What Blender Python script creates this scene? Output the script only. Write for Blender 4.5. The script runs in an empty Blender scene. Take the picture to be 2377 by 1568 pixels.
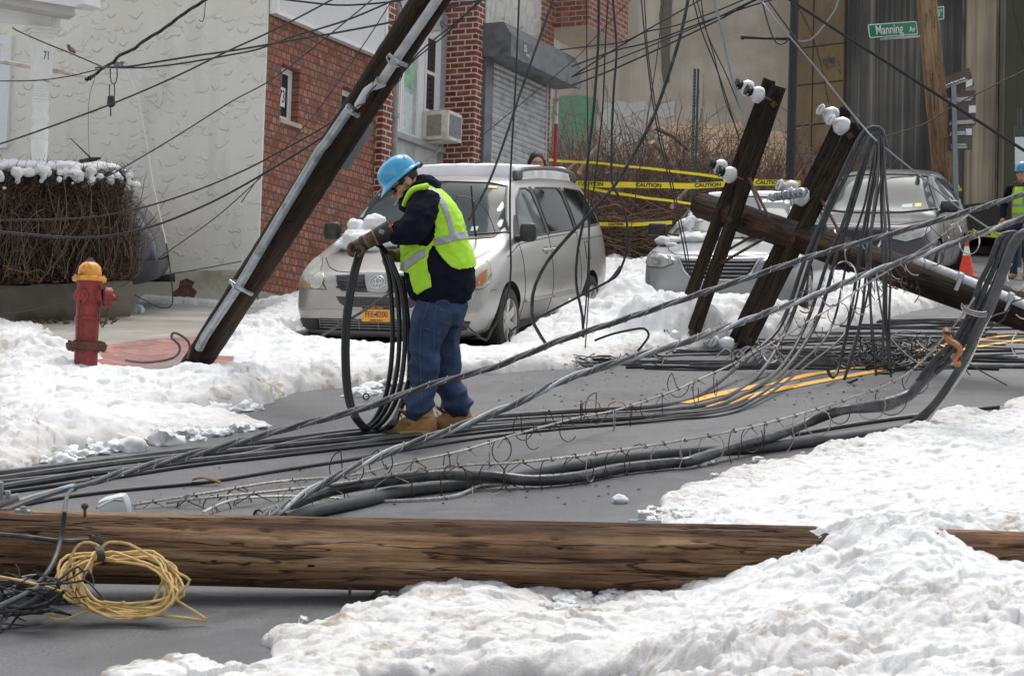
import bpy, bmesh, math, random
import numpy as np
from mathutils import Vector, Matrix, noise as mnoise
from mathutils.bvhtree import BVHTree
from mathutils.geometry import delaunay_2d_cdt
random.seed(7); rng=np.random.default_rng(7)
R=math.radians; PI=math.pi
sc=bpy.context.scene
# ---------------------------------------------------------------- camera
# the street is built in its own frame: the road is (nearly) z=0, true vertical is UP (the street climbs away from us)
CAMZ=1.5; PITCH=R(4.154); FD=4642.6; CX,CY=1188.5,784.0
cd=bpy.data.cameras.new('camera'); cam=bpy.data.objects.new('camera',cd); sc.collection.objects.link(cam); sc.camera=cam
cam.location=(0,0,CAMZ); cam.rotation_euler=(PI/2-PITCH,0,0)
cd.sensor_width=36; cd.lens=FD*36/2377; cd.clip_start=.1; cd.clip_end=2000
cd.dof.use_dof=True; cd.dof.focus_distance=13.0; cd.dof.aperture_fstop=11.0
FW=Vector((0,math.cos(PITCH),-math.sin(PITCH))); UPV=Vector((0,math.sin(PITCH),math.cos(PITCH))); RT=Vector((1,0,0)); CAM=Vector((0,0,CAMZ))
UP=Vector((.03,.148,1)).normalized()
# ---------------------------------------------------------------- world and sun (overcast)
w=bpy.data.worlds.new('World'); sc.world=w; w.use_nodes=True
nt=w.node_tree; nt.nodes.clear()
wo=nt.nodes.new('ShaderNodeOutputWorld'); bg=nt.nodes.new('ShaderNodeBackground'); sky=nt.nodes.new('ShaderNodeTexSky'); hs=nt.nodes.new('ShaderNodeHueSaturation')
sky.sky_type='NISHITA'; sky.sun_disc=False; sky.sun_elevation=R(58); sky.sun_rotation=R(12); sky.air_density=1.0; sky.dust_density=3.0; sky.ozone_density=1.0
hs.inputs['Saturation'].default_value=.22
nt.links.new(sky.outputs[0],hs.inputs['Color']); nt.links.new(hs.outputs[0],bg.inputs[0]); bg.inputs[1].default_value=.14
nt.links.new(bg.outputs[0],wo.inputs[0])
sl=bpy.data.lights.new('sun','SUN'); sl.energy=1.0; sl.angle=R(26); sl.color=(1,.97,.93)
so=bpy.data.objects.new('sun',sl); sc.collection.objects.link(so)
el,az=R(64),R(14)   # the brightest part of the overcast sky is beyond the scene
sd=Vector((math.sin(az)*math.cos(el),math.cos(az)*math.cos(el),math.sin(el)))
so.rotation_euler=(-sd).to_track_quat('-Z','Y').to_euler()
sc.view_settings.view_transform='Standard'; sc.view_settings.look='None'; sc.view_settings.exposure=.66; sc.view_settings.gamma=1
sc.cycles.max_bounces=6; sc.cycles.diffuse_bounces=3; sc.cycles.glossy_bounces=3; sc.cycles.transmission_bounces=4; sc.cycles.transparent_max_bounces=8
sc.cycles.use_denoising=True
# ---------------------------------------------------------------- geometry helpers
def gz(x,y):   # the road lifts a little farther up
    return .14*min(1,max(0,(y-22)/8.0))
def ray(x,y): return FW+RT*((x-CX)/FD)-UPV*((y-CY)/FD)
def P(x,y,d): return CAM+ray(x,y)*d
def G(x,y,z=0.0):
    r=ray(x,y); t=(z-CAMZ)/r.z; p=CAM+r*t
    for _ in range(3):
        zz=z+gz(p.x,p.y); t=(zz-CAMZ)/r.z; p=CAM+r*t
    return p
def V(*a): return Vector(a)
class MB:
    def __init__(s): s.v=[]; s.f=[]; s.m=[]; s.cur=0
    def add(s,vs,fs,M=None):
        b=len(s.v)
        for p in vs:
            p=Vector(p)
            s.v.append(M@p if M is not None else p)
        for f in fs: s.f.append(tuple(i+b for i in f)); s.m.append(s.cur)
        return s
    def box(s,c,d,M=None,rot=None):
        x,y,z=[k/2 for k in d]; c=Vector(c)
        vs=[Vector((a*x,b*y,e*z)) for a in(-1,1) for b in(-1,1) for e in(-1,1)]
        if rot is not None: vs=[rot@p for p in vs]
        vs=[p+c for p in vs]
        return s.add(vs,[(0,1,3,2),(4,6,7,5),(0,4,5,1),(2,3,7,6),(0,2,6,4),(1,5,7,3)],M)
    def bbox(s,c,d,bev,M=None,rot=None):
        # bevelled box
        bm=bmesh.new(); bmesh.ops.create_cube(bm,size=1)
        for v in bm.verts: v.co=Vector((v.co.x*d[0],v.co.y*d[1],v.co.z*d[2]))
        bmesh.ops.bevel(bm,geom=list(bm.edges),offset=bev,segments=2,affect='EDGES',profile=.6)
        if rot is not None:
            for v in bm.verts: v.co=rot@v.co
        c=Vector(c)
        bm.verts.index_update()
        s.add([v.co+c for v in bm.verts],[tuple(v.index for v in f.verts) for f in bm.faces],M); bm.free(); return s
    def tube(s,pts,r,n=8,caps=True,M=None,sy=1.0,closed=False):
        pts=[Vector(p) for p in pts]; N=len(pts)
        rs=r if isinstance(r,(list,tuple)) else [r]*N
        up=None; b=len(s.v); prev=None
        for i,p in enumerate(pts):
            if closed: t=pts[(i+1)%N]-pts[i-1]
            else: t=(pts[min(i+1,N-1)]-pts[max(i-1,0)])
            if t.length<1e-9: t=prev or Vector((0,0,1))
            t=t.normalized(); prev=t
            if up is None:
                up=Vector((0,0,1)) if abs(t.z)<.9 else Vector((1,0,0))
            up=(up-t*up.dot(t))
            if up.length<1e-6: up=t.orthogonal()
            up.normalize(); sd_=t.cross(up)
            for k in range(n):
                a=2*PI*k/n
                q=p+(sd_*math.cos(a)+up*math.sin(a)*sy)*rs[i]
                s.v.append(M@q if M is not None else q)
        for i in range(N if closed else N-1):
            j=(i+1)%N
            for k in range(n):
                k2=(k+1)%n
                s.f.append((b+i*n+k,b+i*n+k2,b+j*n+k2,b+j*n+k)); s.m.append(s.cur)
        if caps and not closed:
            s.f.append(tuple(b+k for k in range(n))[::-1]); s.f.append(tuple(b+(N-1)*n+k for k in range(n))); s.m+= [s.cur]*2
        return s
    def lathe(s,prof,n=20,M=None,caps=True):
        b=len(s.v)
        for r,z in prof:
            for k in range(n):
                a=2*PI*k/n; q=Vector((r*math.cos(a),r*math.sin(a),z)); s.v.append(M@q if M is not None else q)
        for i in range(len(prof)-1):
            for k in range(n):
                k2=(k+1)%n; s.f.append((b+i*n+k,b+i*n+k2,b+(i+1)*n+k2,b+(i+1)*n+k)); s.m.append(s.cur)
        if caps:
            s.f.append(tuple(b+k for k in range(n))[::-1]); s.f.append(tuple(b+(len(prof)-1)*n+k for k in range(n))); s.m+=[s.cur]*2
        return s
    def prism(s,outl,z0,z1,M=None):
        n=len(outl); vs=[Vector((x,y,z0)) for x,y in outl]+[Vector((x,y,z1)) for x,y in outl]
        fs=[tuple(range(n))[::-1],tuple(range(n,2*n))]+[(i,(i+1)%n,n+(i+1)%n,n+i) for i in range(n)]
        return s.add(vs,fs,M)
    def ball(s,c,r,M=None,sub=2,dis=0,seed=0,sq=(1,1,1)):
        bm=bmesh.new(); bmesh.ops.create_icosphere(bm,subdivisions=sub,radius=1)
        o=Vector((seed*3.1,seed*1.7,seed*.9)); c=Vector(c); r3=(r,r,r) if not isinstance(r,(tuple,list)) else r
        vs=[]
        for v in bm.verts:
            q=v.co*(1+dis*(mnoise.noise(v.co*1.6+o)+.5*mnoise.noise(v.co*3.7+o)))
            vs.append(Vector((q.x*r3[0],q.y*r3[1],q.z*r3[2]))+c)
        bm.verts.index_update()
        s.add(vs,[tuple(v.index for v in f.verts) for f in bm.faces],M); bm.free(); return s
    def mesh(s,name,mats,smooth=None):
        me=bpy.data.meshes.new(name); me.from_pydata([tuple(v) for v in s.v],[],s.f)
        if not isinstance(mats,(list,tuple)): mats=[mats]
        for m in mats: me.materials.append(m)
        if max(s.m,default=0)>0: me.polygons.foreach_set('material_index',s.m)
        if smooth:
            me.polygons.foreach_set('use_smooth',[True]*len(me.polygons))
            if smooth is not True: me.set_sharp_from_angle(angle=R(smooth))
        me.update(); return me
    def build(s,name,mats,parent=None,smooth=40,M=None,label=None,cat=None,group=None,kind=None):
        o=bpy.data.objects.new(name,s.mesh(name,mats,smooth)); sc.collection.objects.link(o)
        if M is not None: o.matrix_world=M
        if parent is not None: o.parent=parent
        tag(o,label,cat,group,kind); return o
def tag(o,label=None,cat=None,group=None,kind=None):
    if label: o['label']=label
    if cat: o['category']=cat
    if group: o['group']=group
    if kind: o['kind']=kind
    return o
def empty(name,M,label,cat,group=None):
    o=bpy.data.objects.new(name,None); sc.collection.objects.link(o); o.empty_display_size=.1
    if isinstance(M,Vector): M=Matrix.Translation(M)
    o.matrix_world=M; return tag(o,label,cat,group)
def objmesh(name,me,parent=None,M=None,**k):
    o=bpy.data.objects.new(name,me); sc.collection.objects.link(o)
    if M is not None: o.matrix_world=M
    if parent is not None: o.parent=parent
    return tag(o,**k)
def npmesh(name,vs,faces,mat,smooth=True):
    me=bpy.data.meshes.new(name); n=len(vs); me.vertices.add(n); me.vertices.foreach_set('co',np.asarray(vs,dtype=np.float32).ravel())
    f=np.asarray(faces,dtype=np.int32); nf,k=f.shape
    me.loops.add(nf*k); me.loops.foreach_set('vertex_index',f.ravel())
    me.polygons.add(nf); me.polygons.foreach_set('loop_start',np.arange(0,nf*k,k,dtype=np.int32))
    me.update(calc_edges=True); me.validate()
    me.polygons.foreach_set('use_smooth',np.full(len(me.polygons),smooth)); me.materials.append(mat); return me
def spline(pts,step=.06,closed=False):
    # Catmull-Rom through 3D points
    pts=[Vector(p) for p in pts]; n=len(pts)
    if n<3: return pts
    out=[]
    for i in range(n if closed else n-1):
        if closed: p0,p1,p2,p3=pts[i-1],pts[i],pts[(i+1)%n],pts[(i+2)%n]
        else: p0,p1,p2,p3=pts[max(i-1,0)],pts[i],pts[i+1],pts[min(i+2,n-1)]
        k=max(2,int((p2-p1).length/step))
        for j in range(k):
            t=j/k; t2=t*t; t3=t2*t
            out.append(.5*((2*p1)+(p2-p0)*t+(2*p0-5*p1+4*p2-p3)*t2+(3*p1-3*p2+p0*1-p0*2+p3)*t3) if False else
                .5*((2*p1)+(p2-p0)*t+(2*p0-5*p1+4*p2-p3)*t2+(-p0+3*p1-3*p2+p3)*t3))
    if not closed: out.append(pts[-1])
    return out
def frame(o,x,y=None,z=None):
    # matrix with columns x,y,z at o
    M=Matrix.Identity(4)
    for i,a in enumerate((x,y,z)):
        for j in range(3): M[j][i]=a[j]
    for j in range(3): M[j][3]=o[j]
    return M
def zframe(o,z,xh=Vector((1,0,0))):
    z=Vector(z).normalized(); y=z.cross(xh)
    if y.length<1e-4: y=z.cross(Vector((0,1,0)))
    y.normalize(); x=y.cross(z); return frame(o,x,y,z)
# ---------------------------------------------------------------- materials
_mc={}
class NT:
    def __init__(s,name):
        s.m=bpy.data.materials.new(name); s.m.use_nodes=True; s.t=s.m.node_tree; s.b=s.t.nodes['Principled BSDF']; s.o=s.t.nodes['Material Output']; s._c=None
    def n(s,typ,**k):
        x=s.t.nodes.new('ShaderNode'+typ)
        for a,b in k.items(): setattr(x,a,b)
        return x
    def l(s,a,b): s.t.links.new(a,b)
    def set(s,inp,val):
        if hasattr(val,'is_output') or isinstance(val,bpy.types.NodeSocket): s.l(val,inp)
        else: inp.default_value=val
    @property
    def oc(s):
        if s._c is None: s._c=s.n('TexCoord').outputs['Object']
        return s._c
    def noise(s,scale,detail=4,rough=.55,vec=None,dist=0,out=0):
        x=s.n('TexNoise'); x.inputs['Scale'].default_value=scale; x.inputs['Detail'].default_value=detail; x.inputs['Roughness'].default_value=rough; x.inputs['Distortion'].default_value=dist
        s.l(vec if vec is not None else s.oc,x.inputs['Vector']); return x.outputs[out]
    def voro(s,scale,feature='F1',vec=None,out='Distance',rand=1):
        x=s.n('TexVoronoi',feature=feature); x.inputs['Scale'].default_value=scale; x.inputs['Randomness'].default_value=rand
        s.l(vec if vec is not None else s.oc,x.inputs['Vector']); return x.outputs[out]
    def ramp(s,fac,stops,interp='LINEAR'):
        x=s.n('ValToRGB'); cr=x.color_ramp; cr.interpolation=interp
        while len(cr.elements)<len(stops): cr.elements.new(.5)
        for e,(p,c) in zip(cr.elements,stops):
            e.position=p; e.color=(c,c,c,1) if isinstance(c,(int,float)) else (*c,1)
        s.l(fac,x.inputs[0]); return x.outputs[0]
    def mix(s,fac,a,b,mode='MIX'):
        x=s.n('Mix',data_type='RGBA',blend_type=mode)
        for inp,val in ((x.inputs[0],fac),(x.inputs[6],a),(x.inputs[7],b)):
            if isinstance(val,tuple): val=(*val,1) if len(val)==3 else val
            s.set(inp,val)
        return x.outputs[2]
    def math(s,op,a,b=0.0,c=None):
        x=s.n('Math',operation=op); s.set(x.inputs[0],a); s.set(x.inputs[1],b)
        if c is not None: s.set(x.inputs[2],c)
        return x.outputs[0]
    def mapping(s,scale=(1,1,1),loc=(0,0,0),rot=(0,0,0),vec=None):
        x=s.n('Mapping'); x.inputs['Scale'].default_value=scale; x.inputs['Location'].default_value=loc; x.inputs['Rotation'].default_value=rot
        s.l(vec if vec is not None else s.oc,x.inputs['Vector']); return x.outputs[0]
    def bump(s,h,strength=.5,dist=.01,normal=None):
        x=s.n('Bump'); x.inputs['Strength'].default_value=strength; x.inputs['Distance'].default_value=dist; s.l(h,x.inputs['Height'])
        if normal is not None: s.l(normal,x.inputs['Normal'])
        s.l(x.outputs[0],s.b.inputs['Normal']); return x.outputs[0]
    def fin(s,col=None,rough=None,metal=None,**k):
        if col is not None: s.set(s.b.inputs['Base Color'],(*col,1) if isinstance(col,tuple) and len(col)==3 else col)
        if rough is not None: s.set(s.b.inputs['Roughness'],rough)
        if metal is not None: s.set(s.b.inputs['Metallic'],metal)
        for a,b in k.items(): s.set(s.b.inputs[a],b)
        return s.m
def simple(name,col,rough=.6,metal=0,var=.18,scale=14,bump=.0,bscale=60,dirt=None,dscale=5,coat=0,**k):
    if name in _mc: return _mc[name]
    t=NT(name); n=t.noise(scale,5)
    c=t.mix(t.ramp(n,[(.3,0),(.7,1)]),tuple(x*(1-var) for x in col),tuple(min(1,x*(1+var)) for x in col))
    if dirt is not None: c=t.mix(t.ramp(t.noise(dscale,6,.65),[(.48,0),(.68,1)]),c,dirt)
    r=t.math('ADD',t.math('MULTIPLY',t.noise(scale*1.7,3),.2),rough-.1)
    if bump: t.bump(t.noise(bscale,4),bump,.005)
    if coat: t.b.inputs['Coat Weight'].default_value=coat
    _mc[name]=t.fin(c,r,metal,**k); return _mc[name]
# ================================================================ scene materials
def m_asphalt():
    t=NT('asphalt'); a=t.noise(2.2,5,.6); b=t.noise(75,4,.75); c=t.noise(.8,6,.7,dist=.6); sp=t.noise(38,4,.75)
    col=t.mix(t.ramp(a,[(.35,0),(.65,1)]),(.060,.062,.066),(.078,.080,.084))
    col=t.mix(t.ramp(b,[(.42,0),(.66,1)]),col,(.16,.16,.162)); 
    col=t.mix(t.ramp(sp,[(.66,0),(.74,1)]),col,(.03,.03,.03))
    wet=t.ramp(c,[(.46,0),(.56,1)]); col=t.mix(t.math('MULTIPLY',wet,.75),col,(.052,.054,.06))
    t.bump(b,.6,.008)
    return t.fin(col,t.math('ADD',t.math('MULTIPLY',wet,-.28),.66))
def m_concrete(name,a,b,joint=None,stain=(.2,.19,.17)):
    t=NT(name); n=t.noise(1.3,6,.6); f=t.noise(120,3)
    col=t.mix(t.ramp(n,[(.4,0),(.6,1)]),a,b); col=t.mix(t.ramp(t.noise(.7,5,.65,dist=.6),[(.5,0),(.56,1)]),col,stain)
    col=t.mix(t.ramp(f,[(.3,.0),(.8,.25)]),col,(.1,.1,.09))
    t.bump(f,.25,.003)
    return t.fin(col,.78)
def m_brick(name,c1,c2,mortar,bw,rh,ms,vert='x',bump=.8,off=.5,strk=.35):
    # coords: along wall = x or y (local), up = z
    t=NT(name); s=t.n('SeparateXYZ'); t.l(t.oc,s.inputs[0]); cb=t.n('CombineXYZ')
    al=t.math('ADD',s.outputs[0],s.outputs[1]) if vert=='xy' else s.outputs[0]
    wob=t.noise(9,2); al2=t.math('ADD',al,t.math('MULTIPLY',t.math('SUBTRACT',wob,.5),.006))
    zz=t.math('ADD',s.outputs[2],t.math('MULTIPLY',t.math('SUBTRACT',t.noise(5,2),.5),.008))
    t.l(al2,cb.inputs[0]); t.l(zz,cb.inputs[1])
    br=t.n('TexBrick',offset=off); t.l(cb.outputs[0],br.inputs['Vector'])
    br.inputs['Color1'].default_value=(*c1,1); br.inputs['Color2'].default_value=(*c2,1); br.inputs['Mortar'].default_value=(*mortar,1)
    br.inputs['Scale'].default_value=1; br.inputs['Mortar Size'].default_value=ms; br.inputs['Mortar Smooth'].default_value=.25; br.inputs['Bias'].default_value=0
    br.inputs['Brick Width'].default_value=bw; br.inputs['Row Height'].default_value=rh
    v=t.voro(1,vec=t.mapping((1/bw,1/bw,1/rh)),out='Color')
    hsv=t.n('HueSaturation'); t.l(br.outputs[0],hsv.inputs['Color']); sv=t.n('SeparateColor'); t.l(v,sv.inputs[0])
    t.l(t.math('ADD',t.math('MULTIPLY',sv.outputs[0],.55),.68),hsv.inputs['Value']); t.l(t.math('ADD',t.math('MULTIPLY',sv.outputs[1],.3),.78),hsv.inputs['Saturation'])
    col=t.mix(br.outputs['Fac'],hsv.outputs[0],(*mortar,))
    stk=t.noise(1,5,.7,vec=t.mapping((26,26,5)))
    col=t.mix(t.math('MULTIPLY',t.ramp(stk,[(.6,0),(.75,1)]),strk),col,(.62,.5,.42))
    col=t.mix(t.math('MULTIPLY',t.ramp(t.noise(3,5,.7),[(.5,0),(.75,1)]),.25),col,(.14,.06,.04))
    h=t.math('MULTIPLY',t.math('SUBTRACT',1,br.outputs['Fac']),1); h=t.math('ADD',h,t.math('MULTIPLY',t.noise(60,4),.25))
    t.bump(h,bump,.012)
    return t.fin(col,.85)
def m_stucco():
    t=NT('stucco'); s=t.n('SeparateXYZ'); t.l(t.oc,s.inputs[0])
    cb=t.n('CombineXYZ'); t.l(t.math('ADD',s.outputs[1],t.math('MULTIPLY',t.noise(4,4),.35)),cb.inputs[0]); t.l(t.math('ADD',t.math('MULTIPLY',s.outputs[2],1.15),t.math('MULTIPLY',t.noise(3.1,4),.3)),cb.inputs[1])
    def layer(sc_,off):
        mp=t.mapping((sc_,sc_,sc_),(off,off*.7,0),vec=cb.outputs[0])
        v=t.n('TexVoronoi',voronoi_dimensions='2D'); v.inputs['Scale'].default_value=1; v.inputs['Randomness'].default_value=.75; t.l(mp,v.inputs['Vector'])
        d=t.n('VectorMath',operation='SUBTRACT'); t.l(mp,d.inputs[0]); t.l(v.outputs['Position'],d.inputs[1])
        sp=t.n('SeparateXYZ'); t.l(d.outputs[0],sp.inputs[0])
        dist=t.math('ADD',v.outputs['Distance'],t.math('MULTIPLY',t.math('SUBTRACT',t.noise(9,3),.5),.16))
        ridge=t.ramp(dist,[(.30,0),(.38,1),(.42,.15),(.5,0)])
        low=t.ramp(t.math('MULTIPLY',sp.outputs[1],-1),[(.02,0),(.22,1)])
        pl=t.math('MULTIPLY',ridge,low)
        sc2=t.n('SeparateColor'); t.l(v.outputs['Color'],sc2.inputs[0])
        return t.math('MULTIPLY',pl,t.ramp(sc2.outputs[0],[(.25,0),(.75,1)]))
    h=t.math('MAXIMUM',layer(5.0,0),t.math('MULTIPLY',layer(3.7,3.7),.7))
    h2=t.math('ADD',h,t.math('MULTIPLY',t.noise(3,4),.9)); h2=t.math('ADD',h2,t.math('MULTIPLY',t.noise(45,3),.12))
    t.bump(h2,.85,.020)
    col=t.mix(t.ramp(t.noise(.8,5,.6),[(.35,0),(.7,1)]),(.82,.80,.73),(.77,.745,.67))
    # rain dirt with its own shape
    col=t.mix(t.math('MULTIPLY',t.ramp(t.noise(1,6,.7,vec=t.mapping((2.2,2.2,.5))),[(.52,0),(.75,1)]),.35),col,(.42,.40,.34))
    return t.fin(col,.7)
def m_streaks(name,stops,sx=2.2,sz=.12,patch=None,seed=0,rough=.8):
    t=NT(name); mp=t.mapping((sx,sx,sz),(seed,seed,0)); n=t.noise(1,8,.72,vec=mp)
    n2=t.noise(1,5,.7,vec=t.mapping((sx*5,sx*5,sz*2.5),(seed,0,0)))
    n3=t.noise(.28,3,.5); f=t.math('ADD',t.math('ADD',t.math('MULTIPLY',n,.46),t.math('MULTIPLY',n2,.24)),t.math('MULTIPLY',n3,.30))
    col=t.ramp(f,stops)
    if patch:
        for (c,sc_,lo,hi) in patch: col=t.mix(t.ramp(t.noise(sc_,6,.65,dist=.5),[(lo,0),(hi,1)]),col,c)
    t.bump(n2,.4,.02); return t.fin(col,rough)
def m_bark(name,cs,sx=1.0,stretch=(1,1,1),grain=60,bump=.9,rough=.8,crack=.5,extra=None):
    # long axis is local z
    t=NT(name); mp=t.mapping((grain*.35,grain*.35,grain*.02)); n=t.noise(1,8,.68,vec=mp,dist=.12)
    n2=t.noise(1,6,.75,vec=t.mapping((grain*1.6,grain*1.6,grain*.10))); nb=t.noise(1.5,4,.6)
    col=t.ramp(n,[(.30,cs[0]),(.45,cs[1]),(.58,cs[2]),(.72,cs[3])])
    col=t.mix(t.math('MULTIPLY',t.ramp(n2,[(.3,1),(.5,0)]),crack),col,tuple(x*.22 for x in cs[0]))
    col=t.mix(t.math('MULTIPLY',t.ramp(nb,[(.45,0),(.7,1)]),.6),col,cs[0])
    ck=t.ramp(t.noise(1,3,.5,vec=t.mapping((17,17,1.1)),dist=.5),[(.485,0),(.5,1),(.515,0)])
    col=t.mix(t.math('MULTIPLY',ck,.8),col,(.012,.009,.007))
    hol=t.voro(7,vec=t.mapping((1.6,1.6,.55))); col=t.mix(t.ramp(hol,[(.045,1),(.075,0)]),col,(.012,.008,.006))
    if extra: col=t.mix(t.ramp(t.noise(extra[1],6,.7),[(extra[2],0),(extra[2]+.12,1)]),col,extra[0])
    t.bump(t.math('SUBTRACT',n2,t.math('MULTIPLY',ck,1.2)),bump,.02); return t.fin(col,rough,**{'Specular IOR Level':.2})
ASPH=m_asphalt()
SIDEW=m_concrete('sidewalk_concrete',(.36,.335,.29),(.28,.26,.225),stain=(.46,.44,.39))
CURBM=m_concrete('curb_concrete',(.24,.235,.22),(.18,.175,.165))
OLDCON=m_concrete('old_concrete',(.17,.14,.11),(.11,.092,.072),stain=(.22,.19,.15))
BRK1=m_brick('brick_orange',(.44,.145,.075),(.29,.09,.052),(.10,.085,.07),.105,.093,.011,strk=.25,bump=1)
BRK1Y=BRK1
BRK2=m_brick('brick_red',(.27,.055,.035),(.18,.038,.028),(.62,.55,.46),.235,.084,.011,vert='xy',strk=.12,bump=.6)
BRK3=m_brick('brick_front',(.33,.10,.06),(.25,.075,.05),(.42,.37,.31),.235,.084,.010,vert='xy',strk=.2)
STUC=m_stucco()
PLASTER=simple('plinth_paint',(.56,.55,.44),.75,var=.08,scale=3,bump=.5,bscale=9,dirt=(.34,.32,.24),dscale=2.2)
WHITEP=simple('white_paint',(.80,.81,.82),.5,var=.03)
WHITEM=simple('white_metal',(.80,.80,.79),.4,var=.04)
GREYP=simple('grey_panel',(.55,.56,.56),.55,var=.06,scale=4,dirt=(.30,.30,.29),dscale=2)
DGREY=simple('shutter_paint',(.145,.155,.17),.45,var=.12,scale=5,dirt=(.07,.07,.07),dscale=4)
SLATM=simple('slat_metal',(.50,.51,.515),.42,metal=.3,var=.12,scale=6,dirt=(.30,.30,.30),dscale=5)
GLASSD=simple('window_glass_dark',(.035,.04,.045),.08,var=.3,scale=2)
GLASSL=simple('window_glass_pale',(.42,.47,.46),.12,var=.2,scale=3)
def snowm():
    t=NT('snow'); n=t.noise(3.2,6,.65); n2=t.noise(16,5,.65)
    d=t.ramp(t.math('ADD',t.math('MULTIPLY',n,.55),t.math('MULTIPLY',n2,.45)),[(.535,0),(.68,1)])
    at=t.n('Attribute',attribute_name='dirt'); f=t.math('MULTIPLY',d,t.math('ADD',t.math('MULTIPLY',at.outputs['Fac'],1.3),.12)); f=t.math('MINIMUM',t.math('ADD',f,t.math('MULTIPLY',at.outputs['Fac'],.30)),.95)
    col=t.mix(f,(.76,.765,.77),(.37,.32,.25))
    hh=t.math('ADD',t.noise(40,5,.7),t.math('MULTIPLY',t.noise(160,3,.7),.5)); t.bump(hh,.5,.012)
    t.b.inputs['Subsurface Weight'].default_value=.0
    return t.fin(col,.75)
SNOW=snowm()
# ================================================================ ground, road, pavement
def strip_sheet(name,poly_rows,mat,zoff,kind='structure'):
    # poly_rows: list of (y,x0,x1); columns subdivided
    mb=MB(); n=5
    for (y,a,b) in poly_rows:
        for k in range(n): 
            x=a+(b-a)*k/(n-1); mb.v.append(Vector((x,y,zoff+gz(x,y))))
    for i in range(len(poly_rows)-1):
        for k in range(n-1): mb.f.append((i*n+k,i*n+k+1,(i+1)*n+k+1,(i+1)*n+k)); mb.m.append(0)
    return mb.build(name,mat,smooth=False,kind=kind)
YR=[-30,4,8,12,15,18,20,22,24,26,28,30,34,40,50,70]
strip_sheet('ground',[(y,-200,200) for y in YR]+[(120,-200,200),(400,-400,400)],simple('soil',(.12,.11,.095),.95,var=.3,scale=2,dirt=(.3,.3,.3)),-.12)
CURB=[(-30,-9.5),(4,-8.2),(8,-6.0),(12,-3.95),(15,-2.85),(18,-2.3),(20,-1.95),(22,-1.45),(24,-.85),(26,-.1),(28,.75),(30,1.8),(34,4.0),(40,7.4),(50,13),(70,25)]
cx=dict(CURB)
strip_sheet('road',[(y,cx[y]-.05,cx[y]+14) for y in YR],ASPH,0)
mb=MB(); rows=[]
strip_sheet('pavement',[(y,-60 if y>-20 else -60,cx[y]-.16) for y in YR],SIDEW,.12)
# kerb
mb=MB()
prof=[(-.16,.125),(-.16,-.05),(0,-.05),(.01,.10),(-.02,.125)]
for (y,x) in CURB:
    for a,z in prof: mb.v.append(Vector((x+a,y,z+gz(x,y)+.003)))
for i in range(len(CURB)-1):
    for k in range(5):
        mb.f.append((i*5+k,i*5+(k+1)%5,(i+1)*5+(k+1)%5,(i+1)*5+k)); mb.m.append(0)
mb.build('kerb',CURBM,smooth=False,kind='structure')
# pavement joints + brick paver patch round the pole foot (lies on the pavement)
mb=MB()
for yd in (645,660,672,683,702,734,765):
    a=G(-200 if yd>690 else -50,yd+1-.012*200,.125); b=G(700,yd+.012*700+6,.125)
    d=(b-a).normalized(); s_=Vector((d.y,-d.x,0))*.006
    mb.add([a-s_,a+s_,b+s_,b-s_],[(0,1,2,3)])
mb.build('pavement_joints',simple('joint',(.08,.075,.065),.9),smooth=False,kind='structure')
PAV=m_brick('brick_pavers',(.36,.15,.12),(.29,.12,.10),(.20,.14,.12),.2,.1,.008,vert='x',strk=.1,bump=.3)
t=PAV.node_tree
pts=[G(x,y,.126) for x,y in ((120,822),(250,800),(345,786),(520,778),(560,800),(520,860),(420,900),(310,900),(150,900))]
mb=MB(); mb.v=[p.copy() for p in pts]; mb.f=[tuple(range(len(pts)))]; mb.m=[0]
pv=mb.build('brick_paving',PAV,smooth=False,kind='structure')
# paver texture must read x/y: rotate local frame so that local z runs along the ground
Mx=Matrix.Rotation(R(-62),4,'Z')@Matrix.Rotation(R(90),4,'X'); Mt=Matrix.Translation((-3,15.5,.126))@Mx
pv.data.transform(Mt.inverted()); pv.matrix_world=Mt
# double yellow line
YEL=NT('yellow_line'); nn=YEL.noise(40,5,.7); YEL.fin(YEL.mix(YEL.ramp(nn,[(.62,0),(.75,1)]),(.80,.40,.05),(.16,.12,.07)),.6); YEL=YEL.m
def ground_line(name,ptsd,wd,mat,z):
    c=spline([G(x,y,0) for x,y in ptsd],.3); mb=MB()
    for i,p in enumerate(c):
        t_=(c[min(i+1,len(c)-1)]-c[max(i-1,0)]).normalized(); s_=Vector((t_.y,-t_.x,0))*wd/2
        for q in (p-s_,p+s_): mb.v.append(Vector((q.x,q.y,z+gz(q.x,q.y))))
    for i in range(len(c)-1): mb.f.append((2*i,2*i+1,2*i+3,2*i+2)); mb.m.append(0)
    return mb.build(name,mat,smooth=False,kind='structure')
ground_line('yellow_lines',[(1585,936),(1700,908),(1800,888),(1890,868),(1990,855),(2080,828),(2200,800),(2290,786),(2400,770),(2600,735)],.115,YEL,.006)
ground_line('yellow_lines',[(1640,944),(1700,932),(1800,906),(1900,886),(2010,866),(2100,846),(2200,819),(2300,800),(2400,785),(2600,748)],.115,YEL,.006)
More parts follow.
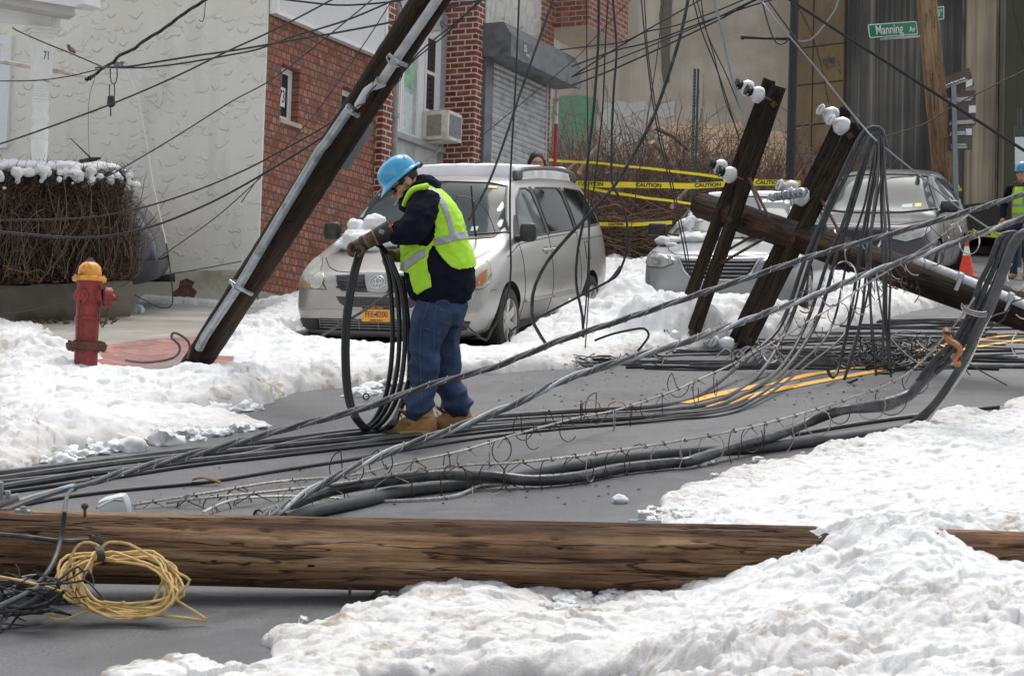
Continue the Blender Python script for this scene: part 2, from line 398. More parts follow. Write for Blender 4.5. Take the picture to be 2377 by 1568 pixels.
# ================================================================ brick row building
C0=G(598,706,.12)
A=ray(3424,1201); A.normalize(); A=(A-UP*A.dot(UP)).normalized(); Bn=UP.cross(A).normalized()
if Bn.x>0: Bn=-Bn
BF=frame(C0,A,Bn,UP); BFi=BF.inverted()
def _loc(x,y): return BFi@CAM, BFi.to_3x3()@ray(x,y)
def W(x,y,yo=0.0):
    o,d=_loc(x,y); t=(yo-o.y)/d.y; p=o+d*t; return p.x,p.z
def WX(x,y,xo=0.0):
    o,d=_loc(x,y); t=(xo-o.x)/d.x; p=o+d*t; return p.y,p.z
ZB=-1.2  # walls run below the pavement
bld=empty('brick_row_building',BF,'brick corner shop building with small windows, white panel and steel roller shutter','building')
def part(mb,name,mats,par=None,sm=30,**k):
    return mb.build(name,mats,parent=par or bld,smooth=sm,**k)
def bx(mb,x0,x1,y0,y1,z0,z1): mb.box(((x0+x1)/2,(y0+y1)/2,(z0+z1)/2),(x1-x0,y1-y0,z1-z0))
# --- wall 1 with two window openings: built as strips round the openings
xe=W(881,60)[0]; TOP=8.5
w1=[W(591.9+.2221*280,.2221*660)[0],W(591.9+.2221*472,.2221*720)[0],W(591.9+.2221*265,.2221*1245)[1],W(591.9+.2221*280,.2221*658)[1]]
w2=[W(591.9+.2221*912,.2221*895)[0],W(591.9+.2221*1090,.2221*960)[0],W(591.9+.2221*905,.2221*1400)[1],W(591.9+.2221*912,.2221*893)[1]]
w2[2]=w2[3]-(w1[3]-w1[2]); w2[1]=w2[0]+(w1[1]-w1[0])
mb=MB(); T=.28
bx(mb,0,w1[0],0,T,ZB,TOP); bx(mb,w1[0],w1[1],0,T,ZB,w1[2]); bx(mb,w1[0],w1[1],0,T,w1[3],TOP)
bx(mb,w1[1],w2[0],0,T,ZB,TOP); bx(mb,w2[0],w2[1],0,T,ZB,w2[2]); bx(mb,w2[0],w2[1],0,T,w2[3],TOP); bx(mb,w2[1],xe,0,T,ZB,TOP)
part(mb,'wall',BRK1,sm=False,label='orange brick side wall with two small windows')
mb=MB(); bx(mb,.0,xe,-.012,-.001,-.35,.16); part(mb,'wall_base',simple('rough_base',(.33,.31,.27),.9,bump=.6,bscale=20),sm=False)
def window(x0,x1,z0,z1,yo,mid=False,glass=GLASSD,fw=.045,par=None):
    mb=MB(); d=.05
    bx(mb,x0,x1,yo-d,yo,z1-fw,z1); bx(mb,x0,x1,yo-d,yo,z0,z0+fw); bx(mb,x0,x0+fw,yo-d,yo,z0+fw,z1-fw); bx(mb,x1-fw,x1,yo-d,yo,z0+fw,z1-fw)
    g=fw*.55; q=fw
    bx(mb,x0+q,x1-q,yo-d+.012,yo-.006,z1-q-g,z1-q); bx(mb,x0+q,x1-q,yo-d+.012,yo-.006,z0+q,z0+q+g)
    bx(mb,x0+q,x0+q+g,yo-d+.012,yo-.006,z0+q+g,z1-q-g); bx(mb,x1-q-g,x1-q,yo-d+.012,yo-.006,z0+q+g,z1-q-g)
    if mid: zc=(z0+z1)/2+.02; bx(mb,x0+q+g,x1-q-g,yo-d+.016,yo-.004,zc-.025,zc+.025)
    f=part(mb,'window',WHITEM,par,sm=False)
    m2=MB(); bx(m2,x0+q,x1-q,yo-.03,yo-.02,z0+q,z1-q); m2.build('pane',glass,parent=f,smooth=False)
    return f
for q in (w1,w2):
    window(q[0]+.002,q[1]-.002,q[2]+.012,q[3]-.012,.16)
    mb=MB(); bx(mb,q[0]-.02,q[1]+.05,-.03,.10,q[2]-.045,q[2]+.008); part(mb,'sill',simple('sill_stone',(.46,.42,.35),.8),sm=False)
# number plate 73 in the first window
def text_mesh(s,size,depth=.004,font=None,sx=1.0,bold=0.0):
    c=bpy.data.curves.new('txt','FONT'); c.body=s; c.size=size; c.extrude=depth/2; c.align_x='CENTER'; c.align_y='CENTER'; c.offset=bold; c.resolution_u=3
    o=bpy.data.objects.new('txt',c); sc.collection.objects.link(o); dg=bpy.context.evaluated_depsgraph_get()
    me=bpy.data.meshes.new_from_object(o.evaluated_get(dg)); bpy.data.objects.remove(o)
    if sx!=1:
        for v in me.vertices: v.co.x*=sx
    return me
def text_obj(name,s,size,M,mat,parent=None,sx=1.0,bold=0.0,depth=.004,local=False,**k):
    me=text_mesh(s,size,depth,sx=sx,bold=bold); me.materials.append(mat); me.transform(M)
    o=bpy.data.objects.new(name,me); sc.collection.objects.link(o)
    if parent is not None: o.parent=parent
    return tag(o,**k)
BLACKP=simple('black_paint',(.02,.02,.022),.45,var=.2)
WHITES=simple('white_sheet',(.82,.83,.84),.5,var=.03)
wx=(w1[0]+w1[1])/2; wz=W(591.9+.2221*330,.2221*995)[1]
TXT=Matrix(((1,0,0,0),(0,0,-1,0),(0,1,0,0),(0,0,0,1)))   # text x->x, y->z, facing -y
mb=MB(); bx(mb,wx-.075,wx+.075,.118,.126,wz-.12,wz+.12); npz=part(mb,'number_sign',WHITES,sm=False)
text_obj('numerals','73',.22,Matrix.Translation((wx,.115,wz))@TXT,BLACKP,npz,sx=.62)
# white corrugated panel
pl=W(632,18)[0]; pr=W(879,90)[0]; pz=W(632,20,-.07)[1]
mb=MB(); n=int((pr-pl)/.075)
vs=[]
for i in range(n*2+1):
    x=pl+(pr-pl)*i/(n*2); yy=-.09+(.03 if i%2 else 0); vs+= [Vector((x,yy,pz)),Vector((x,yy,pz+2.6))]
mb.add(vs,[(2*i,2*i+2,2*i+3,2*i+1) for i in range(n*2)]); bx(mb,pl-.02,pr+.02,-.10,-.002,pz-.05,pz-.002); bx(mb,pl-.06,pl-.004,-.11,-.002,pz-.05,pz+2.6); bx(mb,pr+.004,pr+.05,-.11,-.002,pz-.05,pz+2.6)
bx(mb,pl,pr,-.04,-.003,pz,pz+2.6)
part(mb,'corrugated_panel',WHITEM,sm=False,label='white corrugated metal panel')
# roof edge bit over the panel / awning edge
p1=W(905,10)[0]
mb=MB(); bx(mb,xe+.001,p1,-.10,T,ZB,TOP); part(mb,'pier',BRK2,sm=False,label='narrow dark red brick pier beside the downpipe')
# downpipe
xp_=W(910.5,100)[0]+.02; mb=MB()
mb.tube([(xp_,-.06,ZB),(xp_,-.06,TOP)],.052,12); zj=W(910,.2221*1215)[1]; mb.tube([(xp_,-.06,zj-.03),(xp_,-.06,zj+.03)],.066,12)
part(mb,'downpipe',simple('downpipe_paint',(.33,.31,.29),.5,var=.1,dirt=(.2,.17,.14)))
# pier 2
xq=W(870.5+.2591*895,200)[0]; yr=WX(870.5+.2591*600,250,xq)[0]; xq2=W(870.5+.2591*975,100)[0]
mb=MB(); bx(mb,xq,xq2,0,max(yr,.3)+.2,ZB,TOP); part(mb,'pier',BRK2,sm=False,label='wide dark red brick pier beside the roller shutter')
# recessed window bay between p1 and xq
bay_l=xp_-.2
mb=MB(); zs=W(870.5+.2591*150,.2591*1160,yr)[1]; zs2=W(870.5+.2591*545,.2591*1320,yr)[1]; zs=(zs+zs2)/2; zt=W(870.5+.2591*185,.2591*125,yr)[1]
bx(mb,p1+.001,xq-.002,yr,yr+.2,ZB,zs-.08); bx(mb,p1+.001,xq-.002,yr,yr+.2,zt+.05,TOP); part(mb,'bay_panel',GREYP,sm=False,label='grey panels above and below the bay window')
mb=MB(); bx(mb,p1+.003,xq-.004,yr-.09,yr-.002,zs-.09,zs-.01); bx(mb,xq-.09,xq-.003,yr-.05,yr-.003,ZB,zt+.3); part(mb,'sill',simple('grey_trim',(.36,.37,.37),.5),sm=False)
def bxw(za): return W(870.5+.2591*za,150,yr)[0]
window(bxw(150),bxw(243),zs,zt,yr+.03,glass=GLASSL,fw=.05)
window(bxw(246),bxw(392),zs,zt,yr+.03,glass=GLASSL,fw=.03)
mb=MB(); bx(mb,bxw(394),bxw(440),yr-.01,yr+.1,zs,zt+.04); part(mb,'mullion',WHITEM,sm=False)
window(bxw(442),bxw(560),zs+.42,zt-.05,yr+.03,mid=True,fw=.05)
mb=MB(); bx(mb,bxw(562),xq-.005,yr-.005,yr+.1,zs,zt+.04); bx(mb,bxw(442),bxw(560),yr+.04,yr+.1,zs,zs+.42); part(mb,'jamb',WHITEM,sm=False)
# posters behind the pane
mb=MB(); x0,x1=bxw(262),bxw(345)
bx(mb,x0,x1,yr-.004,yr+.001,zs+.7,zs+1.15); part(mb,'poster',simple('poster_green',(.25,.5,.3),.6,var=.4,scale=6),sm=False)
mb=MB(); bx(mb,x0,x1,yr-.004,yr+.001,zs+.05,zs+.62); part(mb,'poster',simple('poster_white',(.62,.68,.66),.6,var=.15,scale=20),sm=False)
# air conditioner
ax0,ax1=bxw(432),bxw(560); az0=W(870.5+.2591*430,.2591*1215,yr-.2)[1]; az1=W(870.5+.2591*430,.2591*955,yr-.2)[1]
ay=WX(870.5+.2591*650,.2591*1100,ax0)[0]
ay=min(yr-.38,ay)
acM=simple('aircon_plastic',(.68,.67,.62),.5,var=.04,dirt=(.45,.43,.38),dscale=9)
ac=empty('air_conditioner',BF@Matrix.Translation((ax0,yr,az0)),'white window air conditioner with side louvres and snow on top, jutting from the bay window','air conditioner')
L=ax1-ax0; D=yr-ay; H=az1-az0
mb=MB(); mb.bbox((L/2,-D/2-.01,H/2),(L,D,H),.012); mb.build('casing',acM,parent=ac,smooth=30)
mb=MB()
for k in range(15): bx(mb,-.008,-.001,-D+.11,-.10,H*.14+k*H*.048,H*.14+k*H*.048+H*.018)
bx(mb,-.005,-.0012,-D+.10,-.09,H*.12,H*.86)
mb.build('louvre',simple('louvre_dark',(.30,.29,.25),.6),parent=ac,smooth=False)
mb=MB(); bx(mb,.04,L-.04,-D-.018,-D-.0115,.05,H-.05); mb.build('condenser_fins',simple('fins',(.20,.21,.22),.5,metal=.5,var=.4,scale=30),parent=ac,smooth=False)
mb=MB(); mb.ball((L*.5,-D*.5,H+.012),(L*.5,D*.5,.02),sub=2,dis=.3); mb.build('snow_cap',SNOW,parent=ac)
mb=MB(); mb.tube([(.15,-.25,-.12),(.15,-.02,-.3)],.012,6); bx(mb,.05,.09,-.3,-.02,-.05,-.01); mb.build('bracket',SLATM,parent=ac)
# floodlight on pier 2
yf,zf=WX(870.5+.2591*632,.2591*235,xq); fl=MB(); Mf=Matrix.Translation((xq-.10,yf,zf))
fl.tube([(.1,0,.05),(.04,0,.05),(0,-.03,0)],.012,8,M=Mf); fl.lathe([(.0,-.06),(.03,-.055),(.035,0),(.055,.06),(.05,.07),(0,.065)],14,M=Mf@Matrix.Rotation(R(115),4,'Y'))
part(fl,'floodlight',simple('lamp_metal',(.25,.26,.27),.4,metal=.6))
# --- shutter shop front
xs0=W(870.5+.2591*1030,.2591*900)[0]; xs1=W(870.5+.2591*1525,.2591*900)[0]; zh=W(870.5+.2591*1000,.2591*225)[1]; zh2=W(870.5+.2591*1030,.2591*490)[1]
mb=MB(); bx(mb,xq2+.001,xs0,-.05,.25,ZB,zh2); bx(mb,xs0+.001,xs1+.05,.03,.25,ZB,zh2+.2)
part(mb,'shutter_guide',DGREY,sm=False)
mb=MB(); bx(mb,xs1+.002,xs1+.05,-.03,.028,ZB,zh2); part(mb,'shutter_guide',simple('rail_metal',(.42,.42,.42),.5,metal=.4),sm=False)
sh=MB(); zz=ZB; step=.085; ns=int((zh2+.1-ZB)/step)
for k in range(ns):
    z0=ZB+k*step; pr_=[(.0,0),(-.012,.015),(-.022,.04),(-.012,.066),(.0,.078),(.004,.082)]
    for (ya,za),(yb,zb) in zip(pr_[:-1],pr_[1:]):
        for (xa,xb) in ((xs0-.02,xs1+.02),):
            sh.add([(xa,ya,z0+za),(xb,ya,z0+za+0),(xb,yb,z0+zb),(xa,yb,z0+zb)],[(0,1,2,3)])
part(sh,'roller_shutter',SLATM,sm=False,label='grey ribbed steel roller shutter, closed')
hx0,hx1=xq2-.04,xs1+.32
def prof(yy,za): return yy
# housing profile from the end face seen in the picture
hh=zh-zh2; pf=[(0.0,zh),(-.34,zh),(-.47,zh-.20),(-.47,zh-.52),(-.34,zh2-.08),(0.0,zh2-.08)]
mb=MB(); vs=[(hx0,y,z) for y,z in pf]+[(hx1,y,z) for y,z in pf]; n=len(pf)
mb.add(vs,[tuple(range(n)),tuple(range(n,2*n))[::-1]]+[(i,n+i,n+(i+1)%n,(i+1)%n) for i in range(n)])
hb=part(mb,'shutter_housing',DGREY,sm=False,label='dark grey angular shutter housing box')
mb=MB(); lx=W(870.5+.2591*1350,.2591*405,-.47)[0]; lz=zh-.34; bx(mb,lx-.09,lx+.13,-.474,-.471,lz-.12,lz+.12)
mb.build('sticker',simple('sticker',(.12,.13,.14),.5),parent=hb,smooth=False)
text_obj('sticker_lettering','US',.15,Matrix.Translation((lx-.02,-.478,lz+.03))@TXT,WHITES,hb,sx=.6,depth=.002)
text_obj('sticker_lettering','GATES',.06,Matrix.Translation((lx+.07,-.478,lz-.06))@TXT,WHITES,hb,sx=.7,depth=.002)
# shingles above the housing
sx0=xq2+.01; sx1=W(870.5+.2591*1475,.2591*250)[0]; mb=MB(); bx(mb,sx0,sx1,.01,.2,zh-.1,TOP)
for row in range(14):
    z=zh-.05+row*.26; x=sx0; k=0
    while x<sx1:
        wd=min(.13+.05*((k*7+row*3)%5)/4,sx1-x); dz=.02*((k*5+row)%4)
        if wd>.03: mb.box((x+wd/2,-.008,z+.15-dz),(wd-.008,.02,.30),rot=Matrix.Rotation(R(4),3,'X'))
        x+=wd; k+=1
part(mb,'shingles',simple('white_shingle',(.64,.63,.58),.6,var=.12,scale=9,dirt=(.50,.46,.38),dscale=4),sm=False)
xr1=W(870.5+.2591*1600,.2591*150)[0]
mb=MB(); bx(mb,sx1+.002,xr1,-.02,.3,zh2-.02,TOP); bx(mb,xs1+.052,xs1+.20,-.0,.3,ZB,zh2-.02); part(mb,'pier',BRK3,sm=False,label='brick strip right of the roller shutter')
zo=W(870.5+.2591*1600,.2591*225,-.1)[1]; xo=W(870.5+.2591*1760,.2591*150,-.6)[0]
mb=MB(); bx(mb,xr1+.002,xr1+1.6,-.62,.3,zo,TOP); part(mb,'wall',BRK3,sm=False,label='upper brick corner overhanging the pavement')
mb=MB(); zb_=W(1270,380,-.1)[1]; mb.tube([(xs1+.26,-.08,ZB),(xs1+.26,-.08,zh2-.1)],.03,8); part(mb,'corner_post',simple('red_post',(.42,.015,.02),.5,var=.15),label='thin red corner post')
mb=MB(); mb.tube([(xs1+.26,-.08,zh2-.095),(xs1+.26,-.08,zh2-.1-.55)],.0315,8)
part(mb,'corner_post',simple('flaked_post',(.62,.6,.57),.6,var=.3,scale=25,dirt=(.4,.05,.04),dscale=14),label='flaked white top of the corner post')
# ================================================================ stucco house (faces us)
h2=empty('stucco_house',BF,'cream stucco house wall with trowel marks, beside the brick building','house')
mb=MB(); vs=[]; bx(mb,-.02,.24,.0,11,.42,TOP)
mb.v=[];mb.f=[];mb.m=[]; bx(mb,-.03,-.0015,.002,11,.42,TOP)
mb.build('wall',STUC,parent=h2,smooth=False)
mb=MB(); bx(mb,-.05,-.0018,.016,11,ZB,.419); mb.build('plinth',PLASTER,parent=h2,smooth=False)
yb_,zb_=WX(430,668,-.05)
mb=MB(); o=[(0,0),(.12,-.05),(.2,0),(.33,.02),(.38,.1),(.3,.16),(.34,.22),(.22,.27),(.12,.24),(.1,.15),(.02,.1)]
vs=[(-.0515,yb_+.2-a,zb_-.15+b) for a,b in o]; mb.add(vs,[tuple(range(len(vs)))]); mb.build('broken_patch',simple('exposed_brick',(.13,.07,.05),.9,var=.5,scale=30),parent=h2,smooth=False)
# window at far left in the stucco wall
ya,_=WX(33,150,0); _,z1=WX(20,87,0); _,z0=WX(15,345,0)
mb=MB(); X=-.07
def bxp(mb,ya_,yb2,z0_,z1_,x0=-.08,x1=-.021): mb.box(((x0+x1)/2,(ya_+yb2)/2,(z0_+z1_)/2),(x1-x0,abs(yb2-ya_),z1_-z0_))
bxp(mb,ya,ya+1.4,z1-.1,z1); bxp(mb,ya,ya+1.4,z0,z0+.1); bxp(mb,ya,ya+.13,z0+.1,z1-.1); bxp(mb,ya+.131,ya+.19,z0+.1,z1-.1,-.065,-.03); bxp(mb,ya+.19,ya+1.3,z1-.16,z1-.101,-.065,-.03)
wn=mb.build('window',WHITEP,parent=h2,smooth=False)
mb=MB(); bxp(mb,ya+.19,ya+1.3,z0+.1,z1-.16,-.04,-.032); mb.build('pane',simple('blind_glass',(.17,.18,.19),.25,var=.1,scale=40),parent=wn,smooth=False)
# ================================================================ porch corner at top left
D0=22.1
pc=G(89,690,.12); foot=P(88,362,D0)
def lean(px,py,d=D0): return P(px,py,d)
base=lean(88.5,480); topc=lean(98,66)
ph=empty('porch',Matrix.Translation(base),'white porch corner with turned post and boxed eave at the top left','porch')
phi=ph.matrix_world.inverted()
ax_=(topc-base).normalized(); Mz=zframe(base,ax_); hgt=(topc-base).length; sD=FD/D0
def hz(y): return (480-y)/sD
pr=[(.07,0),(.07,hz(420)),(.072,hz(372)),(.082,hz(350)),(.088,hz(330)),(.078,hz(325)),(.087,hz(322)),(.087,hz(303)),(.08,hz(296)),(.062,hz(292)),(.075,hz(286)),(.088,hz(279)),(.09,hz(274)),(.078,hz(269)),(.07,hz(262)),(.082,hz(252)),(.089,hz(244)),(.08,hz(238))]
y=238
while y>212: pr+=[(.088,hz(y-1.2)),(.088,hz(y-4.6)),(.08,hz(y-5.2)),(.08,hz(y-6.2))]; y-=6.2
pr+=[(.085,hz(208)),(.068,hz(203)),(.068,hz(200)),(.09,hz(192)),(.08,hz(189))]
mb=MB(); mb.lathe([(r*1.083,z) for r,z in pr],28,M=phi@Mz)
bb=.103; z0,z1_=hz(188),hz(88)
mb.box((0,0,(z0+z1_)/2),(bb*2,bb*2,z1_-z0),M=phi@Mz@Matrix.Rotation(R(24),4,'Z'))
for a,b,c_ in ((.12,hz(88),hz(80)),(.15,hz(80),hz(72)),(.19,hz(72),hz(66))): mb.box((0,0,(b+c_)/2),(a*2,a*2,c_-b),M=phi@Mz@Matrix.Rotation(R(24),4,'Z'))
mb.build('post',simple('porch_paint',(.80,.80,.78),.55,var=.05,scale=12,bump=.15),parent=ph,smooth=35)
text_obj('house_number','71',.13,phi@Mz@Matrix.Rotation(R(24),4,'Z')@Matrix.Translation((.035,-bb-.003,hz(132)))@TXT,simple('faded_black',(.10,.10,.10),.7),ph,sx=.55)
# eave: beam + fascia box + soffit, seen from below. corner at right
def slab(mb,pts_,dn):   # polygon given as world points extruded by vector dn
    n=len(pts_); vs=[phi@p for p in pts_]+[phi@(p+dn) for p in pts_]
    mb.add(vs,[tuple(range(n)),tuple(range(n,2*n))[::-1]]+[(i,(i+1)%n,n+(i+1)%n,n+i) for i in range(n)])
back=Vector((.25,1,0))
mb=MB(); slab(mb,[P(-120,-10,D0-.12),P(118,38,D0-.12),P(118,64,D0-.12),P(102,62,D0-.12),P(-120,38,D0-.12)],Vector((.06,.22,0))); mb.build('beam',WHITEP,parent=ph,smooth=False)
mb=MB(); slab(mb,[P(-120,-30,D0-.55),P(172,6,D0-.55),P(174,36,D0-.55),P(105,24,D0-.55),P(-120,-14,D0-.55)],Vector((-.02,.03,0)))
slab(mb,[P(-120,-14,D0-.52),P(105,24,D0-.52),P(174,36,D0-.52),P(176,36,D0-.3),P(160,46,D0+1.2),P(118,40,D0-.1),P(-120,0,D0-.1)],Vector((0,0,.015)))
mb.build('soffit',simple('soffit_paint',(.52,.52,.50),.6,var=.05),parent=ph,smooth=False)
mb=MB(); slab(mb,[P(-120,-70,D0-.66),P(193,-22,D0-.66),P(193,8,D0-.66),P(172,16,D0-.66),P(-120,-30,D0-.66)],Vector((.0,.9,.03))); mb.build('gutter_board',WHITEM,parent=ph,smooth=False)
# service pipe running to the post and on
mb=MB(); mb.tube([phi@P(-30,138,D0+.25),phi@P(60,153,D0+.2),phi@P(150,168,D0+.1),phi@P(208,180,D0+.05)],.026,10); mb.build('service_pipe',simple('pipe_paint',(.62,.60,.55),.6,var=.1,dirt=(.3,.13,.07),dscale=5),parent=ph)
# ================================================================ railway abutment walls at the back
VERT=UP
def wallplane(x0,d0,x1,d1,yb,yt,thick=.6):
    # returns frame with x along wall, z up(UP), y away; base point from disp pixel at depth
    a=P(x0,yb,d0); b=P(x1,yb,d1); X=(b-a); X=(X-UP*X.dot(UP)); L=X.length; X.normalize(); Y=UP.cross(X)
    if Y.y<0: Y=-Y
    return frame(a,X,Y,UP),L
CONC=NT('abutment_concrete'); t=CONC
n1=t.noise(.5,6,.65); st=t.noise(1,7,.7,vec=t.mapping((1.1,1.1,.10)))
col=t.mix(t.ramp(n1,[(.42,0),(.58,1)]),(.50,.46,.39),(.38,.345,.285)); col=t.mix(t.math('MULTIPLY',t.ramp(st,[(.48,0),(.62,1)]),.6),col,(.30,.27,.22))
col=t.mix(t.math('MULTIPLY',t.ramp(t.noise(2.5,6,.7),[(.55,0),(.8,1)]),.3),col,(.58,.53,.45))
t.bump(t.noise(18,4),.3,.02); CONC=t.fin(col,.85)
BFm,Lb=wallplane(1225,56,1872,52,560,0)
ab=empty('concrete_abutment',BFm,'tall pale beige concrete retaining wall behind the brush, stained and patched with paint','wall')
def WP(Fm,x,y,yo=0):
    Fi=Fm.inverted(); o=Fi@CAM; d=Fi.to_3x3()@ray(x,y); t_=(yo-o.y)/d.y; p=o+d*t_; return p.x,p.z
mb=MB(); mb.box((Lb/2,.4,7),(Lb,.8,20)); 
mb.build('wall',CONC,parent=ab,smooth=False)
mb=MB()
for px in (1405,1498,1680,1760): x,_=WP(BFm,px,100); mb.box((x,-.002,7),(.035,.004,20))
mb.build('pilaster',CONC,parent=ab,smooth=False)
def patch(pts_,mat,yo=-.02,jit=.06,par=ab,Fm=BFm,name='paint_patch',label=None):
    o=[WP(Fm,x,y,yo) for x,y in pts_]; q=[]
    for i,(a,b) in enumerate(o):
        c,d=o[(i+1)%len(o)]; k=max(1,int(math.hypot(c-a,d-b)/.25))
        for j in range(k): q.append((a+(c-a)*j/k+random.uniform(-jit,jit),b+(d-b)*j/k+random.uniform(-jit,jit)))
    mb=MB(); mb.prism(q,0,.0,None); mb.v=[Vector((v.x,yo,v.y)) for v in mb.v[:len(q)]]; mb.f=[tuple(range(len(q)))]; mb.m=[0]
    mb.build(name,mat,parent=par,smooth=False,label=label)
patch([(1534,-40),(1562,-40),(1560,40),(1556,100),(1552,190),(1538,192),(1535,120),(1531,60)],simple('wet_stain',(.12,.11,.09),.7,var=.2,scale=4),label='dark wet stain running down the concrete',jit=.03)
patch([(1283,226),(1330,222),(1384,230),(1386,380),(1340,420),(1283,440)],simple('green_paint',(.14,.27,.19),.8,dirt=(.2,.2,.17),dscale=1),label='faded green paint patch')
patch([(1400,240),(1500,233),(1506,250),(1564,236),(1564,270),(1505,274),(1506,420),(1400,420)],simple('bluegrey_paint',(.50,.52,.49),.8,var=.06,scale=2),label='pale blue grey paint patch')
patch([(1530,292),(1600,285),(1660,292),(1718,288),(1720,296),(1842,310),(1838,400),(1530,400)],simple('tan_paint',(.72,.55,.36),.8,var=.06,scale=2),label='tan paint band')
# stained pier
BR=m_streaks('stained_concrete',[(.30,(.07,.05,.035)),(.45,(.15,.11,.065)),(.58,(.26,.19,.105)),(.72,(.46,.43,.35))],1.0,.35,patch=[((.20,.13,.06),.7,.5,.62),((.06,.05,.04),1.3,.56,.66),((.34,.33,.29),1.0,.66,.72)])
PFm,Lp=wallplane(1849,49,1960,48.2,560,0)
pe=empty('stained_pier',PFm,'rust brown stained concrete pier between the pale abutment and the dark wall','pier')
mb=MB(); mb.box((Lp/2,.6,7),(Lp,1.6,20)); pr_=mb.build('wall',BR,parent=pe,smooth=False)
mb=MB()
for y in (112,198,292): _,z=WP(PFm,1900,y); mb.box((Lp/2,-.2015,z),(Lp,.004,.035))
mb.box((Lp*.36,-.2035,7),(.03,.004,20)); mb.build('form_joint',simple('joint_dark',(.03,.028,.02),.9),parent=pe,smooth=False)
# dark ribbed wall
DK=m_streaks('dark_streaked_concrete',[(.40,(.018,.017,.016)),(.475,(.045,.043,.04)),(.52,(.10,.095,.088)),(.57,(.19,.18,.165)),(.64,(.34,.32,.29))],2.1,.045)
DK2=m_streaks('pale_streaked_concrete',[(.38,(.05,.045,.034)),(.46,(.15,.13,.095)),(.52,(.30,.26,.18)),(.58,(.46,.40,.28)),(.66,(.56,.51,.40))],1.4,.04,seed=3)
DFm,Ld=wallplane(1958,48,2480,43,560,0)
dw=empty('dark_streaked_wall',DFm,'tall dark wall of vertical streaked concrete behind the parked vehicles','wall')
x1,_=WP(DFm,2238,200); mb=MB(); mb.box((x1/2,.4,7),(x1,.8,20)); mb.build('wall',DK,parent=dw,smooth=False)
mb=MB(); mb.box(((x1+Ld)/2+.01,.38,7),(Ld-x1,.8,20)); mb.build('wall',DK2,parent=dw,smooth=False,label='paler ochre streaked stretch of the wall')
mb=MB()
for px in (2238,2318,2340): x,_=WP(DFm,px,200); mb.box((x,-.03,7),(.07,.06,20))
mb.build('rib',simple('rib_concrete',(.10,.095,.085),.85,var=.5,scale=1.5),parent=dw,smooth=False)
x2,_=WP(DFm,2344,200); mb=MB(); mb.box((x2+.4,-.13,7),(.8,.1,20)); mb.build('end_strip',m_streaks('green_streaks',[(.35,(.03,.033,.02)),(.6,(.09,.095,.06)),(.8,(.2,.2,.15))],1.5,.05),parent=dw,smooth=False)
# white panel + dark opening at far right (underpass edge)
# added dark block standing in for the dark street area beneath the wall
mb=MB(); a=P(1900,600,46); mb.box((Ld*.8,-.9,-.1),(Ld*.7,1.5,.7)); mb.build('dark_gap_block',simple('gap_block_dark',(.045,.043,.04),.9,var=.3),parent=dw,smooth=False)
# ================================================================ posts and signs
WOODP=m_bark('weathered_pole',[(.13,.08,.045),(.30,.19,.105),(.46,.32,.19),(.58,.45,.30)],grain=26,bump=.8)
def post_px(x0,y0,x1,y1,d,lean=0):
    # line of a post in pixels at depth d -> two world points, leaning with UP
    return P(x0,y0,d),P(x1,y1,d)
DS=31.0; a,b=P(2204,540,DS),P(2147,-40,DS-1.5); foot=P(2212,620,DS+.2); L=(b-foot).length
Mz=zframe(foot,(b-foot)); Mi=Mz.inverted()
pole=empty('utility_pole',Mz,'standing weathered brown wooden pole carrying green street name signs, tape tied round its foot','pole')
s0=FD/DS; mb=MB(); rows=[]; nseg=40
for i in range(nseg+1):
    f=i/nseg; rows.append(((.182-.038*f)*(1+.012*math.sin(i*1.7)),f*L))
mb.lathe(rows,26); mb.build('shaft',WOODP,parent=pole,smooth=True)
SIGNG=simple('sign_green',(.0,.225,.115),.35,var=.05,scale=3)
def to(Mi,x,y,d): return Mi@P(x,y,d)
# Manning Av blade
dS=DS-1.1
c00,c10,c11,c01=[P(x,y,dS+k) for x,y,k in ((2018.5,88.5,0),(2131,80,.45),(2129,45,.45),(2016.5,57,0))]
X=(c10-c00); LX=X.length; X.normalize(); Z=(c01-c00); Z=(Z-X*Z.dot(X)); LZ=Z.length; Z.normalize(); Y=Z.cross(X); 
SF=frame(c00,X,Y,Z)   # y away from camera?
if (SF.to_3x3()@Vector((0,1,0))).y<0: SF=frame(c00,X,-Y,Z)
def rrect(x0,x1,y0,y1,r,n=5):
    o=[]
    for cx_,cy_,a0 in ((x1-r,y0+r,-90),(x1-r,y1-r,0),(x0+r,y1-r,90),(x0+r,y0+r,180)):
        for k in range(n+1): a_=R(a0+90*k/n); o.append((cx_+r*math.cos(a_),cy_+r*math.sin(a_)))
    return o
sg=empty('street_sign',SF,'green street name sign reading Manning Av, fixed to the wooden pole','sign')
FZ=Matrix(((1,0,0,0),(0,0,-1,0),(0,1,0,0),(0,0,0,1)))  # xy->xz, extrude toward -y
mb=MB(); mb.prism(rrect(0,LX,0,LZ,.03),-.006,.0,FZ); mb.build('border',WHITES,parent=sg,smooth=False)
mb=MB(); mb.prism(rrect(.014,LX-.014,.014,LZ-.014,.02),.0005,.003,FZ); mb.build('face',SIGNG,parent=sg,smooth=False)
text_obj('lettering','Manning',LZ*.98,Matrix.Translation((LX*.415,-.006,LZ*.50))@TXT,WHITES,sg,sx=.80,bold=.0015)
text_obj('lettering','Av',LZ*.60,Matrix.Translation((LX*.885,-.006,LZ*.40))@TXT,WHITES,sg,sx=.82,bold=.002)
mb=MB(); mb.box((LX*.62,0,-.03),(LX*.8,.03,.03)); mb.box((LX*.3,-.004,-.005),(.03,.04,.04)); mb.box((LX*.62,-.004,-.005),(.03,.04,.04)); mb.build('bracket',simple('galv',(.42,.44,.46),.4,metal=.6,var=.15,scale=20),parent=sg,smooth=False)
GALV=_mc['galv']
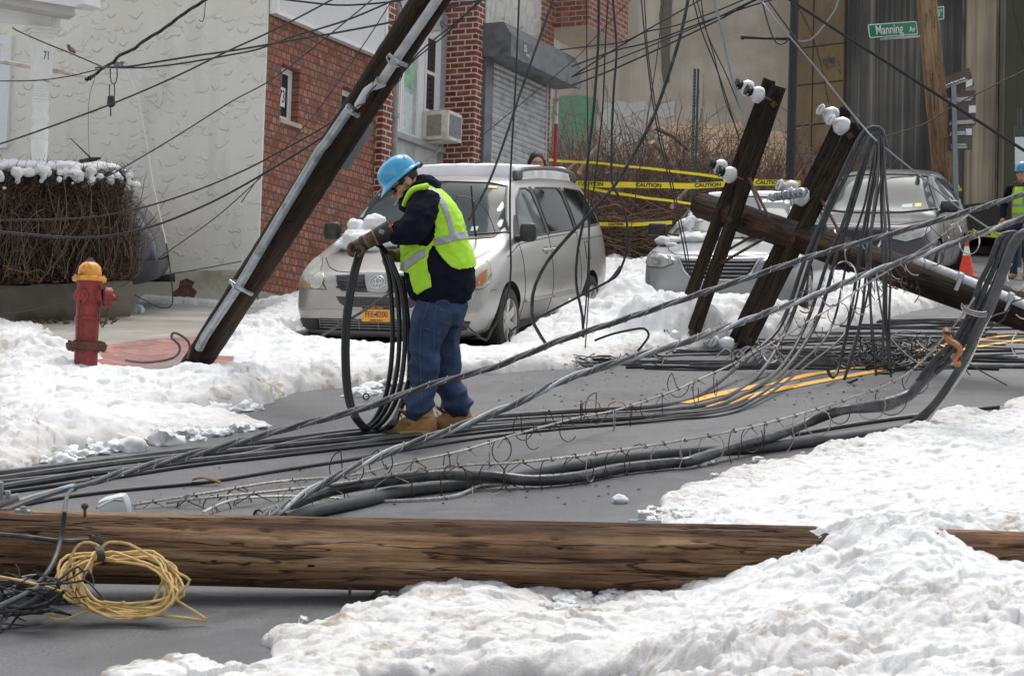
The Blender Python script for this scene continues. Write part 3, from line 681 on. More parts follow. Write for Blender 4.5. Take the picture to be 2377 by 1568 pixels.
# partly hidden second blade
dT=DS+.4; e00,e10,e11,e01=[P(x,y,dT+k) for x,y,k in ((2140,51,.0),(2191,45,-.5),(2189,15,-.5),(2138,21,0))]
X=(e10-e00); LX=X.length; X.normalize(); Z=(e01-e00); Z=(Z-X*Z.dot(X)); LZ=Z.length; Z.normalize(); Y=Z.cross(X)
if Y.y<0: Y=-Y
S2=frame(e00,X,Y,Z); sg2=empty('street_sign',S2,'small green street name sign ending in WOOD, half hidden behind the wooden pole','sign')
mb=MB(); mb.prism(rrect(0,LX,0,LZ,.02),-.006,.0,FZ); mb.build('border',WHITES,parent=sg2,smooth=False)
mb=MB(); mb.prism(rrect(.005,LX-.012,.012,LZ-.012,.015),.0005,.003,FZ); mb.build('face',SIGNG,parent=sg2,smooth=False)
text_obj('lettering','KWOOD',LZ*.72,Matrix.Translation((LX*.60,-.006,LZ*.5))@TXT,WHITES,sg2,sx=.44,bold=.003)
text_obj('lettering','AV',LZ*.34,Matrix.Translation((LX*.91,-.006,LZ*.66))@TXT,WHITES,sg2,sx=.5)
# tape round the wooden pole foot
TAPE=simple('caution_tape',(.80,.68,.02),.35,var=.06,scale=30)
def ringtape(name,c,ax,r,h,mat,par=None,**k):
    M=zframe(c,ax); mb=MB(); mb.lathe([(r,-h/2),(r+.006,0),(r,h/2)],20,M=M,caps=False); return mb.build(name,mat,parent=par,**k)
f_=(540-436)/560.0
c=P(2197,437,DS); mb=MB(); mb.lathe([(.192,-.035),(.198,0),(.19,.03)],22,M=zframe(c,b-foot),caps=False); mb.box(c+Vector((.12,-.25,-.02)),(.12,.01,.05)); mb.build('caution_tape',TAPE,label='yellow tape wrapped round the foot of the standing wooden pole',cat='tape')
# galvanised sign post with back-facing signs
DG=30.2; a,b=P(2221,560,DG),P(2213,190,DG); foot2=P(2223,640,DG); Mz=zframe(foot2,b-foot2); Lg=(b-foot2).length
gp=empty('sign_post',Mz,'galvanised perforated post holding dark backs of three road signs, right of the wooden pole','sign post'); gi=Mz.inverted()
mb=MB(); mb.box((0,0,Lg/2),(.075,.05,Lg)); mb.build('post',simple('post_metal',(.25,.28,.31),.5,metal=.5,var=.12),parent=gp,smooth=False)
SB=simple('sign_back',(.11,.10,.092),.5,metal=.3,var=.25,scale=5,dirt=(.11,.06,.035),dscale=3)
def sback(cs,label,dd=-.0):
    pts_=[P(x,y,DG+.06) for x,y in cs]; mb=MB()
    n=len(pts_); vs=[gi@p for p in pts_]+[gi@(p+Vector((0,.01,0))) for p in pts_]
    mb.add(vs,[tuple(range(n)),tuple(range(n,2*n))[::-1]]+[(i,n+i,n+(i+1)%n,(i+1)%n) for i in range(n)]); mb.build('sign_panel',SB,parent=gp,smooth=False,label=label)
sback([(2187,182),(2250,157),(2262,199),(2195,218)],'tilted dark sign back at the top')
sback([(2193,216),(2262,209),(2265,212),(2265,289),(2262,292),(2200,294)],'square dark sign back in the middle')
sback([(2200,295),(2258,293),(2257,345),(2254,348),(2203,349)],'square dark sign back at the bottom')
PERF=simple('perforated_bar',(.50,.49,.46),.6,var=.25,scale=60)
def pxbox(mb,x0,y0,x1,y1,d,h,inv,th=.02):
    a,b=P(x0,y0,d),P(x1,y1,d); c=(a+b)/2; X=(b-a).normalized(); Z=UP; Y=Z.cross(X)
    q=[a-Z*h/2,b-Z*h/2,b+Z*h/2,a+Z*h/2]; vs=[inv@p for p in q]+[inv@(p+Y*th) for p in q]
    mb.add(vs,[(0,1,2,3),(7,6,5,4),(0,4,5,1),(1,5,6,2),(2,6,7,3),(3,7,4,0)])
mb=MB()
for x0,y0,x1,y1 in ((2193,205,2246,185),(2193,231,2258,226),(2197,236,2254,231),(2203,288,2262,284),(2206,283,2258,280),(2205,313,2244,310),(2207,308,2240,306),(2208,343,2245,341),(2208,337,2243,335)):
    pxbox(mb,x0,y0,x1,y1,DG+.03,.03,gi)
mb.build('mounting_bar',PERF,parent=gp,smooth=False)
mb=MB(); 
for x0,y0,x1,y1,h in ((2242,196,2257,190,.10),(2249,254,2265,253,.11),(2242,306,2256,306,.10)):
    mb=MB(); pxbox(mb,x0,y0,x1,y1,DG+.045,h,gi,.006); mb.build('sticker',WHITES,parent=gp,smooth=False)
mb=MB()
for k in range(7): p=gi@P(2196+k*7,198-k*2.6,DG-.02); mb.ball(p,(.03,.03,.014),sub=1,dis=.3,seed=k)
mb.build('snow_cap',SNOW,parent=gp)
# black pole
DB=36; b=P(1846,-40,DB); foot3=P(1829,600,DB); Mz=zframe(foot3,b-foot3); bi=Mz.inverted(); Lk=(b-foot3).length; s3=FD/DB
bp=empty('street_lamp_pole',Mz,'slim fluted black metal pole in front of the pale abutment','pole')
mb=MB(); o=[]
for k in range(48): a_=2*PI*k/48; r=(.082 if k%4<2 else .075); o.append((r*math.cos(a_),r*math.sin(a_)))
mb.prism(o,0,Lk); mb.build('shaft',simple('black_metal',(.012,.014,.018),.4,var=.3),parent=bp,smooth=False)
mb=MB(); p0,p1=bi@P(1724,87,DB-.1),bi@P(1838,91,DB); mb.tube([p0,p1],.027,8); mb.ball(p0,.045,sub=2); mb.build('ladder_bar',_mc['black_metal'],parent=bp,smooth=True)
# green perforated post
DGn=33; b=P(1617,160,DGn); f4=P(1608,470,DGn); Mz=zframe(f4-(b-f4)*.6,b-f4); Lq=(b-f4).length*1.6
gpst=empty('sign_post',Mz,'bare dark green perforated metal post standing in the brush','sign post')
mb=MB(); mb.box((-.028,.0,Lq/2),(.045,.03,Lq)); mb.box((.02,-.02,Lq/2),(.022,.05,Lq)); mb.box((.038,.0,Lq/2),(.018,.02,Lq)); mb.build('post',simple('green_metal',(.035,.065,.055),.45,metal=.2,var=.2),parent=gpst,smooth=False)
mb=MB()
for k in range(int(Lq/.055)): mb.lathe([(.0075,0),(.0075,.004)],8,M=Matrix.Translation((-.030,-.0165,k*.055+.02))@Matrix.Rotation(R(90),4,'X'))
mb.build('hole',simple('hole_pale',(.3,.32,.3),.6),parent=gpst,smooth=False,kind='stuff')
# small white/metal cabinet sign at far right edge
mb=MB(); a=P(2360,383,34); q=[P(2358,318,34),P(2400,318,34),P(2400,383,34),P(2358,383,34)]; Y=Vector((0,.06,0))
rs=empty('wall_sign',q[3],'white sign board at the far right edge above the distant worker','sign'); ri=rs.matrix_world.inverted()
mb.add([ri@p for p in q]+[ri@(p+Y) for p in q],[(0,1,2,3),(7,6,5,4),(0,4,5,1),(1,5,6,2),(2,6,7,3),(3,7,4,0)]); mb.build('board',WHITES,parent=rs,smooth=False)
mb=MB(); q=[P(2356,292,34.1),P(2400,292,34.1),P(2400,316,34.1),P(2356,316,34.1)]
mb.add([ri@p for p in q]+[ri@(p+Y) for p in q],[(0,1,2,3),(7,6,5,4),(0,4,5,1),(1,5,6,2),(2,6,7,3),(3,7,4,0)]); mb.tube([ri@P(2366,250,34.2),ri@P(2366,620,34.2)],.04,8); mb.build('post',simple('post_dark',(.07,.07,.065),.6),parent=rs,smooth=False)
# ================================================================ leaning pole with riser conduit
POLED=m_bark('dark_pole_wood',[(.016,.010,.007),(.032,.020,.014),(.060,.037,.025),(.11,.07,.048)],grain=34,bump=.9,extra=((.10,.055,.03),1.2,.6))
d0,d1=15.6,13.2
f5=P(490,790,d0); t5=P(1017,-30,d1)
# widths: foot about 82px across, top about 62px
Mz=zframe(f5,t5-f5); pi_=Mz.inverted(); Lx=(t5-f5).length
lp=empty('leaning_pole',Mz,'dark creosoted utility pole leaning steeply over the pavement with a grey conduit down its side','pole')
mb=MB(); rows=[]
for i in range(-6,82):
    f=i/60; rows.append(((.112+.008*f)*(1+.015*math.sin(i*2.3)+.01*math.sin(i*.7)),f*Lx))
mb.lathe(rows,30); mb.build('shaft',POLED,parent=lp,smooth=True)
def at(x,y,off): # point on pole front by pixel
    p=P(x,y,d0); 
    # intersect ray with plane through pole axis facing camera
    o=pi_@CAM; d=pi_.to_3x3()@ray(x,y); nrm=pi_.to_3x3()@Vector((0,-1,0)); nrm.z=0; nrm.normalize()
    tt=((nrm*off)-o).dot(nrm)/d.dot(nrm); return o+d*tt
CGAL=simple('conduit_galv',(.34,.37,.40),.38,metal=.55,var=.15,scale=12,dirt=(.2,.2,.2),dscale=8)
CPVC=simple('conduit_pvc',(.52,.54,.57),.45,var=.05,dirt=(.30,.29,.28),dscale=6)
mb=MB(); mb.tube([at(462,808,.15),at(476,780,.15),at(560,655,.15),at(640,520,.14),at(745,345,.14),at(832,256,.13) if False else at(759,330,.135),at(815,248,.13)],.034,14); mb.build('conduit',CGAL,parent=lp,label='galvanised lower conduit')
mb=MB(); mb.tube([at(885,190,.135),at(925,130,.13),at(1018,-5,.13),at(1045,-50,.13),at(1150,-215,.13)],.032,14); mb.build('conduit',CPVC,parent=lp,label='pale plastic upper conduit')
mb=MB(); mb.tube([at(828,246,.15),at(842,228,.15),at(850,212,.15),at(868,197,.15)],[.028,.042,.036,.030],10,sy=.7); mb.tube([at(868,205,.15),at(884,190,.15)],[.015,.045],8); mb.build('conduit',CPVC,parent=lp,label='broken plastic conduit pieces')
mb=MB()
for (x,y,rr) in ((915,141,.055),(819,255,.052),(553,663,.052)):
    c=at(x,y,.135); mb.tube([c+Vector((math.cos(a_)*rr*1.0,math.sin(a_)*rr-0,0)) for a_ in [k*PI/8 for k in range(17)]],.006,6,M=None)
for (x0,y0,x1,y1) in ((903,127,944,153),(805,250,832,270),(533,652,586,683)):
    a_=at(x0,y0,.12); b_=at(x1,y1,.13); m_=at((x0+x1)/2+3,(y0+y1)/2+4,.185); mb.tube(spline([a_,m_,b_],.02),.010,6,sy=1.6)
mb.build('strap',GALV,parent=lp)
mb=MB(); mb.tube(spline([at(818,262,.19),at(830,245,.2),at(848,240,.2),at(852,222,.2),at(865,205,.2),at(880,192,.17)],.03),.0045,6)
mb.tube(spline([at(926,150,.15),at(934,165,.2),at(930,185,.2),at(908,205,.18)],.03),.0035,6); mb.build('loose_wire',BLACKP,parent=lp)
# metal plate sticking out behind the pole
mb=MB(); q=[at(852,287,-.14),at(865,294,-.14),at(866,303,-.14),at(806,397,-.14),at(796,395,-.14),at(785,385,-.14)]
q=[P(x,y,14.7) for x,y in ((850,285),(862,291),(866,297),(864,305),(807,396),(801,397),(786,386))]
q=[pi_@p for p in q]; yv=pi_.to_3x3()@Vector((.02,.12,0)); n=len(q)
mb.add([p for p in q]+[p+yv*.05 for p in q],[tuple(range(n)),tuple(range(n,2*n))[::-1]]+[(i,n+i,n+(i+1)%n,(i+1)%n) for i in range(n)]); mb.build('back_sign',simple('plate_grey',(.19,.20,.21),.45,metal=.3,var=.1,scale=3),parent=lp,smooth=False)
# ================================================================ fire hydrant
HR=simple('hydrant_red',(.28,.030,.030),.5,var=.25,scale=9,bump=.6,bscale=60,dirt=(.08,.03,.02),dscale=22)
HY=simple('hydrant_yellow',(.78,.36,.06),.5,var=.08,scale=9,bump=.2,bscale=40,dirt=(.35,.10,.02),dscale=14)
RUST=simple('rust',(.085,.042,.027),.85,var=.35,scale=18,bump=.5,bscale=50,dirt=(.14,.055,.025))
hb=P(199,838,15.5); sh=FD/15.5
UPH=(UP*1).normalized(); Mz=zframe(hb,UPH); 
hy=empty('fire_hydrant',Mz,'red fire hydrant with yellow bonnet, rusty base flange and hanging cap chains','fire hydrant')
def hz(y): return (838-y)/sh*1.0
mb=MB(); w_=1/sh
mb.lathe([(27*w_,hz(900)),(27*w_,hz(818)),(27*w_,hz(808))],28); mb.lathe([(26*w_,hz(795)),(27*w_,hz(757)),(27.5*w_,hz(744)),(30.5*w_,hz(742)),(30.5*w_,hz(735)),(27.5*w_,hz(733)),(28*w_,hz(660)),(31*w_,hz(652)),(36*w_,hz(648))],32)
Mo=Matrix.Translation((0,0,hz(688)))
# main outlet toward the right, small outlet toward viewer
mb.lathe([(17*w_,15*w_),(21*w_,24*w_),(22*w_,32*w_),(22*w_,33*w_)],24,M=Mo@Matrix.Rotation(R(80),4,'Y')@Matrix.Rotation(0,4,'Z'))
mb.build('barrel',HR,parent=hy,smooth=45)
Mr=Mo@Matrix.Rotation(R(12),4,'Z')@Matrix.Rotation(R(90),4,'Y')
mb=MB(); mb.lathe([(22*w_,35*w_),(24*w_,36*w_),(25*w_,41*w_),(24.5*w_,50*w_),(21*w_,55*w_),(9*w_,56*w_),(7*w_,60*w_),(7*w_,60*w_)],24,M=Mr); mb.lathe([(7*w_,58*w_),(6*w_,60*w_),(6*w_,68*w_)],5,M=Mr); mb.build('outlet_cap',HR,parent=hy,smooth=45)
mb=MB(); mb.lathe([(22.3*w_,32.5*w_),(22.3*w_,35.5*w_)],24,M=Mr); mb.build('gasket',BLACKP,parent=hy)
Mf_=Matrix.Translation((-8*w_,0,hz(689)))@Matrix.Rotation(R(-6),4,'Z')@Matrix.Rotation(R(90),4,'X')
mb=MB(); mb.lathe([(16*w_,18*w_),(18*w_,28*w_),(18*w_,33*w_),(13*w_,37*w_),(11*w_,38*w_),(11*w_,43*w_),(7*w_,44*w_),(5*w_,45*w_),(5*w_,50*w_)],24,M=Mf_); mb.build('outlet_cap',HR,parent=hy,smooth=45)
mb=MB(); mb.lathe([(38*w_,hz(652)),(39*w_,hz(649)),(40*w_,hz(645)),(39*w_,hz(643)),(30*w_,hz(641)),(27*w_,hz(640)),(27.5*w_,hz(632)),(25*w_,hz(618)),(18*w_,hz(610)),(10*w_,hz(606))],32)
for k in range(8):
    a_=2*PI*k/8+.2; mb.box((32.5*w_*math.cos(a_),32.5*w_*math.sin(a_),hz(639)),(6*w_,6*w_,5*w_),rot=Matrix.Rotation(a_,3,'Z'))
mb.build('bonnet',HY,parent=hy,smooth=45)
mb=MB(); mb.lathe([(12*w_,hz(607)),(11*w_,hz(603)),(7*w_,hz(602)),(7*w_,hz(602))],16); mb.lathe([(7*w_,hz(603)),(6.5*w_,hz(596))],5); mb.build('operating_nut',simple('nut_metal',(.11,.11,.10),.6,metal=.4),parent=hy)
mb=MB(); mb.lathe([(26*w_,hz(797)),(46*w_,hz(796)),(48*w_,hz(800)),(46*w_,hz(804)),(47*w_,hz(808)),(44*w_,hz(811)),(26*w_,hz(813))],32)
for k in range(8):
    a_=2*PI*k/8+.3; mb.box((39*w_*math.cos(a_),39*w_*math.sin(a_),hz(803)),(7*w_,7*w_,24*w_),rot=Matrix.Rotation(a_,3,'Z'))
mb.build('base_flange',RUST,parent=hy,smooth=45)
def chain(pts_,par,name='chain'):
    c=spline(pts_,.022); mb=MB()
    for i,p in enumerate(c[:-1]):
        t_=(c[i+1]-p).normalized(); M=zframe(p,t_)@Matrix.Rotation(R(90)*(i%2),4,'Z')
        mb.tube([(math.cos(a_)*.007,0,math.sin(a_)*.015) for a_ in [2*PI*k/8 for k in range(8)]],.0038,5,M=M,closed=True)
    return mb.build(name,RUST,parent=par,smooth=True)
chain([(-9*w_,-.13,hz(703)),(-13*w_,-.115,hz(735)),(-13*w_,-.112,hz(790))],hy); chain([(52*w_,-.1,hz(705)),(48*w_,-.09,hz(745)),(40*w_,-.09,hz(757)),(32*w_,-.08,hz(740)),(27*w_,-.06,hz(715))],hy)
# ================================================================ vehicles
# car frame: x to the viewer's right when seen from the front, y rearwards, z up, origin on the road under the nose
def section(s):
    y,zt,wt,zs,ws,wm,wl,zb=s
    zm=zb+(zs-zb)*.55; zl=zb+(zs-zb)*.16
    h=[(0,zt),(wt*.55,zt-.006),(wt*.88,zt-.022),(wt,zt-.05),(wt+(ws-wt)*.45,zt+(zs-zt)*.5),(ws,zs),(wm,zm),(wm-.005,(zm+zl)/2),(wl,zl),(wl-.05,zb),(wl*.5,zb-.01),(0,zb-.01)]
    return [Vector((x,y,z)) for x,z in h]+[Vector((-x,y,z)) for x,z in h[-2:0:-1]]
class Car:
    def __init__(s,M,label,cat,stations,paint,wheels,wr,name='parked_car',arch=None):
        s.root=empty(name,M,label,cat); s.M=M
        mb=MB(); n=None
        for st in stations:
            sec=section(st); n=len(sec); mb.v+=sec
        N=len(stations)
        for i in range(N-1):
            for k in range(n): mb.f.append((i*n+k,(i+1)*n+k,(i+1)*n+(k+1)%n,i*n+(k+1)%n)); mb.m.append(0)
        mb.f.append(tuple(range(n))); mb.f.append(tuple((N-1)*n+k for k in range(n))[::-1]); mb.m+=[0,0]
        me=mb.mesh('cage',[paint]); o=bpy.data.objects.new('body',me); sc.collection.objects.link(o)
        md=o.modifiers.new('s','SUBSURF'); md.levels=3; md.render_levels=3
        dark=simple('wheel_well',(.008,.008,.008),.95)
        cut=MB(); cut.cur=0
        for (x,y,r) in [(sx*stations[len(stations)//2][4],yy,rr) for (yy,rr) in wheels for sx in(-1,1)]:
            cut.lathe([(r,-.34),(r,.34)],40,M=Matrix.Translation((x,y,wr*.98))@Matrix.Rotation(R(90),4,'Y'))
        cm=cut.mesh('cut',[dark]); co=bpy.data.objects.new('cut',cm); sc.collection.objects.link(co)
        dg=bpy.context.evaluated_depsgraph_get(); dg.update()
        me0=bpy.data.meshes.new_from_object(o.evaluated_get(dg))
        s.bvh=BVHTree.FromPolygons([v.co for v in me0.vertices],[tuple(p.vertices) for p in me0.polygons])
        bo=o.modifiers.new('b','BOOLEAN'); bo.object=co; bo.operation='DIFFERENCE'; bo.solver='EXACT'; bo.material_mode='TRANSFER'
        dg=bpy.context.evaluated_depsgraph_get(); dg.update()
        me2=bpy.data.meshes.new_from_object(o.evaluated_get(dg)); me2.name='body'
        bpy.data.objects.remove(o); bpy.data.objects.remove(co)
        for p in me2.polygons: p.use_smooth=True
        me2.set_sharp_from_angle(angle=R(50))
        s.body=objmesh('body',me2,s.root)
    def hit(s,a,b,axis,off):
        if axis=='front': o,d=Vector((a,-2,b)),Vector((0,1,0))
        elif axis=='side': o,d=Vector((3,a,b)),Vector((-1,0,0))
        elif axis=='left': o,d=Vector((-3,a,b)),Vector((1,0,0))
        else: o,d=Vector((a,b,3)),Vector((0,0,-1))
        l,n,i,_=s.bvh.ray_cast(o,d)
        if l is None: return None
        if n.dot(d)>0: n=-n
        return l+n*off
    def patch(s,name,outl,axis,mat,off=.004,step=.06,parent=None,label=None,edge=True,bulge=None):
        outl=[Vector(p) for p in outl]; pts=[]; n=len(outl)
        for i in range(n):
            a,b=outl[i],outl[(i+1)%n]; k=max(1,int((b-a).length/step+.5))
            pts+= [a.lerp(b,j/k) for j in range(k)]
        nb=len(pts); xs=[p.x for p in pts]; ys=[p.y for p in pts]
        x=min(xs)+step*.5
        while x<max(xs):
            y=min(ys)+step*.5
            while y<max(ys): pts.append(Vector((x,y))); y+=step
            x+=step
        v2,e,f,_,_,_=delaunay_2d_cdt(pts,[(i,(i+1)%nb) for i in range(nb)],[],1,1e-5)
        P3=[s.hit(p.x,p.y,axis,off) for p in v2]; 
        ok=[i for i,p in enumerate(P3) if p is not None]; mp={j:i for i,j in enumerate(ok)}
        mb=MB(); fs=[tuple(mp[i] for i in q) for q in f if all(i in mp for i in q)]
        if axis in('front','left','top'): pass
        mb.add([P3[i] for i in ok],fs)
        return mb.build(name,mat,parent=parent or s.root,smooth=True,label=label)
    def line(s,name,pts2,axis,r,mat,off=.001,parent=None,step=.05,closed=False,sy=1.0,n=6,label=None):
        pts2=[Vector(p) for p in pts2]; c=[]
        for a,b in zip(pts2,pts2[1:]+([pts2[0]] if closed else [])):
            k=max(1,int((b-a).length/step)); c+=[a.lerp(b,j/k) for j in range(k)]
        if not closed: c.append(pts2[-1])
        q=[s.hit(p.x,p.y,axis,off) for p in c]; q=[p for p in q if p is not None]
        mb=MB(); mb.tube(q,r,n,closed=closed,sy=sy); return mb.build(name,mat,parent=parent or s.root,smooth=True,label=label)
    def wheel(s,x,y,r,wd,rimmat,spokes=6,side=1):
        M=Matrix.Translation((x,y,r))@Matrix.Rotation(R(90)*side,4,'Y')
        mb=MB(); mb.lathe([(r*.66,-wd/2),(r*.86,-wd/2),(r*.97,-wd*.42),(r,-wd*.2),(r,wd*.2),(r*.97,wd*.42),(r*.86,wd/2),(r*.67,wd/2)],40,M=M,caps=False)
        for k in range(40):
            a_=2*PI*k/40; mb.box((0,0,0),(.012,.03,wd*.6),M=M@Matrix.Rotation(a_,4,'Z')@Matrix.Translation((r,0,0)))
        ty=mb.build('wheel',simple('tyre_rubber',(.018,.018,.018),.85,var=.2,dirt=(.06,.055,.05),dscale=6),parent=s.root,smooth=35)
        mb=MB(); mb.lathe([(r*.60,-wd*.3),(r*.66,-wd*.1),(r*.67,wd*.46),(r*.64,wd*.5),(r*.61,wd*.42),(r*.60,wd*.0)],40,M=M,caps=False)
        for k in range(spokes):
            Mk=M@Matrix.Rotation(2*PI*k/spokes,4,'Z')
            vs=[(r*.10,-.035,wd*.34),(r*.63,-.045,wd*.44),(r*.63,.045,wd*.44),(r*.10,.035,wd*.34),(r*.10,-.04,wd*.2),(r*.63,-.05,wd*.3),(r*.63,.05,wd*.3),(r*.10,.04,wd*.2)]
            mb.add([Mk@Vector(v) for v in vs],[(0,1,2,3),(7,6,5,4),(0,4,5,1),(1,5,6,2),(2,6,7,3),(3,7,4,0)])
        mb.lathe([(r*.22,wd*.1),(r*.22,wd*.34),(r*.17,wd*.40),(0.001,wd*.41)],20,M=M); mb.build('rim',rimmat,parent=ty,smooth=35)
        mb=MB(); mb.lathe([(r*.6,wd*.02),(0.001,wd*.02)],24,M=M,caps=False); mb.build('brake_disc',simple('brake_dark',(.03,.028,.026),.7),parent=ty)
def mirror_pts(o): return [(-x,y) for x,y in o][::-1]
def carframe(x,y,theta,z=0): return Matrix.Translation((x,y,z))@Matrix.Rotation(-R(theta),4,'Z')
def paintm(name,col,metal=.55,rough=.32,dirt=(.2,.19,.17),damt=.3):
    t=NT(name); s_=t.n('SeparateXYZ'); t.l(t.oc,s_.inputs[0])
    n=t.noise(3,6,.65); low=t.ramp(s_.outputs[2],[(.15,1),(.7,0)])
    f=t.math('MULTIPLY',t.math('MULTIPLY',t.ramp(n,[(.35,0),(.7,1)]),low),damt*2.2); f2=t.math('MULTIPLY',t.ramp(t.noise(7,6,.7),[(.5,0),(.8,1)]),damt*.35)
    c=t.mix(f,col,dirt); c=t.mix(f2,c,dirt)
    t.b.inputs['Coat Weight'].default_value=.35; t.b.inputs['Coat Roughness'].default_value=.15
    return t.fin(c,t.math('ADD',t.math('MULTIPLY',n,.15),rough-.05),metal)
SILVER=paintm('silver_beige_paint',(.40,.392,.37),.5,.27)
CHROME=simple('chrome',(.7,.7,.71),.15,metal=.95,var=.05)
BLKPL=simple('black_plastic',(.022,.022,.024),.5,var=.25,scale=8,dirt=(.06,.055,.05),dscale=7)
TGLASS=simple('tinted_glass',(.007,.008,.009),.05,var=.3,scale=2,**{'Specular IOR Level':.2,'IOR':1.22})
WGLASS=NT('windscreen_glass'); _n=WGLASS.noise(1.1,3,.5); _c=WGLASS.mix(WGLASS.ramp(_n,[(.4,0),(.65,1)]),(.022,.030,.032),(.055,.070,.070)); WGLASS=WGLASS.fin(_c,.08,**{'Specular IOR Level':.2,'IOR':1.3})
RIMS=simple('alloy',(.48,.47,.45),.35,metal=.7,var=.08,dirt=(.22,.19,.15),dscale=9)
LENS=simple('hazy_lens',(.34,.34,.27),.14,var=.2,scale=6,dirt=(.46,.46,.38),dscale=6,coat=1)
LENSI=simple('lens_reflector',(.60,.60,.56),.2,metal=.5,var=.15,scale=20,coat=1)
AMBER=simple('amber_lens',(.42,.13,.04),.25,var=.15)
SEAM=simple('panel_gap',(.03,.03,.03),.8)
def meshgrille():
    t=NT('mesh_grille'); v=t.voro(55,vec=t.mapping((1,.2,1.6)),rand=.15); c=t.mix(t.ramp(v,[(.25,0),(.5,1)]),(.006,.006,.007),(.07,.07,.075)); t.bump(v,.6,.01); return t.fin(c,.5)
GRM=meshgrille()
# ---- minivan
VM=carframe(-1.285,19.2,18.0,-.10)
st=[(-.005,.74,.40,.66,.46,.50,.44,.40),(.02,.80,.52,.70,.62,.70,.62,.27),(.09,.845,.62,.74,.80,.86,.80,.215),(.22,.90,.68,.80,.92,.955,.90,.20),(.42,.965,.73,.88,.965,1.0,.94,.20),
(.75,1.055,.80,.97,.985,1.02,.95,.21),(1.02,1.12,.85,1.03,.98,1.02,.95,.21),(1.14,1.20,.84,1.07,.975,1.02,.95,.21),(1.55,1.50,.76,1.10,.975,1.02,.95,.21),(1.90,1.725,.72,1.12,.975,1.02,.95,.21),(2.15,1.775,.72,1.13,.975,1.02,.95,.21),
(3.0,1.80,.73,1.15,.975,1.02,.95,.21),(4.1,1.785,.73,1.18,.965,1.01,.95,.22),(4.6,1.75,.70,1.2,.945,.985,.93,.25),(4.85,1.66,.64,1.2,.90,.95,.88,.28),(5.0,1.40,.60,1.15,.83,.90,.82,.34),(5.05,1.2,.55,1.0,.76,.82,.74,.40)]
van=Car(VM,'silver beige minivan parked behind the worker, windscreen wipers raised, snow on roof and bonnet','minivan',st,SILVER,[(1.0,.40),(4.02,.40)],.335,name='parked_minivan')
ws=[(-.885,1.20),(-.81,1.33),(-.68,1.66),(-.5,1.695),(0,1.71),(.5,1.695),(.68,1.66),(.81,1.33),(.885,1.20),(.5,1.17),(0,1.16),(-.5,1.17)]
van.patch('windscreen',ws,'front',WGLASS,.005,.07); van.line('windscreen_trim',ws,'front',.012,BLKPL,.004,closed=True)
# dark band along the foot of the screen
van.patch('cowl',[(-.87,1.20),(-.5,1.168),(0,1.158),(.5,1.168),(.87,1.20),(.80,1.15),(.4,1.12),(0,1.11),(-.4,1.12),(-.80,1.15)],'front',BLKPL,.006,.06)
def sidewin(name,o,mat=TGLASS,lab=None):
    w_=van.patch(name,o,'side',mat,.004,.08,label=lab); van.line('window_trim',o,'side',.011,BLKPL,.003,closed=True,parent=w_); return w_
sidewin('window',[(1.52,1.14),(1.62,1.14),(2.42,1.165),(2.40,1.60),(2.30,1.645),(2.12,1.64),(1.92,1.55),(1.72,1.37)],simple('side_glass',(.09,.105,.10),.05,var=.5,scale=2.5,**{'Specular IOR Level':.3,'IOR':1.3}),'clear front door window')
sidewin('window',[(2.52,1.17),(3.48,1.195),(3.46,1.60),(3.38,1.65),(2.62,1.65),(2.52,1.62)],lab='dark sliding door window')
sidewin('window',[(3.58,1.20),(4.62,1.235),(4.42,1.56),(4.30,1.62),(3.66,1.65),(3.57,1.61)],lab='dark rear quarter window')
van.patch('pillar_trim',[(2.43,1.15),(2.51,1.15),(2.51,1.66),(2.41,1.66)],'side',BLKPL,.005,.06); van.patch('pillar_trim',[(3.49,1.18),(3.57,1.18),(3.56,1.66),(3.47,1.66)],'side',BLKPL,.005,.06)
van.patch('pillar_trim',[(1.30,1.10),(1.50,1.13),(1.70,1.37),(1.66,1.37)],'side',BLKPL,.005,.05)
# left side (barely seen)
van.patch('window',[(1.45,1.14),(2.42,1.165),(2.40,1.62),(2.12,1.64),(1.82,1.50)],'left',TGLASS,.004,.08); van.patch('window',[(2.52,1.17),(4.62,1.2),(4.40,1.6),(2.55,1.65)],'left',TGLASS,.004,.08)
# front: headlights
HLo=[(.545,.665),(.95,.68),(.975,.73),(.972,.80),(.94,.90),(.88,.955),(.82,.955),(.73,.89),(.64,.79),(.57,.70)]
for sgn in (1,-1):
    o=HLo if sgn==1 else mirror_pts(HLo)
    hl=van.patch('headlight',o,'front',LENS,.012,.04); van.line('headlight_rim',o,'front',.007,BLKPL,.006,closed=True,parent=hl)
    if sgn==1: oi=[(.885,.70),(.945,.71),(.955,.79),(.94,.86),(.915,.82)]; van.patch('turn_signal',oi,'front',AMBER,.015,.04,parent=hl)
    else: van.patch('turn_signal',[(-.94,.672),(-.94,.72),(-.72,.715),(-.72,.665)],'front',simple('amber_dull',(.40,.22,.09),.3),.015,.04,parent=hl)
    rc=(.66*sgn,.745); ring=[(rc[0]+.075*math.cos(a),rc[1]+.075*math.sin(a)) for a in [2*PI*k/20 for k in range(20)]]
    van.patch('lamp_lens',ring,'front',simple('lens_inner',(.44,.44,.38),.15,var=.2,scale=25,coat=1),.016,.03,parent=hl); van.line('lamp_ring',ring,'front',.005,LENSI,.017,closed=True,parent=hl)
ug=[(-.46,.795),(-.2,.812),(0,.815),(.2,.812),(.46,.795),(.43,.70),(.38,.645),(.2,.635),(-.2,.635),(-.38,.645),(-.43,.70)]
gr=van.patch('grille',ug,'front',GRM,.005,.04); van.line('grille_trim',ug,'front',.012,SILVER,.006,closed=True,parent=gr)
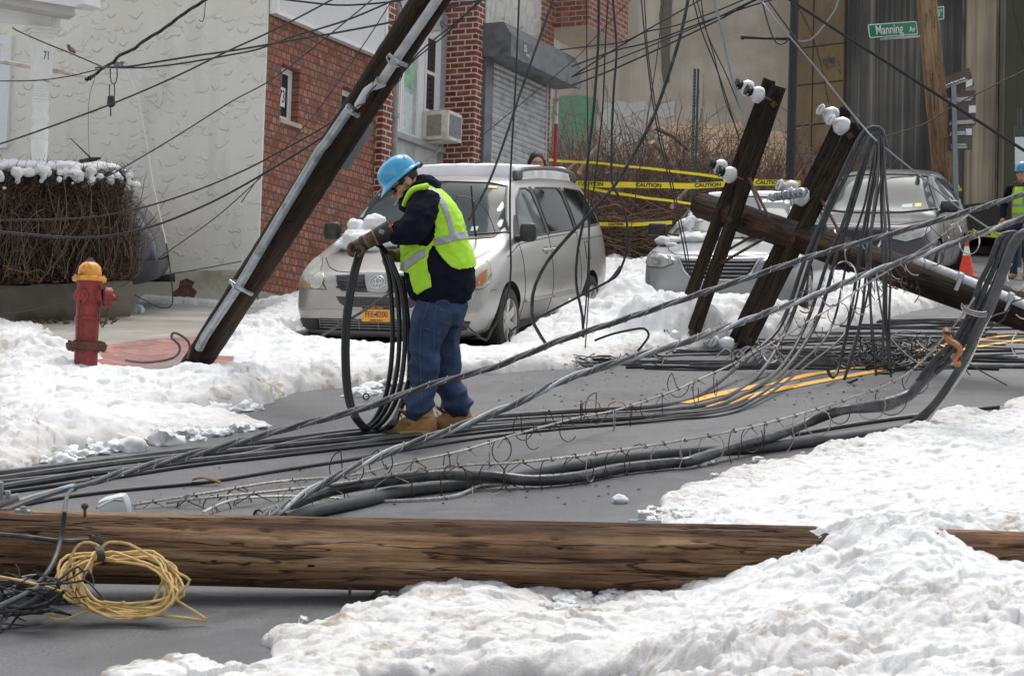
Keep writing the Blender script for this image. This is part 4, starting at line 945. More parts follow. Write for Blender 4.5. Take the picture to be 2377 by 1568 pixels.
for z in (.745,.69): van.line('grille_bar',[(-.43,z),(-.14,z-.006)],'front',.010,BLKPL,.016,parent=gr); van.line('grille_bar',[(.14,z-.006),(.43,z)],'front',.010,BLKPL,.016,parent=gr)
bd=van.patch('badge_plate',[(-.15,.82),(.15,.82),(.10,.655),(.07,.645),(-.07,.645),(-.10,.655)],'front',SILVER,.022,.04,parent=gr)
def ell(cx_,cz,a,b,n=28): return [(cx_+a*math.cos(2*PI*k/n),cz+b*math.sin(2*PI*k/n)) for k in range(n)]
for e in (ell(0,.735,.078,.052),ell(0,.748,.048,.022),ell(0,.735,.019,.046)): van.line('emblem',e,'front',.0055,CHROME,.026,closed=True,parent=gr,step=.02)
van.patch('lower_grille',[(-.44,.60),(.44,.60),(.40,.535),(.34,.50),(-.34,.50),(-.40,.535)],'front',GRM,.004,.04,parent=None)
bl=[(-.88,.375),(-.6,.385),(.6,.385),(.88,.375),(.84,.30),(.76,.27),(-.76,.27),(-.84,.30)]
lg=van.patch('bumper_vent',bl,'front',simple('vent_dark',(.012,.012,.013),.6),.005,.05)
for z in (.30,.325,.35,.372): van.line('vent_slat',[(-.62,z),(.62,z)],'front',.0045,simple('slat_grey',(.32,.31,.29),.4,metal=.4),.014,parent=lg)
for x in (-.62,-.42,-.2,0,.2,.42,.62): van.line('vent_bar',[(x,.285),(x,.378)],'front',.004,_mc['slat_grey'],.012,parent=lg)
for sgn in (-1,1): van.patch('fog_cover',[(sgn*.64,.38),(sgn*.88,.372),(sgn*.84,.30),(sgn*.74,.275),(sgn*.64,.28)],'front',BLKPL,.016,.04,parent=lg)
for sgn in (-1,1):
    for z in (.30,.32,.34,.36): van.line('fog_rib',[(sgn*.66,z),(sgn*.85,z)],'front',.004,BLKPL,.02,parent=lg)
van.line('bumper_crease',[(-.93,.47),(-.5,.475),(.5,.475),(.93,.47)],'front',.006,SILVER,.001)
van.line('bumper_seam',[(.985,.655),(1.0,.66)],'front',.004,SEAM); 
# bonnet seams
van.line('bonnet_seam',[(-.47,.835),(-.2,.825),(.2,.825),(.47,.835),(.60,.87),(.78,.955)],'front',.005,SEAM); van.line('bonnet_seam',[(-.47,.835),(-.60,.87),(-.78,.955)],'front',.005,SEAM)
# plate
pp=van.hit(0,.44,'front',.022); PM=Matrix.Translation(pp+Vector((-.005,-.012,0)))@Matrix.Rotation(R(-3),4,'X')
PLO=simple('plate_gold',(.80,.34,.02),.45,var=.05); PLN=simple('plate_navy',(.02,.03,.08),.45)
mb=MB(); mb.prism(rrect(-.152,.152,-.076,.076,.012),-.003,.003,PM@FZ); npl=mb.build('number_plate',PLO,parent=van.root,smooth=False,label='New York number plate, gold with dark blue letters')
mb=MB(); mb.prism(rrect(-.150,.150,.043,.074,.010),.0035,.005,PM@FZ); mb.build('plate_band',PLN,parent=npl,smooth=False)
text_obj('plate_lettering','NEW YORK',.026,PM@Matrix.Translation((0,-.007,.057))@TXT,PLO,npl,sx=1.05)
text_obj('plate_lettering','FEE 8200',.080,PM@Matrix.Translation((0,-.005,-.006))@TXT,PLN,npl,sx=.78)
text_obj('plate_lettering','EMPIRE STATE',.021,PM@Matrix.Translation((0,-.005,-.062))@TXT,PLN,npl,sx=1.0)
mb=MB(); mb.box((-.012,-.006,-.006),(.026,.002,.016),M=PM); mb.build('plate_emblem',PLN,parent=npl,smooth=False)
# side details
van.line('side_moulding',[(1.52,.50),(2.45,.505)],'side',.022,SILVER,.004,sy=.9); van.line('side_moulding',[(2.49,.505),(3.55,.52)],'side',.022,SILVER,.004)
for l in ([(1.44,1.10),(1.48,.9),(1.47,.5),(1.50,.30)],[(2.47,1.15),(2.47,.7),(2.45,.32)],[(3.53,1.18),(3.55,.8),(3.58,.45)],[(1.50,.30),(2.45,.30),(3.3,.32)],[(3.6,1.08),(4.75,1.10)],[(1.0,.96),(1.44,1.08),(2.5,1.13),(3.6,1.16)]): van.line('door_seam',l,'side',.0045,SEAM,.000)
van.patch('fuel_flap',[(3.80,1.05),(3.97,1.05),(3.97,.86),(3.80,.86)],'side',SILVER,.004,.05); van.line('flap_seam',[(3.80,1.05),(3.97,1.05),(3.97,.86),(3.80,.86)],'side',.003,SEAM,.004,closed=True)
for y in (2.30,2.62):
    h=van.hit(y,1.0,'side',.0); mb=MB(); mb.tube(spline([h+Vector((-.0,-.10,0)),h+Vector((.035,-.07,.003)),h+Vector((.042,0,.005)),h+Vector((.035,.07,.003)),h+Vector((0,.10,0))],.02),.013,8)
    dh=mb.build('door_handle',SILVER,parent=van.root); van.patch('handle_recess',[(y-.06,1.035),(y+.05,1.035),(y+.05,.955),(y-.06,.955)],'side',simple('recess',(.18,.175,.165),.5),.002,.04,parent=dh)
for sgn in (1,-1):
    h=van.hit(1.42,1.13,'side' if sgn==1 else 'left',0); mb=MB(); mb.tube([h,h+Vector((sgn*.10,-.02,.02))],[.04,.03],8)
    bm_=MB(); bm_.bbox(h+Vector((sgn*.13,-.01,.07)),(.17,.12,.19),.045,rot=Matrix.Rotation(R(8)*sgn,3,'Z')); mb.v+=[v for v in bm_.v]; o_=len(mb.v)-len(bm_.v); mb.f+=[tuple(i+o_ for i in f) for f in bm_.f]; mb.m+=bm_.m
    mb.build('wing_mirror',BLKPL,parent=van.root,smooth=60)
# tail lamp wraps the rear corner
van.patch('tail_lamp',[(4.78,1.12),(4.90,1.12),(4.93,1.38),(4.85,1.48),(4.76,1.45)],'side',simple('red_lens',(.30,.015,.02),.2),.006,.05)
# roof rails
for sgn in (1,-1):
    q=[van.hit(sgn*.66,y,'top',z) for y,z in ((2.25,.01),(2.32,.085),(2.6,.105),(3.4,.11),(4.0,.10),(4.32,.075),(4.45,.01))]; mb=MB(); mb.tube(spline(q,.06),.022,8,sy=1.1); mb.bbox(q[0]+Vector((0,.06,.04)),(.06,.24,.10),.03); mb.build('roof_rail',simple('rail_grey',(.10,.105,.11),.4,metal=.3),parent=van.root,smooth=50)
# wipers raised off the glass
for (x0,z0,x1,y1,z1) in ((-.02,1.13,.36,.62,1.56),(.62,1.15,.70,.78,1.52)):
    a=van.hit(x0,z0,'front',.02); b=Vector((x1,y1,z1)); mb=MB(); mb.tube(spline([a,a.lerp(b,.4)+Vector((0,-.03,.0)),b],.05),[.011]*len(spline([a,a.lerp(b,.4)+Vector((0,-.03,.0)),b],.05)),6)
    d_=(b-a).normalized(); c_=a.lerp(b,.78); bl0,bl1=c_-d_*.22+Vector((0,-.05,0)),c_+d_*.30+Vector((0,-.045,0)); mb.tube([bl0,c_+Vector((0,-.035,0)),bl1],.009,6); mb.tube([c_-d_*.1+Vector((0,-.05,0)),c_,c_+d_*.12+Vector((0,-.045,0))],.012,6)
    mb.build('wiper',BLACKP,parent=van.root)
# stickers on the glass
van.patch('sticker',[(.34,1.20),(.47,1.205),(.47,1.255),(.34,1.25)],'front',simple('sticker_teal',(.40,.58,.52),.5,var=.2,scale=60),.009,.05); van.patch('sticker',[(.53,1.21),(.60,1.212),(.60,1.255),(.53,1.253)],'front',_mc['sticker_teal'],.009,.05)
van.patch('sticker',[(.47,1.645),(.60,1.638),(.60,1.66),(.47,1.668)],'front',simple('sticker_yellow',(.65,.62,.15),.5),.009,.05)
for x,sd_ in ((.90,1),(-.90,-1)):
    for y in (1.0,4.02): van.wheel(x,y,.335,.22,RIMS,6,sd_)
mb=MB(); mb.box((0,2.5,.24),(1.7,4.2,.12)); mb.build('underbody',simple('wheel_well',(.008,.008,.008),.95),parent=van.root,smooth=False)
# ---- snow lying on things: lumpy slabs
def lump_slab(name,M,lx,ly,h,label,seed=0,nx=60,ny=36,edge=.12,lump=.03,fx=5,base=None,parent=None,group=None):
    mb=MB(); o=Vector((seed*5.3,seed*2.1,0))
    def ht(u,v):
        x=(u-.5)*lx; y=(v-.5)*ly
        dx=min(u,1-u)*lx; dy=min(v,1-v)*ly; d=min(dx,dy)
        e=min(1,max(0,d/edge)); e=math.sqrt(max(0,1-(1-e)**2))
        return e*(h*(1+.25*mnoise.noise(Vector((x*1.5,y*1.5,seed))))+lump*mnoise.noise(Vector((x*fx,y*fx,3))+o))
    for j in range(ny+1):
        for i in range(nx+1):
            u,v=i/nx,j/ny; x=(u-.5)*lx; y=(v-.5)*ly
            wx=.05*mnoise.noise(Vector((x*4,y*4,7))+o); wy=.05*mnoise.noise(Vector((x*4,y*4,17))+o)
            q=Vector((x+wx,y+wy,0)); b_=base(q.x,q.y) if base else 0
            mb.v.append(Vector((q.x,q.y,b_+ht(u,v))))
    for j in range(ny):
        for i in range(nx): a=j*(nx+1)+i; mb.f.append((a,a+1,a+nx+2,a+nx+1)); mb.m.append(0)
    # close underneath
    k=len(mb.v); 
    for j in range(ny+1):
        for i in range(nx+1):
            if i in(0,nx) or j in(0,ny): pass
    return mb.build(name,SNOW,smooth=True,M=M,label=label,cat='snow' if label else None,kind=None,parent=parent,group=group)
def roofz(x,y):
    h=van.hit(x-.09,y+3.42,'top',0); return (h.z if h else 1.7)-.01
lump_slab('roof_snow',VM@Matrix.Translation((-.09,3.42,0)),1.42,2.1,.135,'thick even slab of snow on the minivan roof',1,70,50,edge=.07,lump=.012,base=roofz)
def clod(mb,c,r,n=8,seed=0,flat=.8,sub=3,dis=.5):
    for k in range(n):
        a_=random.uniform(0,2*PI); d=r*random.uniform(0,.8); mb.ball(Vector(c)+Vector((d*math.cos(a_),d*math.sin(a_),random.uniform(0,r*.5))),(r*random.uniform(.35,.7),r*random.uniform(.35,.7),r*random.uniform(.35,.6)*flat),sub=sub,dis=dis,seed=seed+k)
mb=MB(); random.seed(3)
for (x,y,r,z) in ((-.62,.72,.13,.0),(-.45,.78,.17,.04),(-.28,.85,.16,.02),(-.55,.95,.16,.10),(-.40,.95,.16,.16),(-.22,.98,.12,.08),(-.12,.80,.13,.0),(.0,.82,.12,.02),(.06,.98,.10,.13),(.10,.90,.11,.05),(-.70,.90,.10,.02),(-.3,.7,.12,-.02),(.18,1.0,.09,.14)):
    h=van.hit(x,y,'top',0); clod(mb,h+Vector((0,0,z)),r,5,seed=int(x*50+y*9),flat=.8,dis=.35)
bonnet_van=mb
# ---- silver sedan
SEDP=paintm('pale_silver_paint',(.34,.35,.36),.35,.3,damt=.15)
SM=carframe(2.26,21.9,14,.03)
st=[(-.005,.72,.35,.66,.44,.48,.42,.36),(.02,.78,.48,.72,.62,.66,.60,.25),(.10,.82,.58,.76,.76,.80,.76,.20),(.25,.85,.64,.79,.85,.87,.83,.19),(.55,.88,.70,.82,.88,.905,.86,.19),(.95,.90,.74,.84,.89,.915,.86,.19),(1.18,.945,.76,.87,.89,.915,.86,.19),
(1.30,1.0,.73,.90,.885,.915,.86,.19),(1.75,1.26,.64,.93,.88,.915,.86,.19),(2.10,1.43,.58,.95,.88,.915,.86,.19),(2.6,1.475,.57,.96,.88,.915,.86,.19),(3.3,1.45,.57,.97,.88,.91,.86,.2),(3.9,1.25,.62,.98,.87,.90,.85,.22),(4.3,1.08,.68,.97,.85,.88,.83,.24),(4.75,1.02,.62,.92,.76,.82,.76,.3),(4.84,.95,.55,.85,.68,.74,.68,.36)]
sed=Car(SM,'pale silver sedan parked nose out behind the double timber crossarms, snow on its bonnet','car',st,SEDP,[(.95,.37),(3.72,.37)],.325)
ws=[(-.80,.985),(-.70,1.14),(-.55,1.385),(-.4,1.405),(0,1.42),(.4,1.405),(.55,1.385),(.70,1.14),(.80,.985),(.4,.955),(0,.945),(-.4,.955)]
sed.patch('windscreen',ws,'front',WGLASS,.005,.07); sed.line('windscreen_trim',ws,'front',.012,BLKPL,.004,closed=True)
g=[(-.44,.745),(.44,.745),(.37,.61),(.28,.52),(-.28,.52),(-.37,.61)]
gq=sed.patch('grille',g,'front',simple('grille_dark',(.02,.02,.022),.5),.006,.05); sed.line('grille_trim',g,'front',.014,CHROME,.010,closed=True,parent=gq)
for i,z in enumerate((.565,.61,.65,.69,.725)): sed.line('grille_bar',[(-.30-.03*i,z),(.30+.03*i,z)],'front',.0085,SEDP,.02,parent=gq)
HL=[(.50,.69),(.62,.645),(.80,.65),(.86,.69),(.865,.76),(.82,.81),(.66,.795),(.54,.755)]
for sgn in (1,-1):
    o=HL if sgn==1 else mirror_pts(HL); hl=sed.patch('headlight',o,'front',simple('clear_lens',(.38,.39,.36),.12,var=.35,scale=9,coat=1),.010,.05); sed.line('headlight_rim',o,'front',.007,BLKPL,.006,closed=True,parent=hl)
    ring=[(.70*sgn+.045*math.cos(a),.725+.045*math.sin(a)) for a in [2*PI*k/16 for k in range(16)]]; sed.patch('lamp_lens',ring,'front',LENSI,.02,.03,parent=hl)
    h=sed.hit(1.5,.98,'side' if sgn==1 else 'left',0); mb=MB(); mb.bbox(h+Vector((sgn*.13,0,.06)),(.22,.11,.15),.045); mb.build('wing_mirror',BLKPL,parent=sed.root,smooth=60)
sed.patch('lower_grille',[(-.5,.36),(.5,.36),(.45,.27),(-.45,.27)],'front',GRM,.004,.05)
sed.patch('window',[(1.62,.98),(2.45,1.0),(2.42,1.37),(2.15,1.36)],'side',TGLASS,.004,.08); sed.patch('window',[(2.52,1.0),(3.4,1.02),(3.3,1.30),(2.9,1.38),(2.52,1.38)],'side',TGLASS,.004,.08)
sed.line('bonnet_seam',[(-.5,.79),(0,.78),(.5,.79),(.70,.86),(.76,.93)],'front',.005,SEAM); sed.line('bonnet_seam',[(-.5,.79),(-.70,.86),(-.76,.93)],'front',.005,SEAM)
for x,sd_ in ((.81,1),(-.81,-1)):
    for y in (.95,3.72): sed.wheel(x,y,.325,.2,RIMS,7,sd_)
mb=MB(); random.seed(5)
for (x,y,r,z) in ((-.72,.95,.13,0),(-.55,1.05,.15,.02),(-.40,1.1,.14,.02),(-.60,1.25,.13,.12),(-.48,1.3,.10,.15),(-.25,1.15,.12,0),(-.05,1.15,.12,0),(.2,1.15,.12,0),(-.62,.8,.10,-.02)):
    h=sed.hit(x,y,'top',0); clod(mb,h+Vector((0,0,z)),r,4,seed=int(x*70),flat=.7,dis=.3)
bonnet_sed=mb
def rz(x,y):
    h=sed.hit(x,y+2.7,'top',0); return (h.z if h else 1.4)-.008
lump_slab('roof_snow',SM@Matrix.Translation((0,2.7,0)),1.05,.9,.04,'thin snow on the silver sedan roof',4,40,30,edge=.06,lump=.012,base=rz)
# ---- dark grey suv
SUVP=paintm('gunmetal_paint',(.055,.058,.064),.3,.4,damt=.25)
UM=carframe(4.70,27.0,20,.14)
st=[(-.005,.80,.38,.72,.46,.50,.44,.42),(.03,.88,.52,.80,.64,.68,.62,.30),(.12,.93,.62,.84,.80,.84,.79,.25),(.28,.975,.70,.88,.88,.91,.86,.24),(.6,1.02,.76,.95,.90,.93,.88,.24),(.98,1.06,.80,.98,.905,.935,.88,.24),(1.14,1.11,.79,1.02,.90,.935,.88,.24),
(1.5,1.38,.68,1.05,.90,.935,.88,.24),(1.85,1.62,.62,1.07,.895,.935,.88,.24),(2.2,1.70,.61,1.08,.895,.935,.88,.24),(3.1,1.71,.61,1.10,.89,.93,.88,.24),(3.9,1.64,.60,1.12,.88,.92,.87,.25),(4.35,1.45,.60,1.12,.84,.89,.84,.28),(4.55,1.1,.6,1.0,.78,.84,.78,.34),(4.62,.95,.52,.85,.70,.76,.7,.40)]
suv=Car(UM,'dark grey SUV parked in front of the dark streaked wall, seen behind the hanging cables','suv',st,SUVP,[(.95,.41),(3.66,.41)],.355,name='parked_suv')
ws=[(-.82,1.13),(-.72,1.32),(-.60,1.58),(-.4,1.61),(0,1.62),(.4,1.61),(.60,1.58),(.72,1.32),(.82,1.13),(.4,1.085),(0,1.075),(-.4,1.085)]
suv.patch('windscreen',ws,'front',WGLASS,.005,.07); suv.line('windscreen_trim',ws,'front',.016,BLKPL,.004,closed=True)
suv.patch('sticker',[(.36,1.14),(.50,1.15),(.50,1.20),(.36,1.19)],'front',_mc['sticker_teal'],.009,.05); suv.patch('sticker',[(.53,1.155),(.62,1.16),(.62,1.21),(.53,1.205)],'front',_mc['sticker_yellow'],.009,.05)
gq=suv.patch('grille',[(-.34,.83),(.34,.83),(.20,.60),(.12,.53),(-.12,.53),(-.20,.60)],'front',simple('grille_dark',(.02,.02,.022),.5),.008,.05); suv.line('grille_chrome',[(-.36,.84),(-.22,.60),(-.12,.50),(.12,.50),(.22,.60),(.36,.84)],'front',.022,CHROME,.014,parent=gq)
suv.patch('grille_band',[(-.80,.90),(.80,.90),(.60,.845),(-.60,.845)],'front',BLACKP,.006,.05)  # black strip across the nose just above the grille
HL=[(.42,.74),(.60,.70),(.80,.76),(.87,.84),(.86,.90),(.70,.885),(.46,.83)]
for sgn in (1,-1):
    o=HL if sgn==1 else mirror_pts(HL); hl=suv.patch('headlight',o,'front',_mc['clear_lens'],.010,.05); suv.line('headlight_rim',o,'front',.008,BLKPL,.006,closed=True,parent=hl)
    h=suv.hit(1.42,1.09,'side' if sgn==1 else 'left',0); mb=MB(); mb.bbox(h+Vector((sgn*.14,0,.08)),(.26,.14,.17),.055); mb.tube([h,h+Vector((sgn*.06,0,.02))],.03,8); mb.build('wing_mirror',SUVP,parent=suv.root,smooth=60)
suv.patch('lower_grille',[(-.6,.42),(.6,.42),(.5,.30),(-.5,.30)],'front',GRM,.004,.05)
suv.patch('window',[(1.5,1.10),(2.35,1.13),(2.33,1.57),(2.1,1.57),(1.8,1.42)],'side',TGLASS,.004,.08); suv.patch('window',[(2.42,1.13),(3.25,1.16),(3.22,1.55),(2.42,1.58)],'side',TGLASS,.004,.08); suv.patch('window',[(3.35,1.18),(3.95,1.25),(3.6,1.48),(3.34,1.54)],'side',TGLASS,.004,.08)
suv.line('window_chrome',[(1.42,1.085),(2.4,1.115),(3.3,1.145),(3.98,1.23),(3.62,1.50),(3.3,1.57),(2.2,1.61)],'side',.010,CHROME,.004)
for l in ([(1.40,1.05),(1.42,.7),(1.45,.35)],[(2.38,1.1),(2.38,.4)],[(3.3,1.12),(3.28,.7),(3.2,.5)]): suv.line('door_seam',l,'side',.005,SEAM,0)
suv.line('bonnet_seam',[(-.5,.925),(0,.915),(.5,.925),(.76,.98)],'front',.006,SEAM)
for x,sd_ in ((.82,1),(-.82,-1)):
    for y in (.95,3.66): suv.wheel(x,y,.355,.23,RIMS,5,sd_)
# ---- dark SUV tail behind the hedge: only roof, tail lamp and bumper show
KM=Matrix.Translation(G(352,655,.12))@Matrix.Rotation(R(63),4,'Z')
KM=Matrix.Translation(Vector((-4.10,23.55,.12)))@Matrix.Rotation(R(96),4,'Z')
DKP=paintm('dark_blue_grey_paint',(.07,.08,.10),.5,.25,damt=.4)
st=[(-.01,.80,.50,.72,.70,.76,.70,.50),(.05,.95,.60,.85,.82,.88,.82,.42),(.16,1.15,.62,.95,.86,.92,.88,.38),(.42,1.45,.60,1.0,.88,.94,.90,.34),(.75,1.66,.60,1.05,.89,.95,.90,.32),(1.1,1.74,.62,1.08,.89,.95,.90,.32),(2.0,1.76,.63,1.08,.89,.95,.90,.32),(3.0,1.70,.62,1.07,.89,.95,.90,.32),(3.5,1.15,.72,1.02,.88,.93,.88,.32),(4.5,1.0,.66,.9,.8,.85,.8,.35)]
kc=Car(KM,'dark SUV mostly hidden behind the hedge, its aerial and rear bumper showing','suv',st,DKP,[(.95,.42),(3.7,.42)],.37,name='parked_suv')
kc.patch('tail_lamp',[(.70,.78),(.86,.80),(.88,1.15),(.78,1.3),(.72,1.1)],'front',AMBER,.01,.05)
kc.patch('bumper',[(-.93,.62),(.93,.62),(.93,.34),(-.93,.34)],'front',simple('bumper_grey',(.075,.08,.085),.5),.03,.05)
kc.patch('bumper',[(.0,.62),(.9,.62),(.9,.34),(.0,.34)],'side',_mc['bumper_grey'],.03,.05)
mb=MB(); mb.tube([(0.4,1.0,1.74),(.4,.85,1.77),(.4,.75,1.79)],[.03,.03,.01],8); mb.tube([(.4,.85,1.77),(.4,1.1,2.02)],[.012,.005],6); mb.build('aerial',BLACKP,parent=kc.root)
mb=MB(); mb.tube([(.45,-.10,.36),(.45,.3,.36)],.05,10); mb.build('exhaust',BLACKP,parent=kc.root)
kc.patch('window',[(.6,1.1),(1.6,1.1),(1.6,1.6),(.75,1.6)],'side',TGLASS,.004,.1)
for x,sd_ in ((.82,1),(-.82,-1)):
    for y in (.95,3.7): kc.wheel(x,y,.37,.23,RIMS,5,sd_)
# ================================================================ hedge, its low wall, brush
OLDC=OLDCON
hw=[G(-120,748,.12),G(60,745,.12),G(170,742,.12),G(309,735,.12)]
def ray_to_z(p,h): return p+Vector((0,0,h))
# low retaining wall as one broken-faced prism
a=G(-160,762,.12); b=G(309,734,.12); X=(b-a).normalized(); Y=Vector((-X.y,X.x,0)); Lw=(b-a).length
HM=frame(a,X,Y,Vector((0,0,1)))
mb=MB(); nx=60; nz=8
for k in range(2):
    pass
def wz(u,v): return .035*mnoise.noise(Vector((u*3,v*5,1)))+.02*mnoise.noise(Vector((u*11,v*14,4)))
HT=.42
for i in range(nx+1):
    for j in range(nz+1):
        u=Lw*i/nx; v=HT*j/nz; und=.07*max(0,1-v/.12)*(1 if 1.0<u<3.2 else .2); mb.v.append(Vector((u,-wz(u,v)+und,v-.02+(.02*mnoise.noise(Vector((u*4,0,0))) if j==nz else 0))))
for i in range(nx):
    for j in range(nz): q=i*(nz+1)+j; mb.f.append((q,q+nz+1,q+nz+2,q+1)); mb.m.append(0)
o_=len(mb.v)
for i in range(nx+1):
    t_=mb.v[i*(nz+1)+nz]; mb.v.append(t_+Vector((0,.9,-.02)))
for i in range(nx): mb.f.append((i*(nz+1)+nz,(i+1)*(nz+1)+nz,o_+i+1,o_+i)); mb.m.append(0)
# right end face
e0=[nx*(nz+1)+j for j in range(nz+1)]; base=len(mb.v); mb.v.append(Vector((Lw,.9,-.02))); mb.f.append(tuple(e0+[o_+nx,base])[::-1]); mb.m.append(0)
mb.build('retaining_wall',OLDC,smooth=50,M=HM,label='low crumbling brown concrete wall under the hedge',cat='wall')
TWIG=NT('twig'); _n=TWIG.noise(3,4); TWIG.fin(TWIG.mix(TWIG.ramp(_n,[(.35,0),(.65,1)]),(.07,.042,.026),(.16,.098,.058)),.85); TWIG=TWIG.m
TWIGD=simple('twig_dark',(.06,.038,.024),.9,var=.4,scale=3)
TWIGG=simple('twig_grey',(.19,.155,.125),.85,var=.3,scale=3)
def sticks(name,segs,mat,**k):
    # segs: list of (points, r0, r1) -> 3-sided tubes in one mesh (numpy)
    vs=[]; fs=[]; b=0
    for pts,r0,r1 in segs:
        P_=np.array([tuple(p) for p in pts]); n=len(P_)
        t=np.gradient(P_,axis=0); t/=np.linalg.norm(t,axis=1,keepdims=True)+1e-9
        ref=np.array([.3,.2,.93]) if abs(t[0][2])<.8 else np.array([1,.1,.1]); u=np.cross(t,ref); u/=np.linalg.norm(u,axis=1,keepdims=True)+1e-9; w_=np.cross(t,u)
        r=np.linspace(r0,r1,n)[:,None]
        for k3 in range(3):
            a_=2*PI*k3/3; vs.append(P_+(u*math.cos(a_)+w_*math.sin(a_))*r)
        for k3 in range(3):
            k4=(k3+1)%3; i=np.arange(n-1); fs.append(np.stack([b+k3*n+i,b+k4*n+i,b+k4*n+i+1,b+k3*n+i+1],1))
        b+=3*n
    me=npmesh(name,np.concatenate(vs),np.concatenate(fs),mat,True); return objmesh(name,me,**k)
def wiggle(p,d,L,n,j):
    q=[np.array(p,float)]; d=np.array(d,float); d/=np.linalg.norm(d)
    for i in range(n):
        d=d+rng.normal(0,j,3); d/=np.linalg.norm(d); q.append(q[-1]+d*L/n)
    return q
hx=Lw-.05; depth=.95
hedge=empty('hedge',HM@Matrix.Translation((0,0,HT)),'clipped bare brown twiggy hedge on the low wall, snow along its top','hedge')
# local: x along wall, y depth, z up; height from pixels
s21=FD/21.4; HH=(655-395)/s21+.02
segs=[];segd=[];segg=[]
x0h=Lw-3.4
for i in range(900):
    x=rng.uniform(x0h,hx-.12); y=rng.uniform(.05,depth); d=(rng.normal(0,.12),rng.normal(0,.12),1)
    L_=HH*rng.uniform(.6,.98); q=wiggle((x,y,0),d,L_,6,.09); (segd if rng.random()<.7 else segs).append((q,.008,.003))
def inside(p):
    bul=.13*math.sin(PI*min(1,max(0,p[2]/HH))); return x0h-.4<p[0]<hx+bul+.03+.12*mnoise.noise(Vector((p[1]*3,p[2]*4,0))) and -.10-bul<p[1]<depth and -.05<p[2]<HH+.05*mnoise.noise(Vector((p[0]*4,p[1]*4,2)))
for i in range(420):
    x=rng.uniform(x0h,hx+.1); q=wiggle((x,rng.uniform(-.2,-.05),rng.uniform(0,HH*.4)),(rng.normal(0,.35),-.05,1),HH*rng.uniform(.3,.65),6,.2); (segg if rng.random()<.35 else segs).append((q,.0075,.003))
cnt=0
while cnt<15000:
    fr=rng.random()
    if fr<.62: p=(rng.uniform(x0h,hx),rng.uniform(-.14,.22),rng.uniform(0,HH))
    elif fr<.84: p=(rng.uniform(hx-.3,hx+.22),rng.uniform(-.05,depth),rng.uniform(0,HH))
    else: p=(rng.uniform(x0h,hx),rng.uniform(0,depth),rng.uniform(HH*.75,HH))
    if not inside(p): continue
    cnt+=1; out=np.array([0,-.6,0]) if fr<.62 else (np.array([.7,-.2,0]) if fr<.82 else np.array([0,-.1,.6]))
    d=out+rng.normal(0,.55,3)+np.array([0,0,.35]); L_=rng.uniform(.06,.20); q=wiggle(p,d,L_,3,.35)
    r_=rng.random(); (segs if r_<.5 else (segd if r_<.8 else segg)).append((q,rng.uniform(.0022,.0048),.0015))
def child(o,par):
    o.parent=par; return o
child(sticks('twigs',segs,TWIG,kind='stuff'),hedge); child(sticks('dark_twigs',segd,TWIGD,kind='stuff'),hedge); child(sticks('grey_twigs',segg,TWIGG,kind='stuff'),hedge)
mb=MB(); 
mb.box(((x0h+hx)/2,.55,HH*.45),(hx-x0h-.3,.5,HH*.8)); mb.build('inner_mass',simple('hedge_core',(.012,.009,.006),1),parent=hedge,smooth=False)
lv=MB()
for i in range(260):
    cx_=rng.choice([1.75,1.9,2.25,2.4,2.9]); p=Vector((x0h+cx_+rng.normal(0,.12),-.10+rng.normal(0,.04),HH*.35+rng.normal(0,.22))); 
    if not(0<p.z<HH): continue
    a=Vector(rng.normal(0,1,3)).normalized()*.022; b_=a.orthogonal().normalized()*.010; lv.add([p-a,p-b_,p+a,p+b_],[(0,1,2,3)])
lv.build('leaves',simple('hedge_leaf',(.045,.07,.025),.7,var=.4,scale=5),parent=hedge,smooth=False,kind='stuff')
lv=MB()
for i in range(120):
    p=Vector((rng.uniform(x0h+1,hx),-.12+rng.normal(0,.05),abs(rng.normal(0,.10)))); a=Vector(rng.normal(0,1,3)).normalized()*.03; b_=a.orthogonal().normalized()*.014; lv.add([p-a,p-b_,p+a,p+b_],[(0,1,2,3)])
lv.build('dead_leaves',simple('dead_leaf',(.20,.09,.035),.8,var=.4,scale=5),parent=hedge,smooth=False,kind='stuff')
# wire mesh in front of the hedge, left part
mb=MB()
for k in range(22): z=.02+k*.03; mb.tube([(x0h-.2,-.17,z),(x0h+1.35,-.17,z)],.0014,3,caps=False)
for k in range(46): x=x0h-.05+k*.03; mb.tube([(x,-.17,0),(x,-.17,.66)],.0014,3,caps=False)
mb.build('wire_mesh',BLACKP,parent=hedge,smooth=False,kind='stuff')
# hedge snow cap: pillowy blobs with drips
mb=MB(); random.seed(11)
for i in range(150):
    x=random.uniform(x0h-.1,hx-.02); y=random.uniform(-.02,depth*.8); r=random.uniform(.09,.16)
    z=HH+.03+.03*mnoise.noise(Vector((x*2,y*2,0))); mb.ball((x,y,z-.015),(r*1.25,r*1.1,r*.46),sub=2,dis=.15,seed=i)
for i in range(95):
    x=random.uniform(x0h,hx+.05); r=random.uniform(.022,.055); t_=abs(random.gauss(0,1)); mb.ball((x,-.10-random.uniform(0,.07),HH-.02-t_*.085),(r*1.1,r*.8,r),sub=2,dis=.25,seed=i)
for i in range(26):
    mb.ball((hx+random.uniform(0,.07),random.uniform(0,.6),HH-random.uniform(0,.12)),random.uniform(.03,.06),sub=2,dis=.2,seed=i)
hedge_mb=mb
# dirt lumps at foot of the wall
mb=MB(); random.seed(12)
for i in range(90):
    p=G(random.uniform(-20,275),random.uniform(728,752),.13); mb.ball(p,random.uniform(.01,.045),sub=1,dis=.4,seed=i)
mb.build('rubble',simple('rubble_brown',(.10,.075,.05),.95,var=.4,scale=20),smooth=False,kind='stuff')
